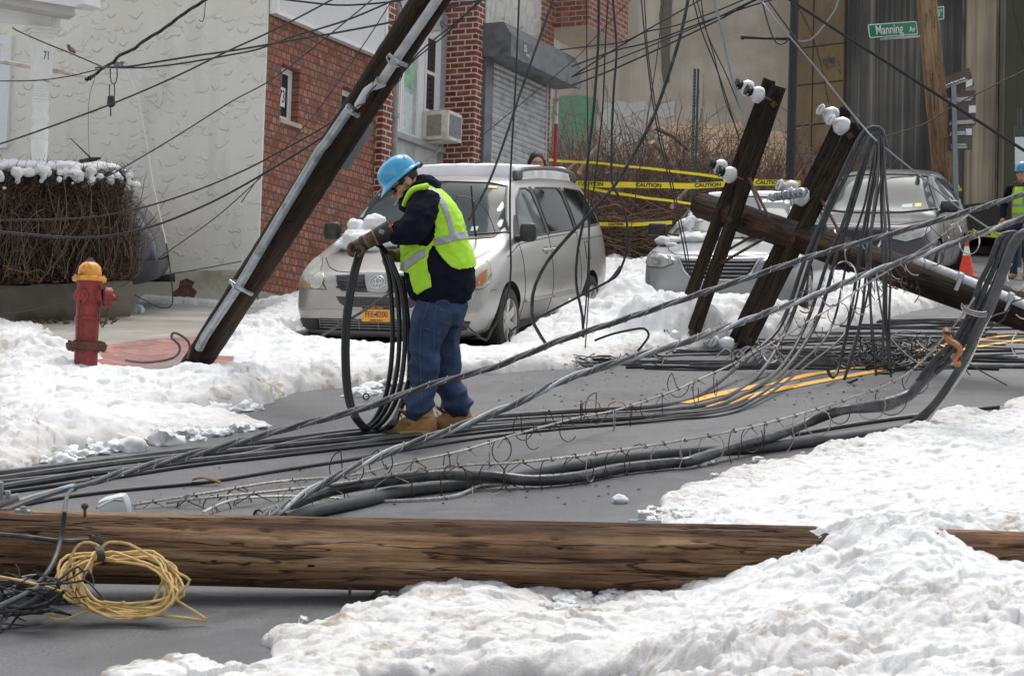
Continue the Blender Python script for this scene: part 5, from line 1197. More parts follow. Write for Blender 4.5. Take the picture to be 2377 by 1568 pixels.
# ---- brush pile and vine thicket by the abutment
TWR=simple('twig_red',(.17,.085,.065),.85,var=.3,scale=2); LOGM=simple('log_bark',(.16,.12,.085),.9,var=.4,scale=10,bump=.5); CUTM=simple('cut_wood',(.55,.32,.13),.8,var=.1)
def px_ground(x,d): p=P(x,600,d); p.z=.14; return p
sA=[];sB=[];sC=[];sD=[]
# upright thin red/grey shoots
for i in range(1900):
    x=rng.uniform(1272,2010); d=rng.uniform(38,47)
    if x<1860 or rng.random()<.35:
        p=px_ground(x,d); H_=(1.0+.9*abs(mnoise.noise(Vector((x*.012,0,d*.2)))) +.9*max(0,1-abs(x-1500)/400)*rng.random())*rng.uniform(.7,1.5)
        if x>1860: H_*=1.1
        q=wiggle(p,(rng.normal(0,.35),rng.normal(0,.2),1),H_*1.35,10,.13); (sA if rng.random()<.40 else sB).append((q,.017,.005))
        for k in range(4):
            j=rng.integers(3,10); q2=wiggle(q[j],(rng.normal(0,1),rng.normal(0,.4),.5),rng.uniform(.3,.8),5,.22); (sA if rng.random()<.5 else sB).append((q2,.009,.004))
# buds
bud=MB()
for i in range(1500):
    sgm=sA[rng.integers(0,len(sA))][0]; p=sgm[rng.integers(2,len(sgm))]; q=Vector(p)+Vector(rng.normal(0,.02,3)); r_=.016; bud.add([q+Vector((-r_,0,0)),q+Vector((0,0,-r_*1.4)),q+Vector((r_,0,0)),q+Vector((0,0,r_*1.4))],[(0,1,2,3)])
# tangled heap
for i in range(3800):
    x=rng.uniform(1290,1900); d=rng.uniform(33,40)
    top=.95+.35*mnoise.noise(Vector((x*.01,1,0))); 
    if x>1620: top*=.95
    p=px_ground(x,d); z=.1+top*rng.random()**.8; p=np.array([p.x,p.y,z]); ang=rng.normal(0,.45)
    q=wiggle(p,(rng.choice([-1,1])*math.cos(ang),rng.normal(0,.5),math.sin(ang)),rng.uniform(.7,2.2),7,.16); r_=rng.random(); (sC if r_<.45 else (sD if r_<.8 else sA)).append((q,rng.uniform(.008,.022),.005))
th=sticks('brush_thicket',sB,TWIGG,kind='stuff',label='grey bare shoots of the thicket in front of the abutment')
sticks('brush_thicket',sA,TWR,kind='stuff',label='reddish budding shoots of the thicket'); bud.build('brush_buds',simple('bud_red',(.22,.03,.025),.7),smooth=False,kind='stuff')
sticks('brush_pile',sC,TWIG,kind='stuff',label='tangled heap of cut brown branches'); sticks('brush_pile',sD,TWIGD,kind='stuff',label='dark branches in the heap')
# branch logs with pale cut ends
for (x0,y0,x1,y1,d,r,lab) in ((1345,400,1395,330,33,.045,'pale branch with an orange cut end in the brush heap left of the hanging wires'),(1515,330,1575,415,33.5,.05,'thick dark branch slanting down through the brush'),(1560,480,1620,420,32.8,.04,'broken branch lying low in the brush behind the sedan'),(1300,418,1340,376,33,.035,'short cut branch beside the red corner post'),(1520,296,1600,350,36,.045,'long pale split branch high in the brush')):
    a,b=P(x0,y0,d),P(x1,y1,d+.5); o=empty('branch',a,lab,'branch','cut branches in the brush heap'); mb=MB(); mb.tube([(0,0,0),(b-a)*.5+Vector((.03,0,.05)),b-a],[r,r*.9,r*.7],9); mb.build('bark',LOGM,parent=o)
    mb=MB(); mb.lathe([(r*.97,0),(r*.9,.012)],9,M=zframe(Vector((0,0,0)),-(b-a),Vector((0,1,0)))); mb.build('cut_end',CUTM,parent=o)
mb=MB()
rs=[(1268,372,32.4),(1400,377,32.0),(1560,394,31.6),(1640,405,31.4)]
def tape(name,pts_,wd,twist,mat,lab,words=None,n=60,every=.78,turn0=0):
    c=spline([P(x,y,d) for x,y,d in pts_],.12); mb=MB(); n=len(c); L_=0
    nor=[]
    for i,p in enumerate(c):
        t_=(c[min(i+1,n-1)]-c[max(i-1,0)]).normalized(); up=Vector((0,0,1)); up=(up-t_*up.dot(t_)).normalized(); s_=t_.cross(up)
        a_=turn0+twist*math.sin(i*.11); v=(up*math.cos(a_)+s_*math.sin(a_))*wd/2; nor.append((t_,v.normalized(),p))
        sag=.012*mnoise.noise(Vector((i*.3,0,0))); mb.v+= [p-v+Vector((0,0,sag)),p+v+Vector((0,0,sag))]
    for i in range(n-1): mb.f.append((2*i,2*i+2,2*i+3,2*i+1)); mb.m.append(0)
    o=mb.build(name,mat,smooth=True,label=lab,cat='caution tape',group='yellow caution tape strung across the brush')
    if words:
        i=2
        acc=0; nxt=.25
        for i in range(1,n):
            acc+=(c[i]-c[i-1]).length
            if acc>=nxt and i<n-2:
                nxt=acc+every; t_,v,p=nor[i]; nn=t_.cross(v); 
                if nn.dot(p-CAM)>0: fl=-1
                else: fl=1
                M=frame(p+(CAM-p).normalized()*.012,t_,v,nn*1); text_obj('lettering',words,wd*.92,M,BLACKP,o,sx=1.12,bold=.0025,depth=.001)
    return o
tape('caution_tape',[(1268,371,33),(1340,376,32),(1400,380,31.8),(1560,397,31.4),(1690,413,31.2),(1760,418,31.2)],.042,.6,TAPE,'thin yellow caution tape, highest of the four behind the minivan')
tape('caution_tape',[(1325,427,31.5),(1420,428,31.3),(1600,431,31.0),(1760,424,31.0),(1858,426,31.0)],.088,.05,TAPE,'wide yellow tape printed CAUTION in black across the brush','CAUTION',every=.80)
tape('caution_tape',[(1325,430,31.3),(1400,443,31.0),(1500,459,30.8),(1600,472,30.6),(1616,474,30.6)],.045,.7,TAPE,'twisted yellow tape just under the wide printed one')
tape('caution_tape',[(1380,521,30.9),(1470,520,30.6),(1560,516,30.4)],.055,.1,TAPE,'lowest yellow caution tape, ending behind the sedan mirror','CAUTION',every=.8)
tape('caution_tape',[(2225,543,31),(2290,543,31),(2325,546,31)],.09,.1,TAPE,'yellow tape strip low by the distant worker at the right','CAUTION',every=.8)
# ================================================================ snow on the ground
def hash2(ix,iy,k):
    h=(ix*374761393+iy*668265263+k*974634777)&0xFFFFFFFF; h=((h^(h>>13))*1274126177)&0xFFFFFFFF; return ((h^(h>>16))&0xFFFF)/65535.0
def worley(x,y,s,seed,sq=.9):
    X=x/s; Y=y/s; ix=np.floor(X).astype(np.int64); iy=np.floor(Y).astype(np.int64); best=np.zeros_like(X)
    for dx in(-1,0,1):
        for dy in(-1,0,1):
            jx=ix+dx; jy=iy+dy; px=jx+hash2(jx,jy,seed)*.9; py=jy+hash2(jx,jy,seed+1)*.9; r=.45+.5*hash2(jx,jy,seed+2); hh=.35+.65*hash2(jx,jy,seed+3)
            d2=((X-px)**2+((Y-py)*sq)**2)/(r*r); best=np.maximum(best,hh*r*np.sqrt(np.clip(1-d2,0,None)))
    return best*s
def facets(x,y,s,seed):
    X=x/s; Y=y/s; ix=np.floor(X).astype(np.int64); iy=np.floor(Y).astype(np.int64); bd=np.full_like(X,9.); bv=np.zeros_like(X)
    for dx in(-1,0,1):
        for dy in(-1,0,1):
            jx=ix+dx; jy=iy+dy; ex=X-(jx+hash2(jx,jy,seed)); ey=Y-(jy+hash2(jx,jy,seed+1)); d=ex*ex+ey*ey
            v=hash2(jx,jy,seed+2)*.55+ex*(hash2(jx,jy,seed+3)-.5)*.9+ey*(hash2(jx,jy,seed+4)-.65)*.9-np.clip(d-.12,0,1)*.5
            m=d<bd; bd=np.where(m,d,bd); bv=np.where(m,v,bv)
    return bv*s
def vnoise(x,y,s,seed):
    X=x/s; Y=y/s; ix=np.floor(X).astype(np.int64); iy=np.floor(Y).astype(np.int64); fx=X-ix; fy=Y-iy; fx=fx*fx*(3-2*fx); fy=fy*fy*(3-2*fy)
    a=hash2(ix,iy,seed); b=hash2(ix+1,iy,seed); c=hash2(ix,iy+1,seed); d=hash2(ix+1,iy+1,seed); return (a+(b-a)*fx)*(1-fy)+(c+(d-c)*fx)*fy-.5
def fbm(x,y,s,seed,o=4):
    t=0; a=1
    for k in range(o): t=t+a*vnoise(x+k*17.3,y-k*9.1,s/2**k,seed+k*7); a*=.5
    return t
def sdf(px,py,poly):
    # signed distance, >0 inside
    n=len(poly); d=np.full(px.shape,1e9); ins=np.zeros(px.shape,bool)
    for i in range(n):
        ax,ay=poly[i]; bx_,by=poly[(i+1)%n]; ex,ey=bx_-ax,by-ay; wx,wy=px-ax,py-ay; t=np.clip((wx*ex+wy*ey)/(ex*ex+ey*ey+1e-12),0,1)
        d=np.minimum(d,np.hypot(wx-ex*t,wy-ey*t)); c=((ay>py)!=(by>py))&(px<ex*(py-ay)/(by-ay+1e-12)+ax); ins^=c
    return np.where(ins,d,-d)
def snowbank(name,poly,ctrl,label,ew=.25,u0=-80,u1=2460,v0=560,v1=1720,du=3.2,dY=.028,dv=0,amp=1.0,coarse=.85,facet=1.0,edge_n=.10,lf=.35,seed=1,base=0.0,keep=None,dirtk=1.0,mult=None,gaps=0.0,sub=None):
    gp=[G(x,y,base) for x,y in poly]; pl_=[(p.x,p.y) for p in gp]
    cp=[(G(x,y,z+base),z) for x,y,z in ctrl]; cpx=np.array([[p.x,p.y,z] for p,z in cp])
    Ya,Yb=G(CX,v1,base).y,G(CX,v0,base).y; rows=[Ya]
    while rows[-1]<Yb: rows.append(rows[-1]+dY*max(.7,rows[-1]/12))
    rows=np.array(rows); us=np.arange(u0,u1,du)
    Yg=rows[:,None]*np.ones(len(us))[None]; Xg=rows[:,None]*((us-CX)/FD)[None]
    en=edge_n*2.2*fbm(Xg,Yg,.5,seed+40,4); d=sdf(Xg,Yg,pl_)+en
    if gaps: d=np.minimum(d,(gaps-fbm(Xg,Yg,.9,seed+90,4))*.5)
    w_=np.zeros_like(Xg); hsum=np.zeros_like(Xg)
    for x,y,z in cpx:
        q=1/((Xg-x)**2+(Yg-y)**2+.04)**1.6; w_+=q; hsum+=q*z
    h0=hsum/w_; e=np.clip(d/ew,0,1); e=np.sqrt(1-(1-e)**2)
    h=h0*e
    lump=(worley(Xg,Yg,.42*coarse,seed,.8)*.40+worley(Xg+.13,Yg,.21*coarse,seed+10,.8)*.42+worley(Xg,Yg+.07,.10*coarse,seed+20,.85)*.5+worley(Xg,Yg,.048*coarse,seed+30,.9)*.5)+fbm(Xg,Yg,.7,seed+60)*.10+(.5-np.abs(fbm(Xg,Yg,.13,seed+70,3)))*.06+fbm(Xg,Yg,.03,seed+75,2)*.012
    wx=Xg+.04*fbm(Xg,Yg,.15,seed+140,3); wy=Yg+.04*fbm(Xg,Yg,.15,seed+150,3)
    lump=lump*.62+facet*(facets(wx,wy,.26*coarse,seed+160)*.30+facets(wx,wy,.11*coarse,seed+170)*.42+facets(wx,wy,.05*coarse,seed+180)*.45)
    lump=lump*(mult(Xg,Yg) if mult is not None else 1.0)
    h=h+(lump*amp-.085*coarse*amp)*np.clip(e*1.8,0,1)*np.clip(h0*5,lf,1.1)
    if keep is not None: h=h*keep(Xg,Yg)-.03*(1-keep(Xg,Yg))
    h=np.where(d>0,h,-.02)
    Z=h+base-.004+.14*np.clip((Yg-22)/8,0,1)
    ok=(d>-.02)&(h>-.019); nr,nc=Xg.shape
    # slump: push lumps toward viewer a little for overhanging clods
    ox=fbm(Xg,Yg,.16,seed+110,3)*.05*np.clip(h*5,0,1); oy=fbm(Xg,Yg,.16,seed+120,3)*.05*np.clip(h*5,0,1)
    V_=np.stack([Xg+ox,Yg+oy,Z],-1).reshape(-1,3)
    i,j=np.meshgrid(np.arange(nr-1),np.arange(nc-1),indexing='ij'); a=(i*nc+j).ravel(); b=a+1; c=a+nc+1; dd=a+nc
    okr=ok.ravel(); m=okr[a]|okr[b]|okr[c]|okr[dd]; F=np.stack([a,b,c,dd],1)[m]
    used=np.unique(F); mp=-np.ones(nr*nc,np.int64); mp[used]=np.arange(len(used)); F=mp[F]
    me=npmesh(name,V_[used],F,SNOW,True)
    dirt=np.clip(1-d/.40,0,1)*.9+np.clip(.10-h,0,.1)*4+.42*np.clip(fbm(Xg,Yg,.6,seed+200,4)+.08,0,1); dirt=np.clip(dirt*dirtk*1.15,0,1).ravel()[used]
    at=me.attributes.new('dirt','FLOAT','POINT'); at.data.foreach_set('value',dirt.astype(np.float32))
    o=objmesh(name,me,label=label,kind='stuff')
    return pl_
def vankeep(X,Y):
    Mi=VM.inverted(); lx=Mi[0][0]*X+Mi[0][1]*Y+Mi[0][3]; ly=Mi[1][0]*X+Mi[1][1]*Y+Mi[1][3]
    d=np.maximum(np.abs(lx)-.92,np.maximum(-ly-.02,ly-5.0)); return np.clip(d/.22,0,1)
LP=[(-80,1100),(0,1090),(60,1085),(120,1068),(190,1050),(250,1040),(330,1035),(400,1020),(480,1005),(560,1000),(594,988),(560,974),(500,970),(430,968),(480,961),(560,950),(640,930),(700,912),(800,895),(880,885),(1000,874),(1080,868),(1200,860),(1335,850),(1345,838),(1450,832),(1560,820),(1640,803),(1800,783),(1900,768),(2000,750),(2100,728),(2195,706),(2160,670),(2000,622),(1840,600),(1560,590),(1430,585),(1400,600),(1330,690),(1240,740),(1150,765),(1010,760),(900,740),(740,730),(700,722),(640,722),(590,755),(545,785),(510,812),(480,838),(445,856),(400,864),(330,874),(250,868),(212,858),(160,822),(110,790),(0,760),(-80,750)]
LC=[(-60,785,0.324),(0,785,0.324),(60,790,0.31),(120,802,0.268),(160,824,0.198),(210,858,0.057),(260,870,0.022),(330,876,0.022),(400,866,0.028),(440,856,0.042),(480,826,0.113),(520,800,0.169),(560,776,0.212),(600,755,0.24),(640,742,0.24),(685,748,0.198),(720,782,0.082),(760,796,0.041),(800,802,0.016),(850,796,0.033),(890,796,0.033),(950,798,0.033),(1010,800,0.033),(1100,800,0.033),(1180,802,0.033),(1280,772,0.115),(300,930,0.141),(100,950,0.212),(0,980,0.198),(200,990,0.113),(420,960,0.084),(500,985,0.071),(350,1010,0.071),(60,1060,0.071),(-60,1060,0.084),(600,860,0.169),(700,850,0.176),(800,860,0.18),(900,850,0.164),(1000,840,0.131),(1150,830,0.098),(1280,820,0.066),(1350,810,0.074),(1380,770,0.11),(1440,640,0.6),(1500,622,0.76),(1540,618,0.76),(1640,618,0.76),(1760,620,0.76),(1880,632,0.76),(1960,640,0.414),(2000,710,0.202),(2080,700,0.184),(2150,700,0.11),(1440,690,0.4),(1440,712,0.31),(1440,742,0.19),(1440,772,0.08),(1440,800,0.02),(1500,690,0.4),(1500,712,0.31),(1500,742,0.19),(1500,772,0.08),(1500,800,0.02),(1560,690,0.4),(1560,712,0.31),(1560,742,0.19),(1560,772,0.08),(1560,800,0.02),(1620,690,0.4),(1620,712,0.31),(1620,742,0.19),(1620,772,0.08),(1620,800,0.02),(1680,690,0.4),(1680,712,0.31),(1680,742,0.19),(1680,772,0.08),(1680,800,0.02),(1740,690,0.4),(1740,712,0.31),(1740,742,0.19),(1740,772,0.08),(1740,800,0.02),(1800,690,0.4),(1800,712,0.31),(1800,742,0.19),(1800,772,0.08),(1800,800,0.02),(1860,690,0.4),(1860,712,0.31),(1860,742,0.19),(1860,772,0.08),(1860,800,0.02),(1350,760,0.02),(1385,745,0.04),(1400,700,0.14),(1415,670,0.3),(1960,720,0.18),(1930,745,0.08)]
snowbank('snow_bank',LP,LC,'ploughed snow bank along the left kerb, past the minivan and the sedan',ew=.42,v0=575,v1=1110,du=4,dY=.024,keep=vankeep,seed=3,edge_n=.10,dirtk=1.15)
RP=[(1480,1215),(1500,1198),(1540,1175),(1600,1150),(1680,1118),(1740,1095),(1800,1075),(1890,1060),(1940,1050),(2060,1022),(2130,1000),(2150,978),(2190,966),(2240,968),(2300,975),(2340,955),(2390,930),(2480,905),(2800,850),(3300,790),(3300,1330),(1500,1300)]
RC=[(2700,1000,.12),(3100,1000,.2),(2700,1200,.15),(3200,1250,.25),(1600, 1190, 0.024), (1750, 1140, 0.042), (1900, 1100, 0.05), (2100, 1050, 0.05), (2300, 1000, 0.05), (2377, 960, 0.05), (1800, 1200, 0.048), (2000, 1180, 0.084), (2100, 1150, 0.096), (2300, 1150, 0.114), (2377, 1100, 0.05), (2377, 1200, 0.144)]
snowbank('snow_bank',RP,RC,'flattened grainy snow along the right side of the road beyond the fallen log',ew=.16,u0=1400,u1=3250,v0=790,v1=1330,dY=.014,du=3.5,seed=9,coarse=.5,amp=1.0,facet=1.0,lf=.62,dirtk=1.0,edge_n=.09)
FP=[(250,1640),(320,1575),(440,1548),(500,1524),(560,1494),(640,1480),(700,1452),(760,1437),(850,1417),(880,1392),(930,1377),(1000,1370),(1080,1366),(1200,1360),(1300,1350),(1400,1342),(1500,1322),(1600,1290),(2480,1262),(3300,1240),(3300,3200),(100,3200),(100,1700)]
FC=[(2700,1320,.15),(3200,1320,.3),(2700,1600,.4),(3200,1600,.4),(500,1560,0.055),(700,1500,0.055),(900,1440,0.055),(1100,1410,0.06),(1000,1520,0.055),(1200,1480,0.07),(1350,1400,0.02),(1400,1480,0.02),(1480,1372,0.02),(1540,1340,0.04),(1600,1385,0.02),(1640,1340,0.09),(1700,1285,0.13),(1760,1266,0.19),(1800,1290,0.11),(1870,1275,0.12),(1930,1235,0.24),(2040,1222,0.28),(2180,1230,0.23),(1300,1560,0.13),(1500,1500,0.12),(1700,1450,0.21),(1900,1450,0.34),(2100,1400,0.38),(2377,1400,0.4),(1500,1600,0.21),(1800,1600,0.36),(2200,1600,0.46),(1150,1650,0.09),(800,1600,0.055),(2270,1262,0.06),(2320,1285,-0.08),(2377,1300,-0.12),(2450,1310,-0.12),(2350,1340,0.12)]
def fm(X,Y): return np.clip(1.15-.0*X,0,1.1)
snowbank('snow_bank',FP,FC,'high mound of fresh white snow in the bottom right foreground, over the log',ew=.13,u0=200,v0=1230,v1=3200,u1=3250,du=3.5,dY=.012,seed=15,coarse=.72,amp=.95,facet=.75,lf=.62,dirtk=.9,edge_n=.09,gaps=.43)
# pavement side snow
def smallbank(poly,ctrl,label,base=.12,**k): snowbank('snow_patch',poly,ctrl,label,base=base,ew=.12,coarse=.7,edge_n=.05,dirtk=.25,**k)
smallbank([(315,700),(360,703),(430,706),(520,712),(600,712),(700,712),(720,700),(720,680),(640,670),(560,690),(440,686),(320,690)],[(340,695,.05),(430,695,.10),(460,685,.30),(490,690,.22),(540,700,.03),(575,690,.2),(620,665,.42),(660,640,.5),(690,630,.5),(640,700,.16)],'snow heaped along the foot of the stucco and brick walls',u0=290,u1=760,v0=620,v1=730,du=2.2,dv=.8,seed=21)
smallbank([(255,723),(330,726),(322,715),(270,714)],[(290,720,.06),(310,718,.09)],'thin snow patch right of the hydrant by the low wall',u0=240,u1=340,v0=700,v1=740,du=1.5,dv=.8,seed=22)
smallbank([(100,738),(165,740),(160,727),(120,728)],[(130,733,.08),(145,733,.1)],'small snow patch left of the hydrant by the low wall',u0=80,u1=180,v0=715,v1=750,du=1.5,dv=.8,seed=23)
smallbank([(1395,612),(1400,590),(1520,592),(1560,600),(1500,618)],[(1430,600,.15),(1500,600,.15)],'strip of snow beyond the minivan along the brush',base=.0,u0=1380,u1=1600,v0=575,v1=630,du=2,dv=.7,seed=24)
# loose clods
def clods(name,areas,label,seed,n,rmin,rmax,base=0):
    random.seed(seed); mb=MB()
    for i in range(n):
        (x0,y0,x1,y1,wd)=random.choice(areas); t_=random.random(); x=x0+(x1-x0)*t_; y=y0+(y1-y0)*t_+random.gauss(0,wd); p=G(x,y,base); r=random.uniform(rmin,rmax)*random.choice((.5,.7,1,1,1.3))
        mb.ball(p+Vector((0,0,r*.12)),(r*random.uniform(.8,1.4),r,r*random.uniform(.5,.8)),sub=3,dis=.75,seed=i)
    o=mb.build(name,SNOW,smooth=60,label=label,kind='stuff'); return o
clods('snow_clods',[(0,1090,330,1035,5),(330,1035,590,990,5),(430,965,600,945,4),(820,925,940,880,6),(200,1040,500,1000,10),(380,980,520,975,8),(0,1000,400,960,25)],'broken snow lumps along the edge of the left snow bank',31,100,.03,.075)
0 and clods('snow_clods',[(0,870,700,860,30),(100,900,500,930,30),(1450,700,1900,680,25),(1100,840,1340,845,5),(720,860,1340,815,8),(1350,800,1760,790,6)],'snow lumps on top of the left bank',32,60,.03,.06,base=.20)
clods('snow_clods',[(1500,1198,2060,1022,6),(2060,1022,2200,970,5),(1650,1150,2300,1080,40),(1500,1190,1800,1190,10)],'grainy snow lumps along the right snow edge',33,260,.010,.028,base=.02)
clods('snow_clods',[(900,1380,1400,1360,6),(700,1470,1300,1420,20),(900,1500,1300,1450,30),(1300,1400,1640,1360,10)],'dirty snow lumps under and before the fallen log',34,220,.010,.028,base=.02)
for (x,y,r,lab) in ((306,1046,.075,'lone snow lump on the road left of the twisted cables'),(148,1078,.055,'small snow lump on the road at far left among black cables'),(1439,1166,.035,'round grey snow lump alone on the road above the log'),(1629,1080,.022,'tiny snow lump against the sheathed black cable')):
    p=G(x,y,0); mb=MB(); mb.ball(Vector((0,0,r*.35)),(r*1.2,r,r*.75),sub=3,dis=.35,seed=int(x)); mb.build('snow_lump',SNOW,smooth=60,M=Matrix.Translation(p),label=lab,cat='snow lump',group='loose snow lumps on the road')
# small dark debris on the road
random.seed(41); mb=MB()
for i in range(260):
    x=random.uniform(1150,2050); y=random.uniform(862,950)+random.gauss(0,8)-(x-1150)*.02; p=G(x,y,.006); r=random.choice((.003,.004,.005,.009)); mb.ball(p,(r*1.5,r,r*.4),sub=1,dis=.6,seed=i)
for i in range(60):
    x=random.uniform(350,1500); y=random.uniform(1080,1170); p=G(x,y,.006); r=random.choice((.004,.007)); mb.ball(p,(r*1.5,r,r*.4),sub=1,dis=.6,seed=i)
mb.build('road_debris',simple('debris',(.02,.018,.016),.9),smooth=False,kind='stuff')
# ================================================================ fallen log across the foreground
LOGW=m_bark('fallen_log_wood',[(.035,.020,.013),(.14,.075,.042),(.33,.20,.11),(.56,.40,.25)],grain=34,bump=1.0,crack=.75,extra=((.30,.13,.05),2.2,.62))
def bark_cyl(name,M,L,r0,r1,mat,dz=.012,na=110,seed=0,amp=.006,fiss=.010,**k):
    nz=int(L/dz); z=np.linspace(0,L,nz); a=np.linspace(0,2*PI,na,endpoint=False); Z,A_=np.meshgrid(z,a,indexing='ij')
    r=r0+(r1-r0)*Z/L; U=A_/(2*PI)*12
    def per(f,*q): # blend to make it periodic in angle
        w_=np.clip((U-10.5)/1.5,0,1); return f(U)*(1-w_)+f(U-12)*w_
    g=per(lambda u:fbm(u*1.0,Z*.55,.9,seed,4)); f=per(lambda u:np.abs(vnoise(u*1.0+.35*vnoise(u,Z,.5,seed+5),Z*.16,.34,seed+9)))
    cr=np.clip(1-f/.035,0,1); f2=per(lambda u:fbm(u,Z*.12,.11,seed+15,3)); big=fbm(Z*0+seed,Z,1.2,seed+3,2)
    r=r+amp*g+.35*amp*f2-fiss*cr+.010*big
    # knots
    for k_ in range(int(L*1.6)):
        zk=hash2(np.array(k_),np.array(seed),3)*L; ak=hash2(np.array(k_),np.array(seed),7)*2*PI; d2=((Z-zk)/.04)**2+(((A_-ak+PI)%(2*PI)-PI)*r0/.03)**2; r=r+.006*np.exp(-d2)-.010*np.exp(-d2*5)
    V_=np.stack([r*np.cos(A_),r*np.sin(A_),Z],-1).reshape(-1,3); i,j=np.meshgrid(np.arange(nz-1),np.arange(na),indexing='ij'); q=(i*na+j).ravel(); q2=(i*na+(j+1)%na).ravel()
    F=np.stack([q,q2,q2+na,q+na],1); me=npmesh(name,V_,F,mat,True)
    return objmesh(name,me,M=None,**k)
la=P(-110,1264,7.50); lb=la+(P(2520,1318,7.42)-la)*1.4
LM=zframe(la,lb-la,Vector((0,0,1))); LL=(lb-la).length
logr=empty('fallen_pole',LM,'thick brown weathered pole lying across the whole foreground, right end under the snow','pole')
lg_=bark_cyl('trunk',None,LL,.134,.124,LOGW,seed=5); lg_.parent=logr
li=LM.inverted()
mb=MB(); 
for (x0,y0,x1,y1,h) in ((0,0,0,0,0),): pass
q=li@P(1505,1207,7.33); mb.box((0,0,0),(.12,.010,.03),M=li@frame(P(1497,1209,7.36),Vector((1,0,-.02)),Vector((0,1,.0)),Vector((0,0,1)))@Matrix.Rotation(R(90),4,'X')); mb.box((-.0,0,.015),(.03,.02,.02),M=li@frame(P(1490,1205,7.36),Vector((1,0,0)),Vector((0,1,0)),Vector((0,0,1))))
mb.build('metal_plate',simple('galv_dull',(.24,.26,.26),.5,metal=.4),parent=logr,smooth=False)
mb=MB(); mb.box((0,0,0),(.055,.03,.012),M=li@frame(P(54,1186,7.30),Vector((1,0,-.1)),Vector((0,1,0)),Vector((0,0,1)))); mb.lathe([(.013,0),(.012,.016)],6,M=li@frame(P(54,1185,7.29),Vector((1,0,0)),Vector((0,1,0)),Vector((0,0,1)))); mb.build('bolt_plate',_mc['galv_dull'],parent=logr,smooth=False)
mb=MB(); mb.lathe([(.006,-.03),(.006,.0),(.013,.006),(.014,.016),(.008,.022)],10,M=li@frame(P(197,1181,7.36),Vector((1,0,0)),Vector((0,1,0)),Vector((0,0,1)))); mb.build('rusty_bolt',RUST,parent=logr)
mb=MB(); mb.tube([li@P(812,1360,7.36),li@P(812,1380,7.36)],.006,6); mb.build('nail',BLACKP,parent=logr)
mb=MB(); mb.tube([li@P(890,1362,7.42),li@P(846,1394,7.42)],[.010,.003],5); mb.build('splinter',TWIGD,parent=logr)
for x0,y0,x1,y1,d,r,lab in ((1230,1362,845,1402,0,0,''),): pass
# ================================================================ fallen utility pole with twin timber crossarms
DW=m_bark('dark_timber',[(.014,.010,.008),(.035,.026,.018),(.075,.055,.035),(.15,.12,.085)],grain=30,bump=1.0,crack=.5,extra=((.055,.06,.02),1.6,.60))
DWR=m_bark('dark_red_timber',[(.010,.007,.005),(.024,.014,.010),(.055,.030,.018),(.15,.065,.03)],grain=26,bump=1.0,crack=.5,extra=((.045,.05,.016),1.3,.63))
ea=P(1630,477,20.9); eb=ea+(P(2520,770,14.9)-ea)*1.22; FM=zframe(ea,eb-ea,Vector((0,0,1))); FL=(eb-ea).length; fi=FM.inverted()
fp=empty('fallen_pole',FM,'fallen dark utility pole held off the road by its two double timber crossarms','pole')
o=bark_cyl('shaft',None,FL,.140,.150,DWR,dz=.02,na=80,seed=12,amp=.008); o.parent=fp
mb=MB(); rr=[]; 
c_=[(math.cos(2*PI*k/30)*.138*(1+.05*math.sin(k*5)),math.sin(2*PI*k/30)*.138*(1+.05*math.sin(k*5))) for k in range(30)]
vs=[Vector((x,y,0.0)) for x,y in c_]+[Vector((x*.5,y*.5,-.03+.02*math.sin(x*90))) for x,y in c_]+[Vector((0,0,-.03))]
mb.add(vs,[(i,30+i,30+(i+1)%30,(i+1)%30) for i in range(30)]+[(60,30+(i+1)%30,30+i) for i in range(30)]); mb.build('sawn_end',simple('mossy_end',(.09,.085,.05),.95,var=.6,scale=30,bump=1,bscale=60),parent=fp,smooth=False)
def timber(x0,y0,x1,y1,d0,d1,wd,dp,mat,name='crossarm',seed=0,lab=None):
    a=P(x0,y0,d0); b=P(x1,y1,d1); Z=(b-a); L=Z.length; Z.normalize(); Y=(CAM-a); Y=(Y-Z*Y.dot(Z)).normalized(); X=Y.cross(Z); M=fi@frame(a,X,Y,Z)
    mb=MB(); n=40; pr=[]
    cor=[]; c=.008
    base_=[(-wd/2+c,-dp/2),(0,-dp/2),(wd/2-c,-dp/2),(wd/2,-dp/2+c),(wd/2,0),(wd/2,dp/2-c),(wd/2-c,dp/2),(0,dp/2),(-wd/2+c,dp/2),(-wd/2,dp/2-c),(-wd/2,0),(-wd/2,-dp/2+c)]
    m=len(base_)
    for i in range(n+1):
        z=L*i/n
        for k,(x,y) in enumerate(base_):
            nz=.006*mnoise.noise(Vector((x*30+seed,y*30,z*2)))+.004*mnoise.noise(Vector((x*60,y*60+seed,z*6)))
            zz=z+(.03*mnoise.noise(Vector((x*40,y*40,seed))) if i in(0,n) else 0); mb.v.append(M@Vector((x*(1+nz*8),y*(1+nz*8),zz)))
    for i in range(n):
        for k in range(m): mb.f.append((i*m+k,i*m+(k+1)%m,(i+1)*m+(k+1)%m,(i+1)*m+k)); mb.m.append(0)
    mb.f.append(tuple(range(m))[::-1]); mb.f.append(tuple(n*m+k for k in range(m))); mb.m+=[0,0]
    me=mb.mesh(name,mat,True); me.transform((fi@frame(a,X,Y,Z)).inverted()); o=bpy.data.objects.new(name,me); sc.collection.objects.link(o); o.parent=fp; o.matrix_local=fi@frame(a,X,Y,Z); me.set_sharp_from_angle(angle=R(40))
    if lab: o['label']=lab
    return o
timber(1572,769,1786,187,20.25,20.25,.128,.10,DW,seed=1,lab='rear timber of the left pair'); timber(1597,807,1808,203,19.72,19.72,.138,.10,DW,seed=2,lab='front timber of the left pair')
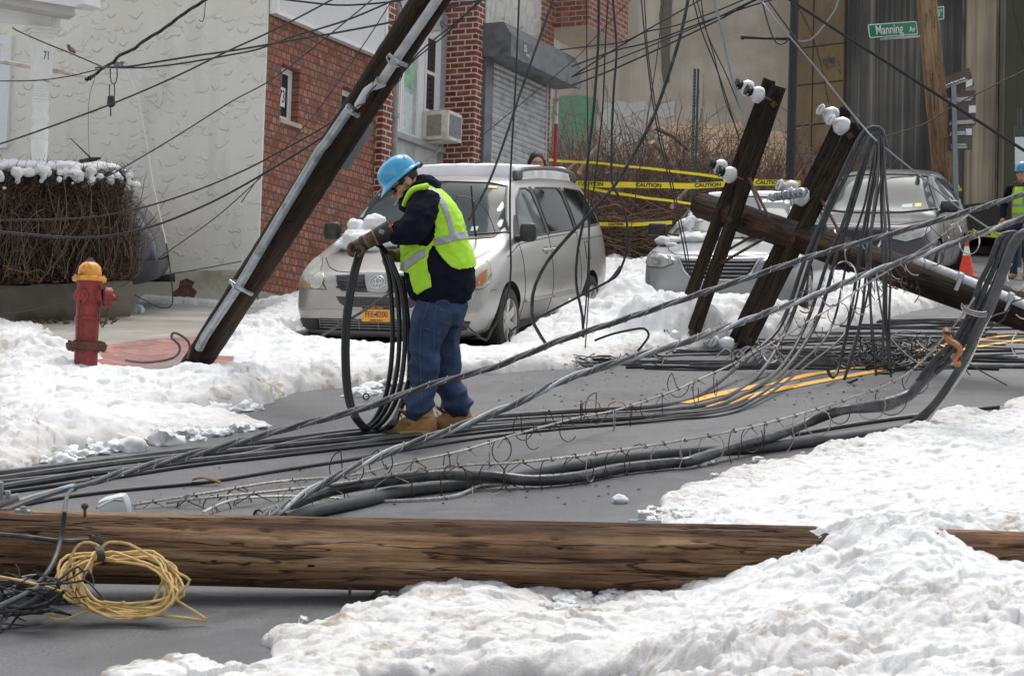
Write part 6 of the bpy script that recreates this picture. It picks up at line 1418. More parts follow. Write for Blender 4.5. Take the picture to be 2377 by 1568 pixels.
timber(1704,793,1964,257,19.35,19.35,.128,.10,DW,seed=3,lab='rear timber of the right pair'); timber(1722,818,1988,288,18.85,18.85,.142,.10,DW,seed=4,lab='front timber of the right pair')
def fpb(name,fn,mat,**k):
    mb=MB(); fn(mb); return mb.build(name,mat,parent=fp,**k)
def flat(mb,x0,y0,d0,x1,y1,d1,w_=.032,t=.008):
    a=fi@P(x0,y0,d0); b=fi@P(x1,y1,d1); mb.tube([a,b],[w_*.5]*2,4,sy=.5)
BRC=simple('rust_brace',(.10,.055,.035),.7,metal=.2,var=.4,scale=10,dirt=(.2,.16,.12),dscale=6)
for q in ((1739,413,19.6,1803,540,19.3),(1673,611,19.6,1800,539,19.3),(1742,427,20.1,1768,494,19.9),(1683,584,20.1,1748,547,19.9),(1906,462,18.8,1975,586,18.5),(1897,468,19.2,1942,600,19.0),(1850,470,18.8,1798,545,19.3),(1828,650,18.8,1800,700,18.9)):
    if q[0]==1828 or q[0]==1850: continue
    fpb('brace',lambda m,q=q:flat(m,*q),BRC)
def bolt(x,y,d,s=.028):
    M=fi@zframe(P(x,y,d),(CAM-P(x,y,d)),Vector((.8,0,.5)))
    mb=MB(); mb.box((0,0,.006),(s*2,s*2,.012),M=M); mb.lathe([(.014,.012),(.013,.034)],6,M=M); return mb.build('bolt',RUST,parent=fp,smooth=False)
for q in ((1796,242,19.64),(1693,509,19.64),(1973,315,18.76),(1842,556,18.76),(1606,772,19.64),(1735,790,18.76),(1573,758,20.1)): bolt(*q)
PORC=simple('porcelain',(.66,.68,.70),.18,var=.06,scale=12,dirt=(.40,.40,.38),dscale=9,coat=1); 
def insul(x,y,d,ang,black=False,sc_=1.05,lab=None):
    # axis points away from the arm, screen angle ang degrees (0=left, + = up)
    ax=Vector((-math.cos(R(ang)),-.25,math.sin(R(ang)))); M=fi@zframe(P(x,y,d),ax); s=sc_
    mb=MB(); mb.lathe([(.012*s,-.10*s),(.078*s,-.055*s),(.086*s,-.03*s),(.078*s,.015*s),(.05*s,.045*s),(.034*s,.055*s)],22,M=M)
    if not black: mb.lathe([(.034*s,.055*s),(.032*s,.075*s),(.052*s,.09*s),(.055*s,.105*s),(.04*s,.118*s),(.03*s,.10*s)],18,M=M); mb.tube([M@Vector((-.05*s,0,.105*s)),M@Vector((-.02*s,0,.122*s)),M@Vector((.02*s,0,.122*s)),M@Vector((.05*s,0,.105*s))],.014*s,8)
    o=mb.build('insulator',PORC,parent=fp,smooth=45,label=lab)
    m2=MB()
    if black: m2.lathe([(.045*s,.05*s),(.05*s,.06*s),(.03*s,.07*s),(.03*s,.09*s),(.055*s,.10*s),(.055*s,.115*s),(.02*s,.125*s)],18,M=M); m2.tube([M@Vector((.055*s*math.cos(a),.055*s*math.sin(a),.08*s)) for a in [k*PI/8 for k in range(14)]],.006*s,5)
    m4=MB(); m4.tube([M@Vector((0,0,-.17*s)),M@Vector((0,0,-.05*s))],.012*s,8); m4.build('pin',RUST,parent=o)
    if not black: return o
    m2.build('spool' if black else 'pin',simple('spool_black',(.02,.02,.022),.3,var=.3) if black else RUST,parent=o)
    return o
for q in ((1731,203,20.1,22,True),(1755,218,19.6,22,True),(1669,387,20.1,20,True),(1690,404,19.6,20,True),(1533,759,20.1,20,True),(1560,783,19.6,20,True)): insul(*q,sc_=1.0,lab='white bell with black spool')
for q in ((1926,266,19.3,28),(1950,290,18.8,28),(1832,437,19.3,20),(1856,455,18.8,20),(1664,782,19.3,20),(1682,800,18.8,20)): insul(*q,sc_=1.05,lab='all white insulator')
# spiral preform wire round the middle pair
m=MB(); c=[]; a,b=fi@P(1790,458,18.9),fi@P(1868,446,18.6)
for k in range(120):
    t_=k/119; p=a.lerp(b,t_); an=t_*2*PI*7; c.append(p+Vector((math.cos(an),math.sin(an),0))*.034)
m.tube(c,.011,6); m.tube([a+Vector((0,0,-.03)),a.lerp(b,.5),b],.016,8); m.build('wire_wrap',simple('alu_wire',(.38,.39,.40),.4,metal=.6,var=.2),parent=fp)
ALU=_mc['alu_wire']
# conduit on the fallen pole
def fsurf(x,y,d): return fi@P(x,y,d)
m=MB(); m.tube([fsurf(2127,603,16.55),fsurf(2266,659,15.75),fsurf(2377,706,15.1),fsurf(2500,758,14.5),fsurf(2680,832,13.6)],.036,14); m.build('conduit',CPVC,parent=fp)
for (x,y,d) in ((2228,643,15.9),(2345,690,15.2)):
    m=MB(); M=fi@frame(P(x,y,d),Vector((1,0,-.4)).normalized(),Vector((0,1,0)),Vector((.4,0,1)).normalized()); m.lathe([(.040,-.02),(.042,0),(.040,.02)],14,M=M@Matrix.Rotation(R(90),4,'Y')); m.box((0,-.045,-.06),(.03,.008,.10),M=M); m.build('pipe_strap',GALV,parent=fp,smooth=False)
m=MB(); m.tube([fsurf(1990,618,17.1),fsurf(2060,648,16.6),fsurf(2105,660,16.3)],.012,8); 
for k in range(9):
    m.lathe([(.012,0),(.022,.004),(.012,.012)],10,M=fi@zframe(P(2030+k*12,632+k*4.6,16.7-.07*k),Vector((.9,-.3,-.35))))
m.build('hardware_rod',RUST,parent=fp)
for k,(x,y,r) in enumerate(((2070,655,.045),(2085,630,.06),(2100,622,.07),(2126,614,.085),(2082,662,.03),(2050,640,.05))):
    m=MB(); c0=fi@P(x,y,16.2); m.tube([c0+(fi.to_3x3()@Vector((math.cos(a)*r,math.sin(a)*r*.5,math.sin(a)*r))) for a in [j*PI/9 for j in range(15)]],.005,6); m.build('wire_ring',ALU if k%2 else RUST,parent=fp)
m=MB()
for k in range(14):
    x=1985+rng.uniform(0,150); y=640+rng.uniform(-10,30); a=fi@P(x,y,16.3); b=fi@P(x+rng.uniform(-14,14),y+rng.uniform(14,50),16.2); m.tube(spline([a,a.lerp(b,.5)+fi.to_3x3()@Vector((rng.uniform(-.04,.04),0,0)),b],.03),.004,4)
m.build('wire_ends',BLACKP,parent=fp,kind='stuff')
# ================================================================ cables
CBLK=simple('cable_black',(.014,.014,.015),.42,var=.3,scale=20)
CGRY=simple('cable_grey',(.05,.052,.057),.55,var=.3,scale=12,dirt=(.11,.11,.11),dscale=10)
CDGR=simple('cable_dark',(.022,.023,.025),.5,var=.3,scale=12,dirt=(.09,.085,.08),dscale=9)
CBRN=simple('cable_brown',(.06,.045,.038),.6,var=.3,scale=10)
CLGT=simple('cable_light',(.26,.275,.29),.5,metal=.1,var=.15,scale=20)
CWHT=simple('cable_white',(.70,.71,.72),.5,var=.05)
STRD=simple('strand_pale',(.36,.34,.31),.55,metal=.3,var=.35,scale=60)
def cable(pts,r,mat,label,group=None,step=.08,n=7,name='cable',cat='cable',parent=None,rmod=None,flatg=False):
    c=spline([P(*p) if len(p)==3 else G(p[0],p[1],r*.9) for p in pts],step); o0=c[0].copy()
    rr=[r]*len(c) if rmod is None else [r*rmod(i/len(c)) for i in range(len(c))]
    mb=MB(); mb.tube([p-o0 for p in c],rr,n); o=mb.build(name,mat,M=Matrix.Translation(o0),label=label,cat=cat,group=group,parent=parent)
    if parent is not None: o.matrix_world=Matrix.Translation(o0)
    return o,c
def K(seq,d0,d1=None):
    n=len(seq); d1=d0 if d1 is None else d1; return [(x,y,d0+(d1-d0)*i/(n-1)) for i,(x,y) in enumerate(seq)]
HG='wires hanging down over the minivan and the brush'
cable(K([(1285,-20),(1283,0),(1215,195),(1142,406),(1087,512)],16.5),.010,CDGR,'dark wire crossing the roller shutter, slanting down left to the worker',HG)
cable(K([(1206,-20),(1205,0),(1197,190),(1185,406),(1184,529),(1186,621),(1181,671),(1168,720),(1141,766),(1128,789),(1099,770),(1074,746)],17.6),.009,CBLK,'wire straight down past the minivan mirror, hooking up at its bumper',HG)
cable(K([(1361,-20),(1363,205),(1365,351),(1366,520),(1368,640),(1358,820)],18.2),.006,CBLK,'thin black wire leftmost in front of the concrete abutment',HG)
cable(K([(1390,-20),(1389,88),(1384,176),(1377,264),(1367,351),(1359,424),(1357,496),(1342,575),(1337,638),(1341,681),(1352,733),(1354,783)],18),.013,CBLK,'thick black wire bowing left across the minivan rear door',HG)
cable(K([(1413,-20),(1406,88),(1400,234),(1392,322),(1378,443),(1370,483),(1365,621),(1359,720),(1354,760)],18.1),.0075,CBLK,'black wire just right of the bowed thick one',HG)
cable(K([(1421,-20),(1430,88),(1431,132),(1425,205),(1421,293),(1420,325),(1421,424),(1438,457),(1454,509),(1456,572),(1438,631),(1415,651),(1365,677),(1237,743),(1197,760),(1181,776),(1184,793)],17.7),.011,CBLK,'long black cable curling behind the minivan and back to its front wheel',HG)
cable(K([(1487,-20),(1497,88),(1507,176),(1517,249),(1531,325),(1552,412),(1571,492),(1586,569),(1600,640)],19),.007,CBLK,'left of two close wires falling to the sedan headlight',HG)
cable(K([(1495,-20),(1501,88),(1511,176),(1522,249),(1537,325),(1558,412),(1578,500),(1594,575),(1604,640)],19.05),.006,CBLK,'right of two close wires falling to the sedan headlight',HG)
cable(K([(1543,-20),(1523,146),(1500,293),(1481,418),(1467,513),(1462,590)],18.4),.005,CBRN,'thin brown wire leaning left down the dark wall stain',HG)
cable(K([(1600,-20),(1597,0),(1582,73),(1556,161),(1520,264),(1488,328),(1431,424),(1378,486),(1316,552),(1270,608),(1243,661),(1235,704),(1240,753),(1273,806)],17.2),.0155,CDGR,'thickest hanging cable, sweeping from the dark stain across the minivan side',HG)
cable(K([(1604,-20),(1629,73),(1664,161),(1693,249),(1715,322)],19.6),.007,CBLK,'wire slanting down to the left crossarm, left of three',HG)
cable(K([(1611,-20),(1643,82),(1687,176),(1728,278)],19.6),.006,CBLK,'wire slanting down to the left crossarm, upper one of three',HG)
cable(K([(1626,-20),(1635,53),(1658,132),(1682,228),(1714,311)],19.7),.006,CDGR,'wire slanting down to the left crossarm, starting farthest right',HG)
cable(K([(1652,-20),(1676,73),(1690,141),(1702,190),(1728,281)],19.5),.012,CLGT,'pale twisted wire ending at the left crossarm top',HG)
HD='dark service lines slanting up to the right across the abutment'
for s_,lab,rr in (([(1299,116),(1365,108),(1447,97),(1497,75),(1570,59),(1658,28),(1725,0),(1760,-15)],'topmost slanting line, nearly level where it starts',.010),([(1326,155),(1430,117),(1512,97),(1629,53),(1731,18),(1790,0),(1840,-14)],'second slanting line from the shutter housing',.011),
([(1327,179),(1394,135),(1512,64),(1626,0),(1660,-20)],'steepest of the lines starting at the housing corner',.010),([(1327,179),(1424,141),(1541,94),(1658,44),(1746,2),(1790,-18)],'middle slanting line from the housing corner',.009),([(1326,199),(1424,161),(1541,108),(1673,44),(1746,4),(1790,-15)],'lowest of the slanting lines at the housing corner',.012),
([(1056,365),(1183,263),(1335,137),(1362,108),(1468,-5)],'hair thin line crossing the roller shutter diagonally',.005)): cable(K(s_,24.5),rr,CBLK,lab,HD)
cable(K([(1820,-12),(1834,0),(1948,75),(2065,149),(2215,245),(2377,349),(2450,396)],17),.014,CBLK,'long black line falling right in front of the street name sign pole')
cable(K([(1770,5),(1799,45),(1887,149),(1959,240),(2007,298),(2036,328),(2145,416),(2229,485),(2330,552)],17.5,16.5),.008,CLGT,'pale grey guy wire passing over the hanging cable bundle')
cable(K([(1782,0),(1799,24),(1828,64),(1906,171),(1970,253),(1996,301)],18.4),.008,CBRN,'brown twisted wire ending at the right crossarm top')
cable(K([(1948,-8),(1940,20),(1916,56),(1882,93),(1852,95)],19),.008,CLGT,'short pale loop right of the black pole')
cable(K([(1845,-8),(1850,11),(1879,67),(1903,139),(1924,240)],19.2),.006,CBLK,'thin dark wire ending at the upper white insulators')
cable(K([(1770,-10),(1769,0),(1784,59),(1802,100),(1822,100),(1831,88)],19),.008,CDGR,'short dark hanging loop left of the black pole')
cable(K([(2047,320),(2145,288),(2215,245),(2300,202),(2400,153)],17),.006,CBRN,'rusty thin line rising right from the hanging bundle')
cable(K([(2350,-10),(2353,24),(2378,125)],20),.006,CBLK,'short dark line at the top right corner')
# left side lines
LS='service lines in front of the stucco house and brick wall'
def twist(pts,r,k,mat,label,d0,d1=None,turns=.35,lash=None,group=None,rad=1.0,lmat=None,name='cable',step=.05,wob=0):
    c=spline([P(*p) for p in K(pts,d0,d1)],step); o0=c[0].copy(); root=empty(name,o0,label,'cable',group); L_=0; cum=[0]
    for i in range(1,len(c)): cum.append(cum[-1]+(c[i]-c[i-1]).length)
    def helix(R_,ph,tl): 
        out=[]
        for i,p in enumerate(c):
            t_=(c[min(i+1,len(c)-1)]-c[max(i-1,0)]).normalized(); u=t_.cross(Vector((0,0,1))).normalized(); v=u.cross(t_); a=ph+cum[i]/tl*2*PI+wob*math.sin(cum[i]*3.1+ph)
            out.append(p-o0+(u*math.cos(a)+v*math.sin(a))*R_)
        return out
    for j in range(k): mb=MB(); mb.tube(helix(r*1.02*rad,2*PI*j/k,turns),r,7); mb.build('conductor',mat[j%len(mat)] if isinstance(mat,list) else mat,parent=root)
    if lash: mb=MB(); mb.tube(helix(r*2.35,1,lash),.0028 if r<.02 else .003,5); mb.build('lashing_wire',lmat or CLGT,parent=root)
    return root,c
twist([(490,-14),(477,0),(430,30),(376,70),(336,94),(309,115),(279,128),(262,146),(242,156),(226,169),(209,183)],.009,3,CBLK,'thick twisted black service drop from the top to the pipe end',19.5,20.5,turns=.5,group=LS)
cable(K([(30,64),(40,71),(118,105),(166,124),(236,154)],20.8,20.4),.009,CBLK,'black line the small bird sits on',LS)
cable(K([(222,158),(236,156),(295,155),(376,142),(457,129),(537,118),(638,101),(771,78),(882,57),(960,40),(1040,19),(1150,-8)],20.4,17),.010,CBLK,'upper of two close lines curving right from the splice to the leaning pole',LS)
cable(K([(236,156),(330,157),(430,146),(537,127),(600,114),(675,87),(802,48),(898,8),(940,-12)],20.4,17.5),.009,CBLK,'lower of two close lines leaving the splice, steeper at the right',LS)
cable(K([(-20,341),(0,334),(75,309),(255,243),(403,180),(537,115),(638,69),(770,0),(800,-18)],17.5),.008,CDGR,'long straight line rising from the left edge to above the white panel',LS)
cable(K([(-20,188),(81,187),(161,177),(228,161)],20.6),.006,CBLK,'thin line running behind the porch post',LS)
cable(K([(190,435),(258,405),(403,320),(537,236),(638,180),(771,76),(863,0),(880,-15)],17.5),.006,CDGR,'thin line rising from the hedge snow to the white panel',LS)
cable(K([(560,470),(609,403),(739,254),(850,95),(907,6),(920,-15)],18),.005,CDGR,'thin steep line crossing the brick wall',LS)
cable(K([(-20,511),(0,511),(200,505),(333,481),(466,438),(580,389),(638,358),(707,321),(790,273)],16.5),.007,CBLK,'upper of two sagging lines over the hedge',LS)
cable(K([(-20,536),(0,538),(167,551),(266,545),(366,521),(500,465),(638,388),(739,325),(800,285)],16.4),.009,CBLK,'lower and thicker of two sagging lines over the hedge',LS)
cable(K([(606,411),(500,505),(356,608),(293,658),(233,678)],17),.005,CDGR,'thin line coming down in front of the stucco to the hedge',LS)
cable(K([(560,606),(466,624),(350,643)],17),.005,CBLK,'short thin line low on the stucco left of the leaning pole',LS)
cable(K([(258,672),(170,696),(83,718),(-10,731)],16.5),.005,CBLK,'thin line low across the retaining wall behind the hydrant',LS)
cable(K([(274,143),(284,150),(295,166),(317,220),(336,309),(354,418),(366,475),(386,565)],20.4),.006,CWHT,'white drop wire arching down the stucco wall',LS)
cable(K([(386,565),(396,634),(401,691),(396,711),(380,714),(360,709),(313,684)],20.4),.007,CBLK,'black tail of the white drop wire reaching the pavement',LS)
cable(K([(223,172),(207,228),(205,295),(207,360)],20.4),.004,CLGT,'faint pale wire beside the porch post',LS)
cable(K([(1150,-25),(1120,0),(1056,54),(971,124),(914,197)],17.5),.007,CBLK,'upper of two dark lines right of the leaning pole',LS)
cable(K([(1150,-18),(1104,10),(1040,76),(955,146),(910,206)],17.5),.006,CBLK,'lower of two dark lines right of the leaning pole',LS)
cable(K([(605,-8),(700,4),(780,12),(850,10),(925,2),(960,-8)],18),.009,CBLK,'dark line sagging over the white panel top',LS)
cable(K([(925,-5),(930,12),(936,30),(934,45)],18.5),.005,CBLK,'short dangling wire by the downpipe',LS)
cable(K([(477,2),(475,30),(472,48),(466,50),(462,46)],19.6),.004,CBLK,'short hooked wire end over the stucco wall',LS)
cable(K([(1056,470),(1064,455),(1100,462),(1130,490),(1150,540)],18.1),.004,CBLK,'thin wire loop over the minivan windscreen',LS)
# splice, dead end and hanging link
sp=empty('splice',P(270,150,20.3),'metal splice and insulator knot where the lines meet on the stucco','splice'); si=sp.matrix_world.inverted()
mb=MB(); 
for k in range(10): mb.ball(si@P(262+rng.uniform(0,22),150+rng.uniform(-6,6),20.3),(.03,.02,.02),sub=1,dis=.4,seed=k)
mb.build('clamp',simple('clamp_metal',(.30,.30,.29),.5,metal=.5,var=.4,scale=50),parent=sp)
for (x,y0,y1,w_) in ((264,158,195,8),(260,196,235,6)):
    mb=MB(); c=[(x-w_*.9,y0),(x-w_,(y0+y1)/2),(x-w_*.6,y1-3),(x,y1),(x+w_*.6,y1-3),(x+w_,(y0+y1)/2),(x+w_*.9,y0)]; mb.tube(spline([si@P(a,b,20.3) for a,b in c],.03),.006,6); mb.build('link',CDGR,parent=sp)
mb=MB(); mb.lathe([(.02,0),(.045,.02),(.035,.11),(.01,.12)],12,M=si@zframe(P(258,249,20.3),Vector((0,0,1)))); mb.tube([si@P(257,248,20.3),si@P(257,270,20.3)],.007,6); mb.build('weight',BLACKP,parent=sp)
mb=MB(); 
for k in range(7): mb.tube(spline([si@P(212,181,20.4),si@P(205+rng.uniform(-6,6),184+rng.uniform(-5,6),20.35),si@P(196+rng.uniform(-3,16),180+rng.uniform(-6,14),20.3)],.02),.008,5)
mb.build('frayed_end',CBLK,parent=sp)
# bird
bd=P(165,118,20.72); mb=MB(); Mb=Matrix.Translation(Vector((0,0,0)))@Matrix.Rotation(R(38),4,'Y')
bird=empty('sparrow',bd,'small brown sparrow perched on the line left of the splice','bird')
mb.ball((0,0,.01),(.052,.026,.026),M=Mb,sub=3); mb.ball((-.048,0,.022),(.022,.020,.021),M=Mb,sub=2); mb.tube([(.03,0,.0),(.075,0,-.004),(.115,0,-.006)],[.014,.010,.007],8,M=Mb,sy=.5); mb.tube([(-.066,0,.022),(-.080,0,.018)],[.007,.001],6,M=Mb)
mb.tube([(0,0.008,-.02),(0,.008,-.05)],.002,4); mb.build('body',simple('bird_brown',(.12,.085,.05),.85,var=.5,scale=60,dirt=(.28,.25,.2),dscale=25),parent=bird)
# ---- two long lashed cable runs across the picture
T1=[(0,1187),(60,1165),(150,1135),(215,1118),(300,1092),(400,1066),(500,1040),(600,1012),(700,985),(840,948),(1000,893),(1150,850),(1300,790),(1450,740),(1600,690),(1750,640),(1900,590),(2050,548),(2200,505),(2300,474),(2377,450),(2480,418),(2640,366),(2800,312)]
twist(T1[3:],.0100,3,[CGRY,CDGR,CGRY],'upper lashed grey cable run, passing before the worker shins',9.0,15.0,turns=.9,lash=.13,step=.04)
T2=[(600,1200),(640,1187),(700,1150),(800,1095),(900,1050),(1050,995),(1200,935),(1300,885),(1450,835),(1600,790),(1700,755),(1800,718),(1900,682),(2000,640),(2100,604),(2200,570),(2300,533),(2377,505),(2480,466),(2640,404),(2800,340)]
twist(T2,.0105,3,[CGRY,CLGT,CGRY],'lower lashed grey cable run, ending at the fallen log',8.6,14.6,turns=.7,lash=.16,step=.04)
# left end of the upper run
c1,_=cable([(222,1116,9.0),(190,1126,8.8),(150,1135,8.6),(60,1165,8.1),(-30,1202,7.7)],.012,CGRY,'grey cable from the blue taped joint to the left edge')
cable([(222,1118,9.0),(150,1132,8.6),(80,1150,8.3),(25,1168,8.0)],.009,CLGT,'paler thin cable above the taped one at the left edge')
cable([(168,1136,8.6),(158,1146,8.3),(152,1170,7.3),(148,1210,7.25),(142,1245,7.25),(132,1285,7.15),(112,1325,7.05),(80,1360,7.0),(30,1395,6.9),(-20,1420,6.85)],.0085,CGRY,'grey cable dropping over the fallen log from the blue taped joint')
cable([(-20,1238,7.30),(0,1240,7.28),(60,1245,7.26),(120,1253,7.24),(170,1255,7.24),(215,1253,7.24),(235,1258,7.2)],.009,CDGR,'dark cable lying on the face of the log to the yellow rope')
cable([(-20,1335,6.95),(40,1345,6.9),(110,1362,6.9),(150,1375,6.9)],.005,simple('rope_yellow',(.62,.43,.17),.7,var=.15,scale=30,dirt=(.4,.27,.1),dscale=20),'single yellow line entering from the left edge','yellow rope')
a,b=P(136,1138,8.62),P(167,1130,8.72); mb=MB(); mb.tube([Vector((0,0,0)),b-a],.0155,12); mb.build('blue_tape',simple('blue_tape',(.10,.42,.75),.4,var=.05),M=Matrix.Translation(a),label='bright blue tape wrapped round the cable joint',cat='tape')
mb=MB(); 
for k in range(4): p=P(170+k*1.3,1131-k*.5,8.75); mb.tube([Vector((math.cos(j*PI/5)*.006,math.cos(j*PI/5)*.014,math.sin(j*PI/5)*.017))+(p-P(170,1131,8.75)) for j in range(10)],.004,5,closed=True)
mb.build('wire_tie',BLACKP,M=Matrix.Translation(P(170,1131,8.75)),label='black wire tie beside the blue tape',cat='tie')
# ---- ground cables by the feet that sweep up into the hanging bundle
GB='black cables lying along the road under the worker'
def rise(x0,y0,seq,d0,d1): return [(x,y,d0+(d1-d0)*i/(len(seq)-1)) for i,(x,y) in enumerate(seq)]
CHNG=simple('cable_mid_grey',(.040,.041,.044),.5,var=.3,scale=12,dirt=(.09,.088,.085),dscale=9)
g=[([(-20,1100),(171,1079),(342,1057),(444,1045),(649,1021),(812,1001),(1000,985),(1096,971),(1335,954),(1438,948)],[(1509,944),(1618,919),(1728,835),(1812,754),(1866,609),(1906,516),(1943,428),(1988,334),(2012,301),(2040,297),(2052,318),(2052,380)],.019,CHNG,'topmost cable on the road, first strand of the hanging bundle'),
([(-20,1113),(205,1083),(376,1063),(581,1042),(812,1019),(1000,1000),(1096,982),(1300,968),(1438,960)],[(1509,955),(1655,933),(1760,870),(1830,754),(1881,609),(1923,494),(1972,394),(1999,334),(2021,303),(2043,299),(2056,330)],.0185,CHNG,'second cable down on the road, rising with the bundle'),
([(-20,1122),(239,1095),(480,1066),(581,1052),(684,1026),(812,1007),(960,996),(1096,988),(1300,975),(1450,965)],[(1540,960),(1670,940),(1801,864),(1870,754),(1923,601),(1954,527),(1983,439),(2010,354),(2032,308),(2048,306),(2060,345)],.016,CHNG,'cable that crosses over its neighbours left of the boots'),
([(-20,1134),(103,1114),(273,1088),(513,1063),(812,1032),(908,1016),(1096,996),(1267,981),(1450,970)],[(1560,962),(1691,944),(1801,880),(1892,754),(1943,590),(1968,516),(1999,416),(2017,350),(2034,312),(2050,308)],.018,CHNG,'thick cable directly under the front boot'),
([(-20,1146),(239,1111),(444,1080),(640,1058),(812,1038),(1062,1009),(1233,992),(1404,985)],[(1560,968),(1720,940),(1860,840),(1932,754),(1972,576),(1990,527),(2008,472),(2023,394),(2034,339),(2042,315)],.0105,CBLK,'thin cable just before the boots'),
([(20,1177),(137,1155),(273,1138),(478,1118),(649,1091),(812,1066),(1062,1023),(1267,998),(1438,984)],[(1567,972),(1720,950),(1870,850),(1972,754),(2006,572),(2021,472),(2037,394),(2039,328)],.0095,CBLK,'lone thin cable nearest the camera, running to the log')]
for gl,up_,r,mat,lab in g:
    gp=[G(x,y,r) for x,y in gl]; dend=(gp[-1]-CAM).dot(FW); upc=[]
    n=len(up_)
    for i,(x,y) in enumerate(up_):
        t_=i/(n-1); d_=dend+(17.0-dend)*min(1,(i+1)/4.0); d_=min(d_,6920/max(60,y-447)); upc.append(P(x,y,d_))
    c=spline(gp+upc,.08); o0=c[0].copy(); mb=MB(); mb.tube([p-o0 for p in c],r,7); mb.build('cable',mat,M=Matrix.Translation(o0),label=lab,cat='cable',group=GB)
HB='cable strands hanging from the bundle top'
for s_,r,lab in (([(2034,339),(2030,394),(2016,472),(2000,560),(1986,656),(1961,795),(1941,868),(1928,872),(1922,860)],.014,'strand of the bundle ending in a hook on the yellow lines'),([(2040,320),(2039,394),(2030,480),(2018,560),(2010,640),(1995,760),(1960,880)],.012,'strand slanting inside the bundle to the road'),
([(2045,315),(2047,400),(2036,460),(2022,540),(2012,580),(2020,700),(2026,777),(2034,871)],.010,'strand crossing the middle of the bundle'),([(2048,318),(2050,439),(2054,505),(2058,594),(2057,743),(2066,857)],.012,'near vertical strand, second from the right'),
([(2050,320),(2054,394),(2059,461),(2066,550),(2067,650),(2064,760),(2068,874)],.010,'rightmost vertical strand of the bundle'),([(2046,322),(2046,480),(2050,600),(2052,720),(2048,850)],.012,'dark vertical strand left of the rightmost two'),([(2042,330),(2036,420),(2024,520),(2020,650),(2024,790)],.010,'strand bending left behind the tangle'),
([(2024,640),(1995,760),(1975,820),(1962,880),(1968,888),(1990,880)],.010,'short strand end curling on the road'),([(2030,620),(2050,740),(2080,800),(2140,850)],.008,'thin strand slanting right under the bundle')):
    cable(K(s_,16.8,15.6),r,CBLK,lab,HB)
# cable coils on road, random black cables lying flat
random.seed(77)
RG='black cables strewn flat across the road'
for i in range(44):
    y0=random.choice((745,750,757,775,790,800,812,820,826,832,838,843,850,856)); y0+=random.uniform(-3,3); x=random.uniform(1330,1800) if y0>790 else random.uniform(1780,1980); x1=2440 if random.random()<.7 else random.uniform(2000,2400); pts_=[]; k=0; amp=random.uniform(2,9)
    ph=random.uniform(0,6)
    while x<x1:
        yy=y0+amp*math.sin(x*.006+ph)+random.uniform(-2,2)+(x-1800)*.004; pts_.append((x,yy)); x+=random.uniform(60,140)
    if len(pts_)<3: continue
    r=random.choice((.006,.008,.011,.014)); cable(pts_,r,random.choice((CBLK,CBLK,CDGR,CGRY)) if r>.007 else CBLK,'black cable lying flat on the road beyond the bundle among many alike',RG,step=.12,n=6)
for i in range(40):
    cx_=random.choice((1330,1380,1420,1460,1500,1560,1700,1740,1950,2050,2075,2110,2200)); cy_=random.choice((790,805,818,830,845)); rx=random.uniform(25,60); ry=rx*random.uniform(.18,.35); ph=random.uniform(0,6); a0=random.uniform(0,6); nn=random.randint(8,16)
    seq=[(cx_+rx*math.cos(a0+k*.7)*(1+.02*k),cy_+ry*math.sin(a0+k*.7)) for k in range(nn)]; q=[G(x,y,.012)+Vector((0,0,.05*abs(math.sin(k*1.3+ph)))) for k,(x,y) in enumerate(seq)]
    c=spline(q,.05); o0=c[0].copy(); mb=MB(); mb.tube([p-o0 for p in c],random.choice((.005,.008)),6); mb.build('cable',random.choice((CBLK,CBLK,CGRY)),M=Matrix.Translation(o0),label='loose looped cable end tangled on the road',cat='cable',group='looped cable ends tangled on the road')
# tangle under the bundle
mb=MB(); o0=G(2060,845,0)
for i in range(70):
    p=G(random.gauss(2060,45),random.gauss(838,12),.01)-o0; q=[p]
    for k in range(5): q.append(q[-1]+Vector((random.gauss(0,.09),random.gauss(0,.12),random.gauss(0,.06)))); q[-1].z=min(.22,max(.01,q[-1].z))
    mb.tube(spline(q,.04),random.choice((.003,.005,.008)),5)
mb.build('wire_tangle',CBLK,M=Matrix.Translation(o0),label='burnt black tangle of wires on the yellow lines',cat='tangle',kind='stuff')
mb=MB(); o0=G(1725,835,0)
for i in range(16):
    p=G(random.gauss(1725,30),random.gauss(832,6),.03)-o0; mb.tube(spline([p,p+Vector((.1,.02,.08)),p+Vector((.17,.0,.02)),p+Vector((.22,.05,.0))],.03),.008,5)
mb.build('wire_tangle',simple('wire_white_grey',(.42,.43,.44),.5),M=Matrix.Translation(o0),label='curled pale wire on the road below the right crossarm',cat='tangle',kind='stuff')
cable([(1480,815,18),(1500,790,18),(1506,775,18),(1495,762,18),(1470,764,18),(1420,775,18),(1380,790,18)],.011,CBLK,'dark cable loop standing up beside the snow left of the crossarms')
cable([(1410,655,20),(1425,640,20),(1440,618,20)],.014,CDGR,'short cut grey cable sticking out of the snow')
cable([(340,1160) if False else (292,845),(330,850),(370,848),(400,838),(418,820),(415,800),(402,787),(400,777),(410,773),(428,782),(438,800),(440,815),(433,830)],.012,CGRY,'grey cable end curling on the brick paving at the leaning pole foot') if False else None
cable([(292,836,14.6),(330,841,14.5),(370,838,14.5),(403,830,14.5),(417,815,14.4),(414,798,14.4),(399,785,14.4),(400,774,14.4),(410,773,14.4),(430,785,14.4),(441,803,14.4),(434,832,14.4)],.0095,CGRY,'grey cable end curling on the brick paving at the leaning pole foot')
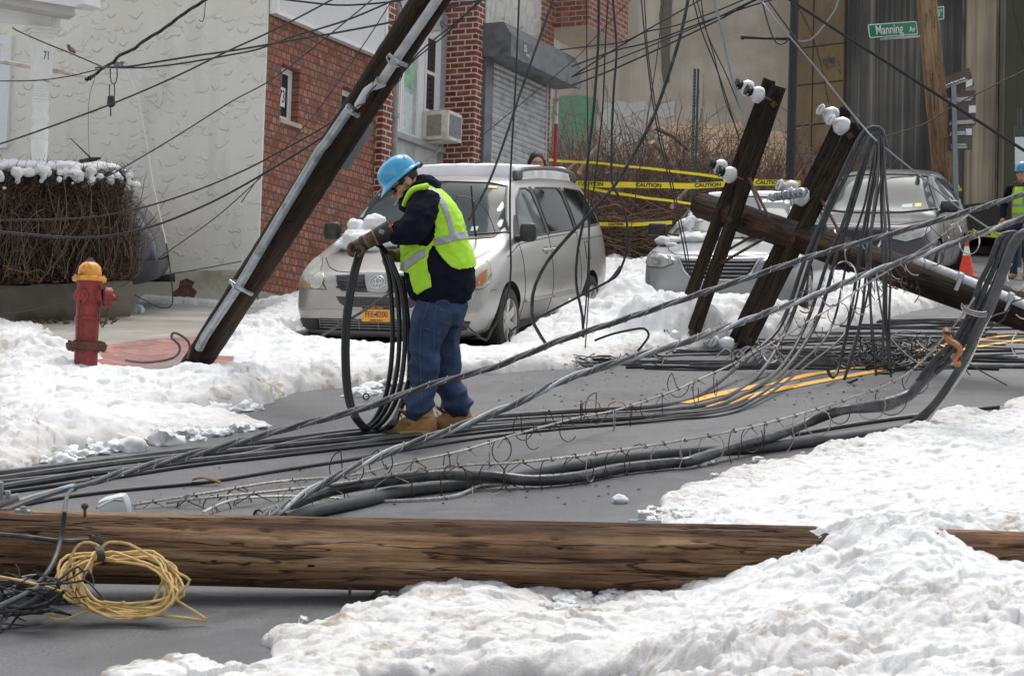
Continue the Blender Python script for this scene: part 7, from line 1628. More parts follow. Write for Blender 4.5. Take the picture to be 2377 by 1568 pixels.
# ---- messenger strands with rings, sheathed cables
def strand_mesh(mb,c,r,o0):
    cum=0; h=[[] for _ in range(3)]
    for i,p in enumerate(c):
        if i: cum+=(c[i]-c[i-1]).length
        t_=(c[min(i+1,len(c)-1)]-c[max(i-1,0)]).normalized(); u=t_.cross(Vector((0,0,1))).normalized(); v=u.cross(t_)
        for j in range(3): a=cum/.07*2*PI+j*2.094; h[j].append(p-o0+(u*math.cos(a)+v*math.sin(a))*r*.55)
    for q in h: mb.tube(q,r*.62,5)
def messenger(pts3,r,label,mat=STRD,ring=None,ringmat=None,name='support_strand',ringn=.36,rr=.075,lo=0,hi=1,off=0,seed=0,skip=()):
    ringmat=ringmat or simple('ring_brown',(.06,.04,.03),.6,metal=.3,var=.4)
    c=spline(pts3,.02); o0=c[0].copy(); root=empty(name,o0,label,'cable'); mb=MB(); strand_mesh(mb,c,r,o0); mb.build('strand',mat,parent=root)
    random.seed(seed); acc=0; nxt=.1; k=0; N=len(c)
    if ring:
        for i in range(1,N-2):
            acc+=(c[i]-c[i-1]).length
            if acc>nxt and lo<i/N<hi:
                nxt=acc+ringn*random.uniform(.75,1.2); k+=1; p=c[i]-o0; t_=(c[i+1]-c[i-1]).normalized(); s=t_.cross(Vector((0,0,1))).normalized(); up=s.cross(t_)
                if up.z<0: up=-up
                t2=(t_*.75+s*.5*random.choice((1,1,-.6))).normalized(); R_=rr*random.uniform(.75,1.15); lean=random.uniform(-.5,.5); cen=p+up*(-R_*.85 if random.random()<ring else R_*.4)+t_*random.uniform(-.03,.03)
                a0=random.uniform(0,.6); an=random.uniform(3.6,5.6); q=[p,]
                arc=[cen+(t2*math.cos(PI/2+a0+an*j/14)*R_*.9+up*math.sin(PI/2+a0+an*j/14)*R_)+s*lean*.03*j/14 for j in range(15)]
                m2=MB(); m2.tube(arc,.0032,5); m2.tube([arc[0],p,p+t_*.015],.0028,4); m2.tube([p-t_*.09-up*.045,p,p+t_*.09-up*.05],.0026,4) if k%2 else None
                m2.build('ring',ringmat if random.random()<.75 else STRD,parent=root)
                m3=MB(); m3.tube([p+(s*math.cos(j)+up*math.sin(j))*r*1.7+t_*j*.003 for j in range(7)],.003,4); m3.build('ring_clip',ringmat,parent=root)
    return root,c
def D(seq): # list of (x,y,z) with height -> world
    return [G(x,y,z) for x,y,z in seq]
M2=D([(300,1172,.02),(478,1144,.05),(649,1117,.09),(812,1103,.10),(925,1076,.12),(1062,1048,.13),(1199,1007,.14),(1335,970,.14),(1438,949,.12)])+[P(1567,905,13.6),P(1618,882,13.8),P(1691,849,14.1),(P(1772,806,14.3)),P(1857,757,14.6),P(1927,715,14.8),P(1996,669,15),P(2050,636,15),P(2101,603,15),P(2170,558,15),P(2247,499,15.2)]
messenger(M2,.007,'pale stranded wire with rusty rings, rising from the log to the fallen pole',ring=.7,seed=4,rr=.085,ringn=.24)
M1=D([(386,1166,.02),(478,1155,.05),(649,1138,.07),(789,1121,.10),(925,1099,.13),(1062,1080,.15),(1199,1073,.15),(1353,1056,.15),(1472,1039,.15),(1567,1024,.15),(1637,1012,.16),(1728,994,.18),(1837,966,.19)])+[P(1947,933,11.9),P(2075,884,12.1),P(2138,840,12.2),P(2191,782,12.2),P(2238,726,12.2),P(2262,690,12.2)]
messenger(M1,.007,'pale stranded wire with rings that carries the lumpy black sheathed cable',ring=1.0,seed=8,rr=.095,ringn=.17)
M3=D([(470,1188,.02),(547,1158,.04),(684,1151,.02),(812,1158,.01),(908,1161,.01),(1045,1151,.015),(1113,1127,.02),(1160,1124,.02),(1240,1120,.02)])
messenger(M3,.007,'bright stranded wire lying low in front of the thick cables near the log',ring=1.0,seed=3,ringmat=CLGT,rr=.06,ringn=.3,mat=simple('strand_bright',(.48,.48,.46),.5,metal=.3,var=.3,scale=60))
SHE=simple('sheath_black',(.030,.031,.034),.28,var=.25,scale=9,bump=.9,bscale=16,dirt=(.09,.09,.09),dscale=12)
GSH=simple('sheath_grey',(.055,.057,.06),.6,var=.15,scale=30,bump=.3,bscale=80,dirt=(.09,.09,.09),dscale=8)
c=spline(D([(600,1196,.03),(680,1168,.04),(754,1141,.06),(823,1127,.08),(925,1110,.10),(1028,1101,.10),(1130,1104,.07),(1233,1114,.04),(1335,1107,.035),(1438,1087,.035),(1567,1073,.035),(1600,1070,.04),(1710,1034,.07),(1801,1010,.09),(1874,981,.13)])+[P(1947,953,11.9),P(2010,944,12.0),P(2057,937,12.1),P(2108,917,12.2),P(2137,890,12.2),P(2165,862,12.2)],.03)
o0=c[0].copy(); mb=MB(); n=len(c); rr=[]
for i in range(n):
    f=i/n; r=.030*(1+.10*mnoise.noise(Vector((i*.12,0,0)))+.06*mnoise.noise(Vector((i*.4,3,0))))
    if f>.87: r*=1+.45*math.sin(PI*min(1,(f-.87)/.11))
    rr.append(r)
mb.tube([p-o0 for p in c],rr,16); mb.build('sheathed_cable',SHE,M=Matrix.Translation(o0),label='lumpy glossy black sheathed cable snaking along the road',cat='cable')
c=spline(D([(660,1202,.02),(754,1180,.03),(850,1160,.03),(925,1141,.03),(1062,1124,.03),(1180,1108,.03),(1267,1091,.03),(1404,1068,.03),(1567,1050,.03),(1764,1038,.03),(1874,1025,.03),(2020,1006,.03),(2085,997,.035)])+[P(2111,989,12.75),P(2166,944,12.6),P(2214,879,12.4),P(2250,816,12.2),P(2276,754,12.1),P(2298,715,12.05),P(2326,637,12),P(2353,566,12),P(2377,541,12),P(2410,545,12.1),P(2440,600,12.2),P(2462,700,12.3),P(2480,850,12.5),G(2520,985,.03),G(2800,930,.03)],.05)
o0=c[0].copy(); mb=MB(); mb.tube([p-o0 for p in c],.0305,16); mb.build('thick_cable',GSH,M=Matrix.Translation(o0),label='thick smooth grey cable curving off the road and up to the right edge',cat='cable')
UG='three grey cables clamped beside the thick cable'
for seq,lab in (([(2450,860),(2425,730),(2400,640),(2384,575),(2368,545),(2342,541),(2318,555),(2298,611),(2275,655),(2253,722),(2220,784),(2186,817),(2165,840),(2130,885)],'left grey cable of the clamped three'),([(2462,865),(2437,740),(2410,650),(2392,580),(2374,550),(2351,543),(2331,558),(2313,611),(2289,662),(2262,728),(2231,788),(2195,828),(2165,852),(2125,905)],'middle grey cable of the clamped three'),([(2474,870),(2450,750),(2420,660),(2396,590),(2380,555),(2358,546),(2338,566),(2320,630),(2298,680),(2272,736),(2240,792),(2206,836),(2168,868),(2120,912)],'right grey cable of the clamped three')):
    cable(K(seq,12.35,12.2),.0175,CDGR,lab,UG,n=10)
# rusty clamp
ck=empty('cable_clamp',P(2200,800,12.05),'rusty two bolt clamp gripping the grey cables','clamp'); ci=ck.matrix_world.inverted(); RC_=simple('clamp_rust',(.33,.13,.055),.75,var=.3,scale=14,dirt=(.30,.26,.15),dscale=9)
mb=MB(); mb.tube(spline([ci@P(*p) for p in ((2196,764,12.1),(2200,778,12.0),(2206,790,11.95),(2222,800,11.9),(2229,812,11.9),(2222,825,11.95),(2216,835,12.0),(2223,843,12.05))],.02),.020,6,sy=.9); mb.build('jaw',RC_,parent=ck)
mb=MB(); mb.tube([ci@P(2196,764,12.1),ci@P(2204,792,12.05)],.026,6); mb.build('plate',RC_,parent=ck)
mb=MB(); mb.tube([ci@P(2214,826,12.05),ci@P(2224,846,12.1)],.024,6); mb.build('plate',simple('plate_olive',(.16,.14,.10),.6),parent=ck)
for (x0,y0,x1,y1) in ((2192,771,2214,773),(2220,836,2232,831)): mb=MB(); mb.tube([ci@P(x0,y0,12.0),ci@P(x1,y1,11.95)],.010,8); mb.build('bolt',RUST,parent=ck)
# wire wraps round the three + thick cable
for k in range(5):
    mb=MB(); x,y=2262,704; r=30+rng.uniform(-3,3); q=[P(x+r*math.cos(a)*.95,y+8+10*math.sin(a)+k*2.5+(math.cos(a))*8,11.95 if math.sin(a)>0 else 12.5) for a in [j*PI/7 for j in range(8 if k<3 else 12)]]; mb.tube([p-q[0] for p in q],.0045,5); mb.build('wire_wrap',RUST if k%2 else ALU,M=Matrix.Translation(q[0]),label='loop of rusty and bright wire wrapped round the thick cables',cat='wire',group='wire loops round the thick cables')
c_,_=cable(D([(1900,1006,.03),(2000,985,.02)])+D([(2150,968,.015),(2250,955,.015),(2377,938,.015),(2470,925,.015)]),.015,CDGR,'lashed dark cable lying along the right snow edge') if False else cable([(1840,1008),(2000,982),(2150,962),(2250,951),(2377,938),(2470,926)],.013,CBLK,'lashed dark cable lying along the right snow edge')
messenger(D([(1840,1005,.03),(2000,978,.03),(2150,958,.03),(2250,947,.03),(2377,934,.03),(2470,922,.03)]),.005,'thin pale stranded wire along the dark cable by the right snow')
messenger([P(2145,985,12.6),P(2190,930,12.5),P(2225,880,12.3),P(2252,835,12.2),P(2280,770,12.1),P(2300,730,12.05)],.008,'pale stranded wire hanging beside the thick grey cable',mat=_mc['strand_bright'])
# assorted thin wires at right
for s_,m_,lab in (([(2333,724,),(2300,735),(2262,760),(2246,800),(2240,850),(2252,870)],CGRY,'thin grey wire with white tag hanging left of the right edge'),([(2400,690),(2350,700),(2330,740),(2300,760),(2260,790)],CBLK,'thin black wire curling above the yellow lines at right'),([(2160,790),(2200,812),(2260,850),(2290,868),(2338,894)],CBLK,'black wire end pointing right on the bare road')):
    cable(K(s_,12.9),.005,m_,lab)
for k,(x,y,r) in enumerate(((2365,640,34),(2380,700,40),(2372,800,30),(2250,560,30),(2170,590,26),(2215,540,20),(1985,590,30),(1960,640,34),(2000,700,30),(1790,820,22),(1870,700,26),(1930,680,30))):
    a0=rng.uniform(0,6); q=[P(x+r*.8*math.cos(a0+j*.35),y+r*math.sin(a0+j*.35),13.2+.1*math.sin(j)) for j in range(int(rng.integers(10,16)))]; mb=MB(); mb.tube([p-q[0] for p in q],.0048,5); mb.build('wire_hoop',random.choice((ALU,STRD,RUST)),M=Matrix.Translation(q[0]),label='curled loose support ring hanging among the cables',cat='wire ring',group='loose wire rings among the cables')
# curved metal strips by the middle of the road
for (x,y,r,lab) in ((1372,945,26,'left of two rusty curved metal bands standing over the ground cables'),(1432,950,28,'right of two rusty curved metal bands over the ground cables')):
    q=[P(x+r*math.cos(a)*.8,y-r*.7*math.sin(a),12.3) for a in [j*PI/9 for j in range(-1,9)]]; mb=MB(); mb.tube([p-q[0] for p in q],.011,6,sy=.35); mb.build('metal_band',simple('band_rust',(.25,.10,.05),.6,var=.4,scale=20),M=Matrix.Translation(q[0]),label=lab,cat='metal band')
mb=MB(); q=G(478,1112,.03); mb.tube(spline([Vector((-.07,0,0)),Vector((-.02,0,.012)),Vector((.05,-.01,-.004)),Vector((.075,-.01,-.015))],.02),.016,5,sy=.45); mb.build('splinter',simple('bark_strip',(.22,.10,.04),.8,var=.3),M=Matrix.Translation(q),label='curled orange brown bark strip on the thin road cable',cat='bark strip')
# white plastic cover behind the log
mb=MB(); mb.bbox((0,0,.06),(.14,.12,.11),.035,rot=Matrix.Rotation(R(-14),3,'Y')); mb.build('plastic_cover',simple('cover_white',(.60,.63,.64),.45,var=.04),M=Matrix.Translation(G(268,1205,-.025)),label='pale plastic cover poking up behind the log at left',cat='cover')
cable([(225,1178,7.9),(240,1170,8.0),(262,1160,8.1),(285,1162,8.1)],.005,CLGT,'short pale wire at the plastic cover')
# grey connector at left edge
mb=MB(); mb.tube([Vector((-.08,0,-.02)),Vector((.06,.0,.02))],[.026,.016],12); mb.bbox((-.01,-.01,.045),(.026,.02,.07),.006); mb.bbox((.02,-.01,.03),(.02,.02,.03),.005); mb.build('connector',simple('connector_grey',(.25,.26,.27),.5,metal=.3),M=Matrix.Translation(P(8,1165,7.5)),label='grey metal connector above the log at the left edge',cat='connector')
# ---- yellow rope coil
ROPE=_mc['rope_yellow']; random.seed(21)
yc=P(278,1350,7.02); rc_=empty('rope_coil',yc,'tangled coil of yellow rope tied with a dark cord, leaning on the log','rope'); s7=FD/7.02; ri=rc_.matrix_world.inverted()
q=[]; turns=13
for t_ in range(turns):
    rx=random.uniform(104,150); ry=random.uniform(58,86); ox=random.uniform(-10,16); oy=random.uniform(-6,10); rot=random.uniform(-.05,.28); dd=random.uniform(-.06,.05)
    for k in range(14):
        a=2*PI*k/14-2.0; ww=1+.07*math.sin(k*2.1+t_*1.7)+random.uniform(-.03,.03); x=rx*ww*math.cos(a); y=ry*ww*math.sin(a); 
        if -2.4<a<-1.2: x=x*.5-30; y=-62+random.uniform(-5,5)
        X=278+ox+x*math.cos(rot)-y*math.sin(rot); Y=1352+oy+x*math.sin(rot)+y*math.cos(rot); Y=min(Y,1438-random.uniform(0,14)); q.append(ri@P(X,Y,7.02-.0009*(Y-1350)+dd+.02*math.sin(k)))
mb=MB(); mb.tube(spline(q,.03),.0052,6,caps=False); mb.build('coil',ROPE,parent=rc_)
for seq in ([(210,1330),(212,1310),(222,1285),(245,1262),(262,1257),(300,1262),(350,1290)],[(150,1345),(158,1310),(175,1272),(195,1258),(222,1262),(240,1278)],[(380,1300),(415,1330),(440,1345),(420,1372),(370,1392),(290,1400),(240,1395)],[(390,1380),(430,1405),(475,1434),(468,1438),(400,1430),(340,1425)],[(128,1425),(112,1424),(118,1433),(150,1436),(210,1415),(290,1396)]):
    mb=MB(); mb.tube(spline([ri@P(x,y,6.95) for x,y in seq],.03),.0052,6); mb.build('loose_turn',ROPE,parent=rc_)
mb=MB()
for k in range(6): x=228+k*3; mb.tube(spline([ri@P(x-8,1268,6.95),ri@P(x-3,1278,6.9),ri@P(x,1292,6.9),ri@P(x-3,1302,6.93)],.02),.004,5)
mb.build('tie_cord',simple('cord_olive',(.07,.065,.045),.8),parent=rc_); mb=MB()
for k in range(6): mb.tube(spline([ri@P(205+rng.uniform(0,30),1250+rng.uniform(-8,6),7.1) for _ in range(4)],.02),.004,5)
mb.build('cord_knot',_mc['cord_olive'],parent=rc_)
# black debris at left front
mb=MB(); o0=P(50,1400,7.0)
for i in range(38):
    p=P(random.uniform(-20,140),random.gauss(1385,25),random.uniform(6.8,7.2))-o0; q=[p]
    for k in range(4): q.append(q[-1]+Vector((random.gauss(0,.07),random.gauss(0,.04),random.gauss(-.005,.035))))
    q=[Vector((v.x,v.y,max(v.z,-o0.z+.006))) for v in q]; mb.tube(spline(q,.03),random.choice((.002,.003,.005)),5)
mb.build('wire_tangle',CBLK,M=Matrix.Translation(o0),label='heap of black wires against the log at the left edge',kind='stuff')
for i,s_ in enumerate(([(-20,1412),(40,1385),(85,1363),(120,1345)],[(-20,1425),(30,1415),(80,1390),(110,1365)],[(-20,1400),(50,1410),(110,1400),(150,1370)])): cable(K(s_,6.88),.007,(CLGT,CGRY,CBLK)[i],('pale cable end fanning out at the left bottom edge','grey cable end lowest at the left edge','black cable curving under the yellow coil')[i])
mb=MB(); mb.bbox((0,0,0),(.11,.07,.06),.012,rot=Matrix.Rotation(R(20),3,'Y')); mb.bbox((.08,-.02,-.01),(.05,.06,.07),.01); mb.build('junction_box',BLKPL,M=Matrix.Translation(P(75,1368,7.0)),label='small broken black box in the wire heap',cat='box')
# ================================================================ people
def fuse(mb,name,mat,voxel=.012,sm=6,wr=None,parent=None,label=None):
    me=mb.mesh(name,mat,True); o=bpy.data.objects.new(name,me); sc.collection.objects.link(o)
    m=o.modifiers.new('r','REMESH'); m.mode='VOXEL'; m.voxel_size=voxel; m.use_smooth_shade=True
    s_=o.modifiers.new('s','SMOOTH'); s_.iterations=sm; s_.factor=.5
    dg=bpy.context.evaluated_depsgraph_get(); dg.update(); me2=bpy.data.meshes.new_from_object(o.evaluated_get(dg)); me2.name=name
    bpy.data.objects.remove(o); me2.materials.clear(); me2.materials.append(mat)
    if wr:
        nn=[v.normal.copy() for v in me2.vertices]
        for v,n in zip(me2.vertices,nn): v.co+=n*wr(v.co)
    for p in me2.polygons: p.use_smooth=True
    return objmesh(name,me2,parent,label=label)
def wrinkle(a,f,seed=0,az=1.6,dirv=(1,1,1)):
    o=Vector((seed*3.3,seed,seed*2)); 
    def g(p): 
        q=Vector((p.x*f*dirv[0],p.y*f*dirv[1],p.z*f*az*dirv[2]))+o; n=mnoise.noise(q); return a*(1-abs(n)*3.2)*.6+a*.7*mnoise.noise(q*2.3)
    return g
CLOTH=NT('navy_fleece'); _n=CLOTH.noise(180,3,.7); CLOTH.bump(_n,.25,.003); CLOTH=CLOTH.fin(CLOTH.mix(CLOTH.noise(14,4),(.006,.007,.015),(.015,.017,.030)),.95,**{'Specular IOR Level':.15})
def denim(name,a,b,c_):
    t=NT(name); n=t.noise(7,5,.6); w_=t.noise(1,3,.6,vec=t.mapping((240,240,90))); col=t.mix(t.ramp(n,[(.35,0),(.68,1)]),a,b); col=t.mix(t.math('MULTIPLY',t.ramp(w_,[(.5,0),(.8,1)]),.35),col,c_); t.bump(w_,.3,.003); return t.fin(col,.85)
JEAN=denim('denim',(.011,.025,.066),(.032,.066,.145),(.09,.14,.23))
HIVIS=NT('hivis_mesh'); _n=HIVIS.voro(170); HIVIS.bump(_n,.3,.003); HIVIS=HIVIS.fin(HIVIS.mix(HIVIS.noise(8,4),(.42,.80,.02),(.54,.95,.06)),.7); 
TRIM=simple('hivis_trim',(.34,.70,.06),.6,var=.05); REFL=simple('reflective_tape',(.40,.41,.43),.4,metal=.2,var=.08,scale=30)
SKIN=simple('skin',(.64,.34,.245),.5,var=.12,scale=20,bump=.2,bscale=90,**{'Subsurface Weight':.05})
LEATH=simple('glove_leather',(.13,.075,.035),.7,var=.35,scale=14,bump=.5,bscale=60,dirt=(.035,.025,.018),dscale=10)
LEATL=simple('glove_leather_pale',(.25,.19,.12),.7,var=.3,scale=20,bump=.5,bscale=60,dirt=(.07,.05,.03),dscale=12)
RUBB=simple('rubber_gauntlet',(.022,.022,.022),.5,var=.2,scale=10); BOOTM=simple('boot_nubuck',(.46,.25,.10),.75,var=.15,scale=12,bump=.3,bscale=70,dirt=(.17,.085,.04),dscale=9)
SOLE=simple('boot_sole',(.50,.30,.06),.6,var=.15,scale=15,dirt=(.2,.12,.03),dscale=14); HAT=simple('hard_hat_blue',(.03,.37,.66),.28,var=.05,scale=6,coat=.6,dirt=(.10,.40,.70),dscale=12); HAIR=simple('dark_hair',(.02,.014,.011),.6,var=.4,scale=60,bump=.5,bscale=120)
GLS=simple('sunglass_lens',(.008,.008,.009),.08)
DW_=12.42; SW=FD/DW_
def tubeE(mb,pts,n=20): mb.tube([p for p,_ in pts],[r for _,r in pts],n)
def build_worker():
    foot=G(1000,1008,0); M0=Matrix.Translation(foot); inv=M0.inverted()
    root=empty('person',M0,'worker in blue hard hat and lime safety vest, bending over a coil of cable','person')
    def Q(x,y,dy=0.0): return inv@P(x,y,DW_+dy)
    # ---------- torso rows (screen y, front x, back x, half depth)
    rows=[(700,966,1086,.165),(690,953,1092,.172),(672,945,1101,.185),(650,940,1104,.19),(625,936,1101,.19),(600,935,1095,.19),(575,935,1088,.19),(550,936,1081,.195),(530,938,1075,.20),(510,940,1069,.205),(490,942,1062,.21),(472,946,1052,.212),(458,952,1040,.195),(446,958,1027,.16),(436,964,1013,.115),(428,969,1003,.085)]
    rows=rows[::-1]
    ys=[r[0] for r in rows]
    def row(y):
        for a,b in zip(rows[:-1],rows[1:]):
            if a[0]<=y<=b[0]: t=(y-a[0])/(b[0]-a[0]); return [a[k]+(b[k]-a[k])*t for k in range(4)]
        return rows[-1] if y>rows[-1][0] else rows[0]
    def tpt(y,ang,off=0):
        _,xf,xb,hw=row(y); cx_=(xf+xb)/2; a=(xb-xf)/2; ca,sa=math.cos(ang),math.sin(ang)   # ang 0 = back(+x), 90 = near (-depth)
        e=.86; ex=math.copysign(abs(ca)**e,ca); ey=math.copysign(abs(sa)**e,sa); hem=0
        p=Q(cx_+a*ex,y,0); p=p+Vector((0,-hw*ey,0)); 
        n=Vector((ex/(a/SW),-ey/hw,0)).normalized(); w_=.010*mnoise.noise(Vector((p.x*6,p.y*6,p.z*8)))+.008*(.25-abs(mnoise.noise(Vector((p.x*9+p.z*6,p.y*9,p.z*14)))))+.003*mnoise.noise(Vector((p.x*26,p.y*26,p.z*34)))
        return p+n*(off+w_)
    mb=MB(); NA=40
    for y in range(428,701,8):
        for k in range(NA): mb.v.append(tpt(y,2*PI*k/NA))
    nr=len(range(428,701,8))
    for i in range(nr-1):
        for k in range(NA): mb.f.append((i*NA+k,(i+1)*NA+k,(i+1)*NA+(k+1)%NA,i*NA+(k+1)%NA)); mb.m.append(0)
    mb.f.append(tuple(range(NA))); mb.f.append(tuple((nr-1)*NA+k for k in range(NA))[::-1]); mb.m+=[0,0]
    # sleeves
    tubeE(mb,[(Q(1000,462,-.13),.085),(Q(984,480,-.19),.096),(Q(972,505,-.235),.098),(Q(962,528,-.25),.097),(Q(945,540,-.25),.086),(Q(928,541,-.24),.076),(Q(913,537,-.235),.062)])
    tubeE(mb,[(Q(1000,465,.13),.085),(Q(980,490,.20),.10),(Q(965,530,.22),.09),(Q(955,560,.19),.08),(Q(945,582,.14),.062),(Q(936,591,.11),.055)])
    # hem band, hood rolls
    for (x,y,dy,rx,ry,rz) in ((990,430,-.06,.075,.05,.050),(1000,432,.0,.06,.10,.055),(990,430,.07,.08,.05,.055),(972,440,-.09,.06,.04,.05),(955,455,-.09,.05,.04,.055),(942,474,-.05,.045,.06,.055),(940,470,.04,.045,.05,.05),(985,418,-.03,.055,.06,.035),(998,424,.0,.05,.08,.04)):
        mb.ball(Q(x,y,dy),(rx,ry,rz),sub=3)
    hood=fuse(mb,'hoodie',CLOTH,.0085,3,wrinkle(.010,9,2,1.5),root)
    # ---------- vest: faces of an offset shell kept inside side view outlines (far side mirrors the near side)
    def shell(name,polys,mat,off,y0=430,y1=640,dy=1.6,na=260,back=None,inv_=False,thick=.003):
        ysr=np.arange(y0,y1,dy); mb=MB(); idx={}
        def inside(px,py,poly):
            c=False; n=len(poly)
            for i in range(n):
                ax,ay=poly[i]; bx_,by=poly[(i+1)%n]
                if (ay>py)!=(by>py) and px<(bx_-ax)*(py-ay)/(by-ay)+ax: c=not c
            return c
        G_=[[None]*na for _ in ysr]; K_=[[False]*na for _ in ysr]
        for i,y in enumerate(ysr):
            _,xf,xb,hw=row(y); cx_=(xf+xb)/2; a=(xb-xf)/2
            for k in range(na):
                ang=2*PI*k/na; ca=math.cos(ang); ex=math.copysign(abs(ca)**.86,ca); sx=cx_+a*ex
                K_[i][k]=any(inside(sx,y,p) for p in polys)
        for i in range(len(ysr)-1):
            for k in range(na):
                k2=(k+1)%na
                if K_[i][k] and K_[i+1][k] and K_[i][k2] and K_[i+1][k2]:
                    q=[]
                    for (ii,kk) in ((i,k),(i+1,k),(i+1,k2),(i,k2)):
                        if (ii,kk) not in idx: idx[(ii,kk)]=len(mb.v); mb.v.append(tpt(ysr[ii],2*PI*kk/na,off))
                        q.append(idx[(ii,kk)])
                    mb.f.append(tuple(q)); mb.m.append(0)
        me=mb.mesh(name,mat,True); o=bpy.data.objects.new(name,me); sc.collection.objects.link(o); md=o.modifiers.new('t','SOLIDIFY'); md.thickness=thick; md.offset=1
        dg=bpy.context.evaluated_depsgraph_get(); dg.update(); m2=bpy.data.meshes.new_from_object(o.evaluated_get(dg)); bpy.data.objects.remove(o)
        adj=[[] for _ in m2.vertices]
        for e in m2.edges: a,b=e.vertices; adj[a].append(b); adj[b].append(a)
        isl=[-1]*len(adj); n_=0
        for v0 in range(len(adj)):
            if isl[v0]>=0: continue
            st_=[v0]; isl[v0]=n_
            while st_:
                for w_ in adj[st_.pop()]:
                    if isl[w_]<0: isl[w_]=n_; st_.append(w_)
            n_+=1
        out=None
        for k in range(n_):
            ids=[i for i in range(len(adj)) if isl[i]==k]
            if len(ids)<60: continue
            mp={i:j for j,i in enumerate(ids)}; m3=MB(); m3.v=[m2.vertices[i].co.copy() for i in ids]; m3.f=[tuple(mp[i] for i in p.vertices) for p in m2.polygons if isl[p.vertices[0]]==k]; m3.m=[0]*len(m3.f)
            out=m3.build(name,mat,parent=root,smooth=True)
        return out
    z=lambda x,y:(800.8+.22206*x,336.6+.22206*y)
    backp=[z(*q) for q in ((800,440),(860,415),(940,395),(1100,380),(1500,600),(1500,1270),(1335,1268),(1290,1278),(1180,1290),(1110,1265),(1030,1180),(955,1075),(940,1040),(935,960),(950,860),(940,700),(915,600),(880,520),(835,470))]
    strap=[z(*q) for q in ((800,440),(835,470),(790,462),(735,470),(690,500),(655,550),(625,630),(615,610),(635,540),(665,480),(710,448),(760,435))]
    frontp=[z(*q) for q in ((560,1000),(640,1020),(745,980),(800,1035),(875,1045),(940,965),(940,1030),(900,1110),(890,1180),(800,1290),(720,1330),(660,1325),(560,1290))]
    pocket=[z(*q) for q in ((700,1300),(880,1200),(905,1330),(925,1470),(860,1500),(785,1555),(740,1520),(720,1420))]
    v=shell('safety_vest',[backp,frontp,pocket],HIVIS,.017,424,684)
    shell('vest_trim',[[z(*q) for q in ((900,560),(918,600),(942,690),(952,860),(937,960),(940,1040),(955,1075),(1030,1180),(1110,1265),(1180,1290),(1290,1278),(1335,1268),(1335,1256),(1290,1266),(1180,1276),(1117,1252),(1040,1168),(966,1066),(953,1030),(950,960),(966,860),(956,690),(932,600),(905,545))]],TRIM,.0205,424,684)
    s1=shell('reflective_stripe',[[z(*q) for q in ((850,445),(905,450),(980,500),(1040,590),(1085,700),(1115,800),(1135,905),(1120,990),(1085,990),(1080,905),(1060,800),(1020,690),(965,580),(910,505))]],REFL,.0215,428,600)
    shell('reflective_stripe',[[z(*q) for q in ((945,960),(1060,935),(1140,905),(1235,893),(1400,880),(1400,960),(1250,975),(1140,995),(1060,1020),(960,1045),(940,1040))]],REFL,.0225,428,640)
    shell('reflective_stripe',[[z(*q) for q in ((625,1235),(700,1170),(790,1100),(865,1062),(880,1150),(820,1185),(740,1250),(660,1310),(630,1290))]],REFL,.0215,428,660)
    shell('vest_trim',[[z(*q) for q in ((560,1290),(660,1325),(720,1330),(800,1290),(890,1180),(890,1165),(800,1275),(720,1316),(660,1312),(560,1275))],[z(*q) for q in ((645,1150),(690,1105),(760,1060),(820,1042),(880,1045),(880,1056),(825,1052),(765,1072),(700,1116),(655,1160))]],TRIM,.0225,428,660)
    # front shoulder strap as a band over hood and chest
    st_=[z(*q) for q in ((860,425),(800,438),(745,450),(700,475),(665,520),(640,575),(622,625))]; mb=MB(); dd=(-.20,-.225,-.235,-.225,-.20,-.175,-.15)
    mb.tube(spline([Q(x,y,d_) for (x,y),d_ in zip(st_,dd)],.02),.022,8,sy=.8); mb.build('vest_strap',HIVIS,parent=root)
    # ---------- jeans
    mb=MB()
    tubeE(mb,[(Q(1024,686,0),.155),(Q(1024,700,0),.165),(Q(1022,722,0),.165),(Q(1016,745,-.0),.14)])
    tubeE(mb,[(Q(1012,715,-.08),.125),(Q(1000,745,-.09),.122),(Q(990,780,-.10),.101),(Q(985,820,-.10),.093),(Q(984,860,-.10),.092),(Q(984,895,-.10),.079),(Q(978,920,-.10),.086),(Q(972,938,-.10),.098),(Q(976,950,-.10),.090),(Q(984,958,-.10),.078)])
    tubeE(mb,[(Q(1034,715,.08),.125),(Q(1032,750,.10),.115),(Q(1030,790,.12),.095),(Q(1033,825,.12),.088),(Q(1037,860,.13),.088),(Q(1044,895,.13),.084),(Q(1056,922,.13),.088),(Q(1063,938,.13),.092),(Q(1070,952,.13),.078),(Q(1074,962,.13),.066)])
    def wj(p):
        zz=p.z; k=1.0+1.6*math.exp(-((zz-.17)/.07)**2)+.7*math.exp(-((zz-.48)/.12)**2); o=Vector((p.x*6+p.z*3,p.y*6,p.z*9-p.x*3)); n=mnoise.noise(o); return k*(.0075*(1-abs(n)*3)+.003*mnoise.noise(o*2.2))
    je=fuse(mb,'jeans',JEAN,.0085,3,wj,root)
    bv=BVHTree.FromPolygons([v.co for v in je.data.vertices],[tuple(p.vertices) for p in je.data.polygons])
    zj=lambda x,y:(754.4+.2591*x,638.3+.2591*y)
    STI=simple('stitching',(.07,.10,.17),.8)
    def seam(pts_,r=.0022,nm='seam'):
        q=[]
        for a,b in zip(pts_[:-1],pts_[1:]):
            for k in range(10):
                x=a[0]+(b[0]-a[0])*k/10; y=a[1]+(b[1]-a[1])*k/10; o=Q(x,y,-.6); d=(Q(x,y,1)-o).normalized(); l,n,_,_=bv.ray_cast(o,d)
                if l is not None: q.append(l-d*.001)
        if len(q)>2: m=MB(); m.tube(q,r,4); m.build(nm,STI,parent=je)
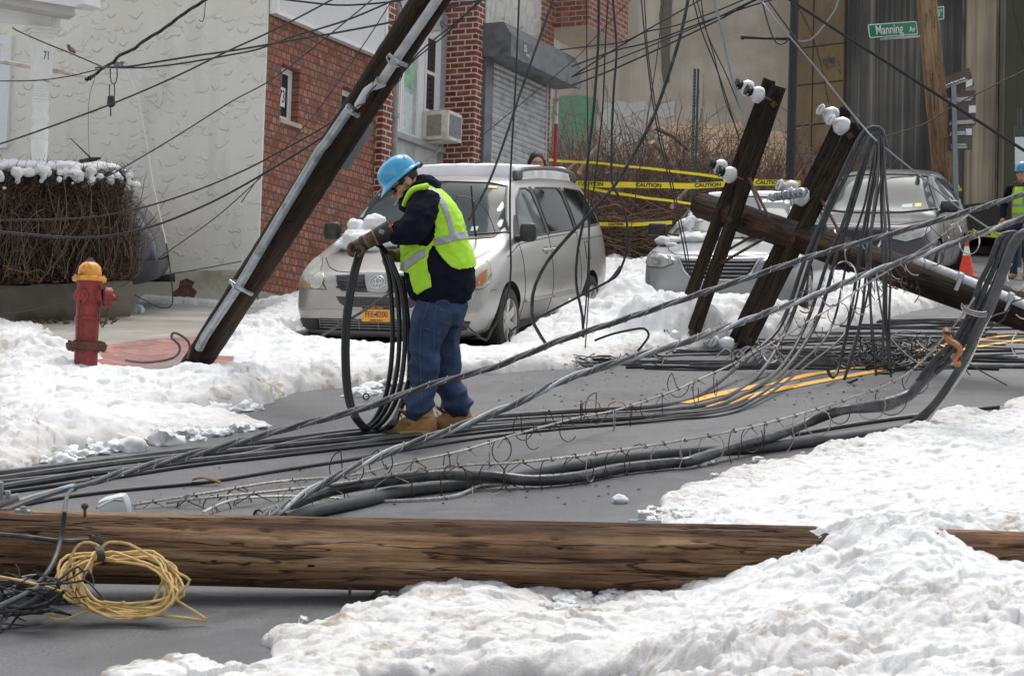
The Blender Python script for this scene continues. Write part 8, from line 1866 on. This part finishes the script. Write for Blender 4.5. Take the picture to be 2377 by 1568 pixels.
    for s_ in ([(955,190),(900,330),(860,470),(850,700),(860,950),(870,1150)],[(985,370),(1010,210)],[(1080,180),(1210,215),(1160,350),(1120,430),(1060,420),(980,380),(985,300)],[(865,470),(975,495),(975,700),(920,720),(860,705)],[(1000,300),(1150,350)],[(880,200),(905,255),(955,190)]): seam([zj(*q) for q in s_])
    # ---------- boots
    def boot(dx,dyy,dy,flip=1,s=1.0):
        def B(x,y,w_=0): return Q(x+dx,y+dyy,dy)+Vector((0,w_,0))
        mb=MB(); st=[(899,992,1003,.030),(906,984,1004,.043),(918,977,1004,.050),(932,972,1004,.051),(945,964,1004,.048),(957,955,1004,.046),(970,950,1004,.046),(985,950,1004,.045),(1000,952,1004,.044),(1010,962,1004,.038),(1013,975,1003,.028)]
        n=16
        for (x,yt,yb,w_) in st:
            for k in range(n):
                a=2*PI*k/n; ca,sa=math.cos(a),math.sin(a); yy=(yt+yb)/2-(yb-yt)/2*sa if sa>0 else (yt+yb)/2-(yb-yt)/2*max(sa*1.25,-1); mb.v.append(B(x,yy,w_*math.copysign(abs(ca)**.8,ca)))
        for i in range(len(st)-1):
            for k in range(n): mb.f.append((i*n+k,(i+1)*n+k,(i+1)*n+(k+1)%n,i*n+(k+1)%n)); mb.m.append(0)
        mb.f.append(tuple(range(n))); mb.f.append(tuple((len(st)-1)*n+k for k in range(n))[::-1]); mb.m+=[0,0]
        mb.tube([B(985,968),B(984,950),B(983,932)],[.062,.058,.056],16)
        up=fuse(mb,'boot',BOOTM,.006,3,None,root)
        m=MB(); o=[]
        for t_ in range(28):
            a=2*PI*t_/28; x=956+59*math.cos(a); w_=.047+.006*math.cos(2*a-.6); o.append((x,w_*math.sin(a)))
        lo=[B(x+(-.0),1012.5-(1.2 if x<915 else 0)-(2.0 if 962<x<978 else 0),w_*1.03) for x,w_ in o]; mi=[B(x*1.0,1004,w_*1.12) for x,w_ in o]; hi=[B(x,998,w_*1.08) for x,w_ in o]; k=len(o)
        m.v=lo+mi+hi; 
        for r_ in (0,1):
            for i in range(k): m.f.append((r_*k+i,r_*k+(i+1)%k,(r_+1)*k+(i+1)%k,(r_+1)*k+i)); m.m.append(0)
        m.f.append(tuple(range(k))[::-1]); m.f.append(tuple(2*k+i for i in range(k))); m.m+=[0,0]; m.build('sole',SOLE,parent=up,smooth=50)
        for i in range(4):
            m=MB(); xx=942+i*7; yy=969-i*6.5; m.tube(spline([B(xx-8,yy-1,-.045+i*.002),B(xx-11,yy-5,-.02),B(xx-13,yy-6,.0),B(xx-11,yy-5,.02)],.01),.0038,5); m.build('lace',BLACKP,parent=up)
        m=MB(); m.tube([B(928,948,-.03),B(938,956,-.02),B(944,962,.0)],[.016,.024,.02],8,sy=.5); m.build('tongue',BOOTM,parent=up)
    boot(0,0,-.10); boot(84,-7,.16)
    # ---------- head
    th=R(38); f_=Vector((-math.cos(th),-.30,-math.sin(th))).normalized(); u_=Vector((-math.sin(th),0,math.cos(th))); u_=(u_-f_*u_.dot(f_)).normalized(); s_=u_.cross(f_).normalized()   # forward, up, side
    hc=Q(938,424,-.02); HM_=frame(hc,f_,s_,u_)
    nearside=-1 if s_.y>0 else 1
    mb=MB(); mb.ball((-.005,0,.03),(.098,.077,.092),M=HM_,sub=4); mb.ball((.040,0,-.045),(.055,.055,.062),M=HM_,sub=3); mb.ball((.068,0,-.085),(.026,.034,.022),M=HM_,sub=3); mb.ball((.075,0,.018),(.022,.055,.016),M=HM_,sub=3)
    mb.tube([HM_@Vector((.085,0,.012)),HM_@Vector((.112,0,-.022)),HM_@Vector((.105,0,-.034))],[.010,.015,.010],10); mb.ball((.102,.011,-.034),(.010,.008,.008),M=HM_,sub=2); mb.ball((.102,-.011,-.034),(.010,.008,.008),M=HM_,sub=2)
    mb.ball((.088,0,-.055),(.014,.026,.006),M=HM_,sub=2); mb.ball((.086,0,-.068),(.013,.023,.007),M=HM_,sub=2)
    for sg in(-1,1): mb.ball((.055,.040*sg,-.022),(.030,.022,.024),M=HM_,sub=3)
    for sg in(-1,1): mb.ball((-.008,.080*sg,-.012),(.021,.011,.033),M=HM_,sub=3); 
    nb=Q(985,440,0); mb.tube([HM_@Vector((-.03,0,-.03)),HM_@Vector((-.05,0,-.075)),nb],[.066,.062,.068],16)
    body=fuse(mb,'body',SKIN,.0038,3,None,root)
    m=MB(); m.ball((-.012,0,.030),(.101,.0815,.088),M=HM_,sub=4); keep=[]
    m2=MB()
    for f in m.f:
        c=sum((HM_.inverted()@m.v[i] for i in f),Vector())/3
        if c.x<.045 and c.z>-.03-(.03 if c.x<-.04 else 0) and not (c.x>-.03 and c.z<-.002): m2.f.append(f); m2.m.append(0)
    m2.v=m.v; m2.build('hair',simple('short_hair',(.05,.030,.020),.7,var=.4,scale=80,bump=.6,bscale=160),parent=root)
    # sunglasses
    for sg in(-1,1):
        m=MB(); m.ball((.089,.033*sg,-.000),(.014,.029,.021),M=HM_,sub=3); gl=m.build('sunglasses',GLS,parent=root)
        m=MB(); m.tube(spline([HM_@Vector((.086,.058*sg,.008)),HM_@Vector((.045,.077*sg,.010)),HM_@Vector((.0,.084*sg,.008))],.01),.0036,6); m.build('temple',GLS,parent=gl)
    # hard hat
    m=MB(); n=36; prof=[(1,0),(1.0,.15),(.97,.38),(.90,.60),(.76,.80),(.55,.93),(.28,.99),(0.001,1.0)]
    hx_,hy_,hz_=.132,.108,.122; b0=.050
    for r_,z_ in prof:
        for k in range(n):
            a=2*PI*k/n; m.v.append(HM_@Vector((-.004+hx_*r_*math.cos(a)*(1.0),hy_*r_*math.sin(a),b0+hz_*z_)))
    for i in range(len(prof)-1):
        for k in range(n): m.f.append((i*n+k,i*n+(k+1)%n,(i+1)*n+(k+1)%n,(i+1)*n+k)); m.m.append(0)
    b=len(m.v)
    for rr_,zz in ((1.0,0),(1.11,-.010),(1.15,-.016),(1.14,-.022),(1.0,-.006)):
        for k in range(n):
            a=2*PI*k/n; ext=1+.16*max(0,math.cos(a))**2*(rr_>1.05)+.05*max(0,-math.cos(a))**2*(rr_>1.05); m.v.append(HM_@Vector((-.004+hx_*rr_*ext*math.cos(a),hy_*rr_*math.sin(a),b0+zz-.02*max(0,math.cos(a))**2*(rr_>1.05)+.004)))
    for i in range(4):
        for k in range(n): m.f.append((b+i*n+k,b+(i+1)*n+k,b+(i+1)*n+(k+1)%n,b+i*n+(k+1)%n)); m.m.append(0)
    hat=m.build('hard_hat',HAT,parent=root,smooth=50)
    m=MB(); m.tube(spline([HM_@Vector((-.004+hx_*1.0*math.cos(a),0,b0+hz_*1.01*math.sin(a))) for a in (R(25),R(55),R(90),R(125),R(155))],.02),.012,8,sy=.35); m.build('hat_ridge',HAT,parent=hat)
    for sg in(-1,1): m=MB(); m.bbox(HM_@Vector((.0,hy_*.99*sg,b0+.03)),(.035,.012,.022),.004,rot=HM_.to_3x3()); m.build('hat_slot',HAT,parent=hat)
    m=MB(); m.bbox(HM_@Vector((-.09,-.075*(-nearside),b0+.055)),(.028,.004,.014),.001,rot=HM_.to_3x3()@Matrix.Rotation(R(40)*(-nearside)*-1,3,'Z')); m.build('hat_sticker',_mc['sticker_yellow'],parent=hat)
    m=MB(); m.tube(spline([HM_@Vector((-.10,.075*nearside,.03)),HM_@Vector((-.135,.035*nearside,.035)),HM_@Vector((-.145,0,.035)),HM_@Vector((-.135,-.035*nearside,.035)),HM_@Vector((-.10,-.075*nearside,.03))],.02),.013,8,sy=1.4); m.bbox(HM_@Vector((-.150,0,.03)),(.03,.05,.035),.008,rot=HM_.to_3x3()); m.build('hat_strap',BLACKP,parent=hat)
    # ---------- gloves
    def Gz(x,y): return 800.8+.22206*x,336.6+.22206*y
    W0=Q(*Gz(500,880),-.235); W1=Q(*Gz(320,965),-.23); W2=Q(*Gz(215,1015),-.22)
    m=MB(); m.tube([W0,W0.lerp(W1,.5),W1],[.064,.058,.052],24); cuf=m.build('gauntlet_cuff',RUBB,parent=root,smooth=40)
    ax=(W1-W0).normalized(); m=MB(); m.lathe([(.063,-.004),(.069,0),(.063,.005)],24,M=zframe(W0,ax)); m.build('cuff_edge',simple('cuff_red',(.45,.04,.03),.6),parent=cuf)
    m=MB(); m.lathe([(.052,-.003),(.0555,0),(.052,.004)],24,M=zframe(W1,ax)); m.build('cuff_edge',simple('cuff_orange',(.45,.22,.05),.6),parent=cuf)
    lb_=W0.lerp(W1,.62)+Vector((0,-.0565,.018)); m=MB(); m.bbox(lb_,(.034,.003,.026),.001,rot=Matrix.Rotation(R(25),3,'Y')); m.build('cuff_label',simple('label_grey',(.30,.30,.30),.6,var=.6,scale=90),parent=cuf)
    m=MB(); m.bbox(W0.lerp(W1,.12)+Vector((0,-.062,.028)),(.014,.003,.020),.001,rot=Matrix.Rotation(R(25),3,'Y')); m.build('cuff_label',simple('label_orange',(.6,.25,.04),.6),parent=cuf)
    m=MB(); tubeE(m,[(W1-ax*-.0,.050),(W1.lerp(W2,.6),.046),(W2,.043)]); H=Q(*Gz(150,1050),-.215); m.ball(H,(.050,.036,.042),sub=3)
    tubeE(m,[(W2,.042),(H,.040)])
    # fingers curl over the cable; knuckles on the left
    for i,(dy_,L_) in enumerate(((-.030,.95),(-.010,1.05),(.011,1.0),(.030,.82))):
        a=H+Vector((-.028,dy_,.012)); m.tube(spline([a,a+Vector((-.026*L_,0,-.006)),a+Vector((-.036*L_,0,-.034*L_)),a+Vector((-.026*L_,.0,-.062*L_)),a+Vector((-.004,0,-.070*L_))],.008),.0125,8)
    a=H+Vector((.02,-.034,-.008)); m.tube(spline([a,a+Vector((.004,-.012,-.03)),a+Vector((-.014,-.010,-.052)),a+Vector((-.028,-.004,-.056))],.008),.0135,8)
    gl=fuse(m,'glove',LEATH,.0048,2,wrinkle(.002,22,5),root)
    m=MB(); axh=(H-W2).normalized(); m.lathe([(.047,-.016),(.049,0),(.047,.012)],20,M=zframe(W2.lerp(H,.25),axh)); m.build('glove_strap',BLACKP,parent=gl); m=MB(); m.lathe([(.0465,-.008),(.048,0),(.0465,.008)],20,M=zframe(W2.lerp(W1,.12),axh)); m.build('glove_band',LEATL,parent=gl)
    # far hand
    m=MB(); F0=Q(936,590,.11); F1=Q(917,594,.05); tubeE(m,[(F0,.048),(Q(928,592,.08),.044),(F1,.040)]); m.ball(F1,(.045,.036,.036),sub=3)
    for i,(dy_,L_) in enumerate(((-.028,.9),(-.009,1.0),(.010,1.0),(.028,.85))):
        a=F1+Vector((-.022,dy_,.0)); m.tube(spline([a,a+Vector((-.030*L_,0,.004)),a+Vector((-.046*L_,0,-.022*L_)),a+Vector((-.038*L_,0,-.052*L_)),a+Vector((-.014,0,-.064*L_))],.008),.0125,8)
    a=F1+Vector((-.0,-.03,.018)); m.tube(spline([a,a+Vector((-.028,-.014,.012)),a+Vector((-.058,-.012,.004))],.008),.0135,8)
    fuse(m,'glove',LEATH,.0048,2,wrinkle(.002,22,6),root)
    return root,HM_,M0,H,F1
root,HMw,M0w,Hh,F1h=build_worker()
mo=M0w@(HMw@Vector((.096,-.012,-.060))); md=(P(915,480,DW_-.10)-mo); mb=MB(); mb.tube([Vector((0,0,0)),md*.9],.0042,8); ci_=mb.build('cigarette',WHITES,M=Matrix.Translation(mo),label='lit cigarette hanging from the bending worker lips',cat='cigarette')
mb=MB(); mb.tube([md*.9,md*1.0],.0042,8); mb.build('ash',simple('ash',(.2,.19,.18),.9),parent=ci_)
# ---- coil of cable held by the worker (several loops)
CG='loops of thick black cable the worker holds up'
Hw=M0w@Hh; Fw=M0w@F1h
dn=(Hw-CAM).dot(FW)
for i,(dx,dd,r,lab) in enumerate(((0,0,.0165,'outer left loop in the gloved near hand, widest of the coil'),(8,.03,.0165,'second loop pressed against the outer left one'))):
    seq=[(905-dx*.0,598,dn+.20),(885,572,dn+.13),(862,562,dn+.07),(845,566,dn+.03),(834+dx,582,dn-.01+dd),(822+dx,620,dn+.02),(809+dx,680,dn),(801+dx,740,dn),(798+dx,800,dn),(799+dx,860,dn),(804+dx,915,dn),(815+dx,955,dn-.02),(832+dx,982,dn-.04),(852+dx,998,dn-.1),(880,1000,dn-.15),(905+dx,985,dn-.02),(925,955,dn+.1),(940,915,dn+.2),(950,880,dn+.2)]
    seq[13]=(852+dx,997,12.5); seq[14]=(880,999,12.45)
    cable(seq,r,CBLK,lab,CG,step=.04,n=12)
for i,(pts_,lab) in enumerate((([(905,590),(912,615),(926,650),(936,700),(940,760),(938,830),(928,900),(912,945),(888,980),(862,998),(840,996)],'right loop farthest from the left hand'),([(897,585),(906,612),(917,650),(924,700),(927,760),(925,830),(915,895),(900,940),(880,972),(858,992),(838,990)],'right loop just inside the outermost one'),([(884,572),(893,600),(903,640),(908,690),(911,740),(911,800),(906,860),(896,915),(880,955),(862,982),(845,992)],'innermost right loop behind the other strands'))):
    d0=dn+.12+.05*i; cable([(x,y,(d0 if k<7 else d0+(12.52-d0)*(k-6)/4)) for k,(x,y) in enumerate(pts_)],.0150,CBLK,lab,CG,step=.04,n=12)
cable([(934,640,dn+.3),(943,700,dn+.3),(948,760,dn+.3),(950,860,dn+.3),(945,900,dn+.28),(930,950,dn+.15),(905,985,12.6),(885,1000,12.5)],.0140,CDGR,'loop passing behind the worker front leg',CG,step=.04,n=12)
cable(K([(748,778),(800,748),(858,712),(905,680),(935,655)],15.5,14.5),.011,CGRY,'straight grey cable slanting up in front of the number plate')
mb=MB(); q=G(850,920,.03); mb.tube([q+Vector((math.cos(a)*.0,0,0))-q+Vector((math.cos(a)*.022,.0,math.sin(a)*.022)) for a in [2*PI*k/10 for k in range(10)]],.006,6,closed=True); mb.build('cable_end',BLACKP,M=Matrix.Translation(q),label='cut round cable end poking from the slush by the coil',cat='cable end')
# ---- distant worker at right edge and woman behind the minivan
def simple_person(base,facing,label,h=1.75,vest=False,hat=False,longhair=False,jacket=None,legs=None,glasses=False,pose=None):
    M=Matrix.Translation(base)@Matrix.Rotation(facing,4,'Z'); root=empty('person',M,label,'person'); k=h/1.75
    v=lambda x,y,z:Vector((x*k,y*k,z*k))
    # local: faces -y, x to its left (viewer right when it faces us)
    mb=MB(); mb.ball(v(0,0,1.62),(.078*k,.095*k,.115*k),sub=3); mb.ball(v(0,-.035,1.56),(.05*k,.055*k,.06*k),sub=3); mb.tube([v(0,0,1.58),v(0,.01,1.46),v(0,.01,1.40)],[.055*k,.055*k,.07*k],14)
    mb.tube([v(0,-.085,1.63),v(0,-.108,1.59)],[.008*k,.014*k],8); mb.ball(v(0,-.083,1.548),(.024*k,.010*k,.006*k),sub=2)
    for sg in(-1,1): mb.ball(v(.08*sg,.0,1.61),(.010*k,.020*k,.032*k),sub=2)
    hands=[]
    for sg in(-1,1):
        sh=v(.19*sg,.0,1.40); el_=v(.27*sg,-.02,1.12) if pose is None else v(*[a*(sg if i==0 else 1) for i,a in enumerate(pose[0])]); wr=v(.26*sg,-.12,.88) if pose is None else v(*[a*(sg if i==0 else 1) for i,a in enumerate(pose[1])]); hands.append((sh,el_,wr))
        if not vest:
            d=(wr-el_).normalized(); mb.tube([wr-d*.04,wr,wr+d*.05,wr+d*.09],[.030*k,.028*k,.036*k,.028*k],10)
            for j in range(4): mb.tube([wr+d*.08+Vector(((j-1.5)*.018,0,0)),wr+d*(.13+.01*(j in(1,2)))+Vector(((j-1.5)*.020,-.01,0)),wr+d*(.16)+Vector(((j-1.5)*.019,-.03,0))],.009*k,6)
            mb.tube([wr+d*.03,wr+d*.07+Vector((-.04*sg,-.01,0)),wr+d*.11+Vector((-.045*sg,-.02,0))],.010*k,6)
    fuse(mb,'body',SKIN,.009,2,None,root)
    mb=MB(); mb.tube([v(0,0,.86),v(0,0,.95),v(0,.0,1.15),v(0,.0,1.32),v(0,.005,1.42),v(0,.01,1.47)],[.16*k,.17*k,.17*k,.185*k,.13*k,.075*k],20,sy=.7)
    for p in range(len(mb.v)): pass
    for (sh,el_,wr) in hands: mb.tube([v(0,0,1.36),sh,el_,wr],[.10*k,.078*k,.062*k,.045*k],14)
    fuse(mb,'jacket',jacket or CLOTH,.012,4,wrinkle(.005,8,3),root)
    if vest:
        m=MB(); m.tube([v(0,0,.92),v(0,0,1.0),v(0,.0,1.15),v(0,.0,1.30),v(0,.003,1.40),v(0,.01,1.45)],[.182*k,.187*k,.187*k,.196*k,.15*k,.085*k],28,sy=.74,caps=False); m.build('safety_vest',HIVIS,parent=root)
        for z in (1.0,1.14): m=MB(); m.tube([v(0,0,z-.025),v(0,0,z+.025)],[.190*k,.190*k],28,sy=.75,caps=False); m.build('reflective_stripe',REFL,parent=root)
        for sg in(-1,1): m=MB(); m.tube(spline([v(.09*sg,-.142,1.15),v(.09*sg,-.150,1.30),v(.085*sg,-.10,1.41),v(.085*sg,.03,1.44),v(.09*sg,.14,1.30)],.03),.022*k,6,sy=.3); m.build('reflective_stripe',REFL,parent=root)
        for (sh,el_,wr) in hands:
            d=(wr-el_).normalized(); m=MB(); m.tube([wr-d*.06,wr,wr+d*.06,wr+d*.10],[.042*k,.034*k,.040*k,.03*k],10)
            for j in range(4): m.tube([wr+d*.08+Vector(((j-1.5)*.022,0,0)),wr+d*.14+Vector(((j-1.5)*.024,-.01,0)),wr+d*.165+Vector(((j-1.5)*.022,-.03,-.0))],.0125*k,6)
            m.tube([wr+d*.03,wr+d*.08+Vector((-.05,-.01,0)),wr+d*.12+Vector((-.05,-.03,0))],.013*k,6); fuse(m,'glove',simple('glove_tan',(.42,.20,.05),.7,var=.2),.008,2,None,root)
    mb=MB(); mb.tube([v(0,0,.98),v(0,0,.86),v(0,0,.80)],[.155*k,.165*k,.15*k],18,sy=.75)
    for sg in(-1,1): mb.tube([v(.085*sg,0,.86),v(.10*sg,.0,.5),v(.11*sg,.01,.22),v(.11*sg,.01,.07)],[.095*k,.072*k,.06*k,.06*k],14)
    fuse(mb,'jeans',legs or JEAN,.012,3,wrinkle(.005,9,4),root)
    for sg in(-1,1): mb=MB(); mb.tube([v(.11*sg,.07,.045),v(.11*sg,.0,.05),v(.115*sg,-.10,.04),v(.12*sg,-.17,.035)],[.042*k,.05*k,.045*k,.03*k],12,sy=.9); mb.tube([v(.11*sg,.01,.05),v(.11*sg,.01,.16)],[.05*k,.055*k],12); fuse(mb,'boot',BOOTM if vest else BLACKP,.008,2,None,root)
    if hat:
        m=MB(); m.lathe([(.138*k,1.665*k),(.140*k,1.67*k),(.118*k,1.675*k),(.116*k,1.71*k),(.108*k,1.75*k),(.085*k,1.79*k),(.045*k,1.812*k),(.001,1.818*k)],28,caps=False); m.v=[Vector((q.x*.92,q.y*1.08,q.z)) for q in m.v]; hh_=m.build('hard_hat',HAT,parent=root); m=MB(); m.bbox(v(.06,-.118,1.72),(.04,.01,.03),.003); m.build('hat_sticker',simple('label_orange',(.6,.25,.04),.6),parent=hh_)
        m=MB(); m.ball(v(0,.02,1.60),(.083*k,.088*k,.085*k),sub=3); m.build('hair',HAIR,parent=root)
        m=MB(); 
        for x,y,z in ((-.07,.0,1.46),(.07,.0,1.46),(0,.06,1.49),(0,-.06,1.43)): m.ball(v(x,y,z),(.075*k,.065*k,.05*k),sub=3)
        fuse(m,'hood',simple('hood_brown',(.06,.045,.035),.9),.012,3,None,root)
    if longhair:
        m=MB(); m.ball(v(0,.022,1.655),(.092*k,.100*k,.108*k),sub=4)
        m.tube([v(-.078,.01,1.66),v(-.085,.0,1.55),v(-.075,-.02,1.42)],[.03*k,.032*k,.02*k],10); m.tube([v(.078,.01,1.66),v(.085,.0,1.55),v(.075,-.02,1.42)],[.03*k,.032*k,.02*k],10); m.ball(v(0,.06,1.55),(.085*k,.05*k,.13*k),sub=3)
        fuse(m,'hair',HAIR,.006,2,None,root)
    for sg in(-1,1): m=MB(); m.ball(v(.032*sg,-.089,1.632),(.013*k,.008*k,.008*k),sub=2); m.build('eye',BLACKP,parent=root)
    if glasses:
        m=MB()
        for sg in(-1,1): m.tube([v(.034*sg+.026*math.cos(a),-.103,1.628+.02*math.sin(a)) for a in [2*PI*j/14 for j in range(14)]],.0022*k,5,closed=True); 
        for sg in(-1,1): m.tube([v(.058*sg,-.10,1.632),v(.08*sg,-.02,1.635)],.0022*k,5)
        m.tube([v(-.009,-.105,1.63),v(.009,-.105,1.63)],.0022*k,5); m.build('glasses',BLACKP,parent=root)
    return root
b_=P(2368,646,31.6); b_.z=.14; bz=P(2368,375,31.6).z
simple_person(b_,R(-35),'distant worker in blue hard hat and lime vest at the right edge',h=(bz-.14)*.965,vest=True,hat=True,pose=((.27,-.05,1.12),(.22,-.20,.93)))
b_=P(1246,600,25.4); b_.z=.10; tz=P(1246,351,25.4).z
simple_person(b_,R(8),'dark haired woman with glasses peering over the minivan roof',h=(tz-.10)/1.763*1.75,longhair=True,glasses=True,jacket=simple('coat_black',(.02,.02,.022),.8))
# ---- traffic cone and clutter by the SUV at right
q=G(2262,690,.14); mb=MB(); q=P(2246,612,27.5)
cone=empty('traffic_cone',P(2243,645,26.5),'orange and white traffic cone half hidden behind the cables at right','traffic cone'); s_=FD/26.5
mb=MB(); mb.lathe([(.11,.03),(.05,.30)],20); mb.lathe([(.028,.42),(.018,.56),(.012,.56)],20); mb.box((0,0,.015),(.26,.26,.03)); mb.build('cone_body',simple('cone_orange',(.75,.06,.015),.5),parent=cone)
mb=MB(); mb.lathe([(.0505,.30),(.0285,.42)],20,caps=False); mb.build('cone_collar',WHITES,parent=cone)

# snow lying on the bonnets and the hedge, grown together
random.seed(61)
def snowfuse(name,mb,M,label,vox,f=16,a=.012):
    o=fuse(mb,name,SNOW,vox,4,lambda p:a*mnoise.noise(p*f)+a*.5*mnoise.noise(p*f*2.6),None); o.matrix_world=M; return tag(o,label,'snow')
snowfuse('bonnet_snow',bonnet_van,VM,'melting clumps of snow on the minivan bonnet, against the windscreen',.018)
snowfuse('bonnet_snow',bonnet_sed,SM,'snow lying on the pale silver sedan bonnet',.018)
snowfuse('hedge_snow',hedge_mb,HM@Matrix.Translation((0,0,HT)),'pillowy snow lying along the top of the hedge',.016,7,.022)
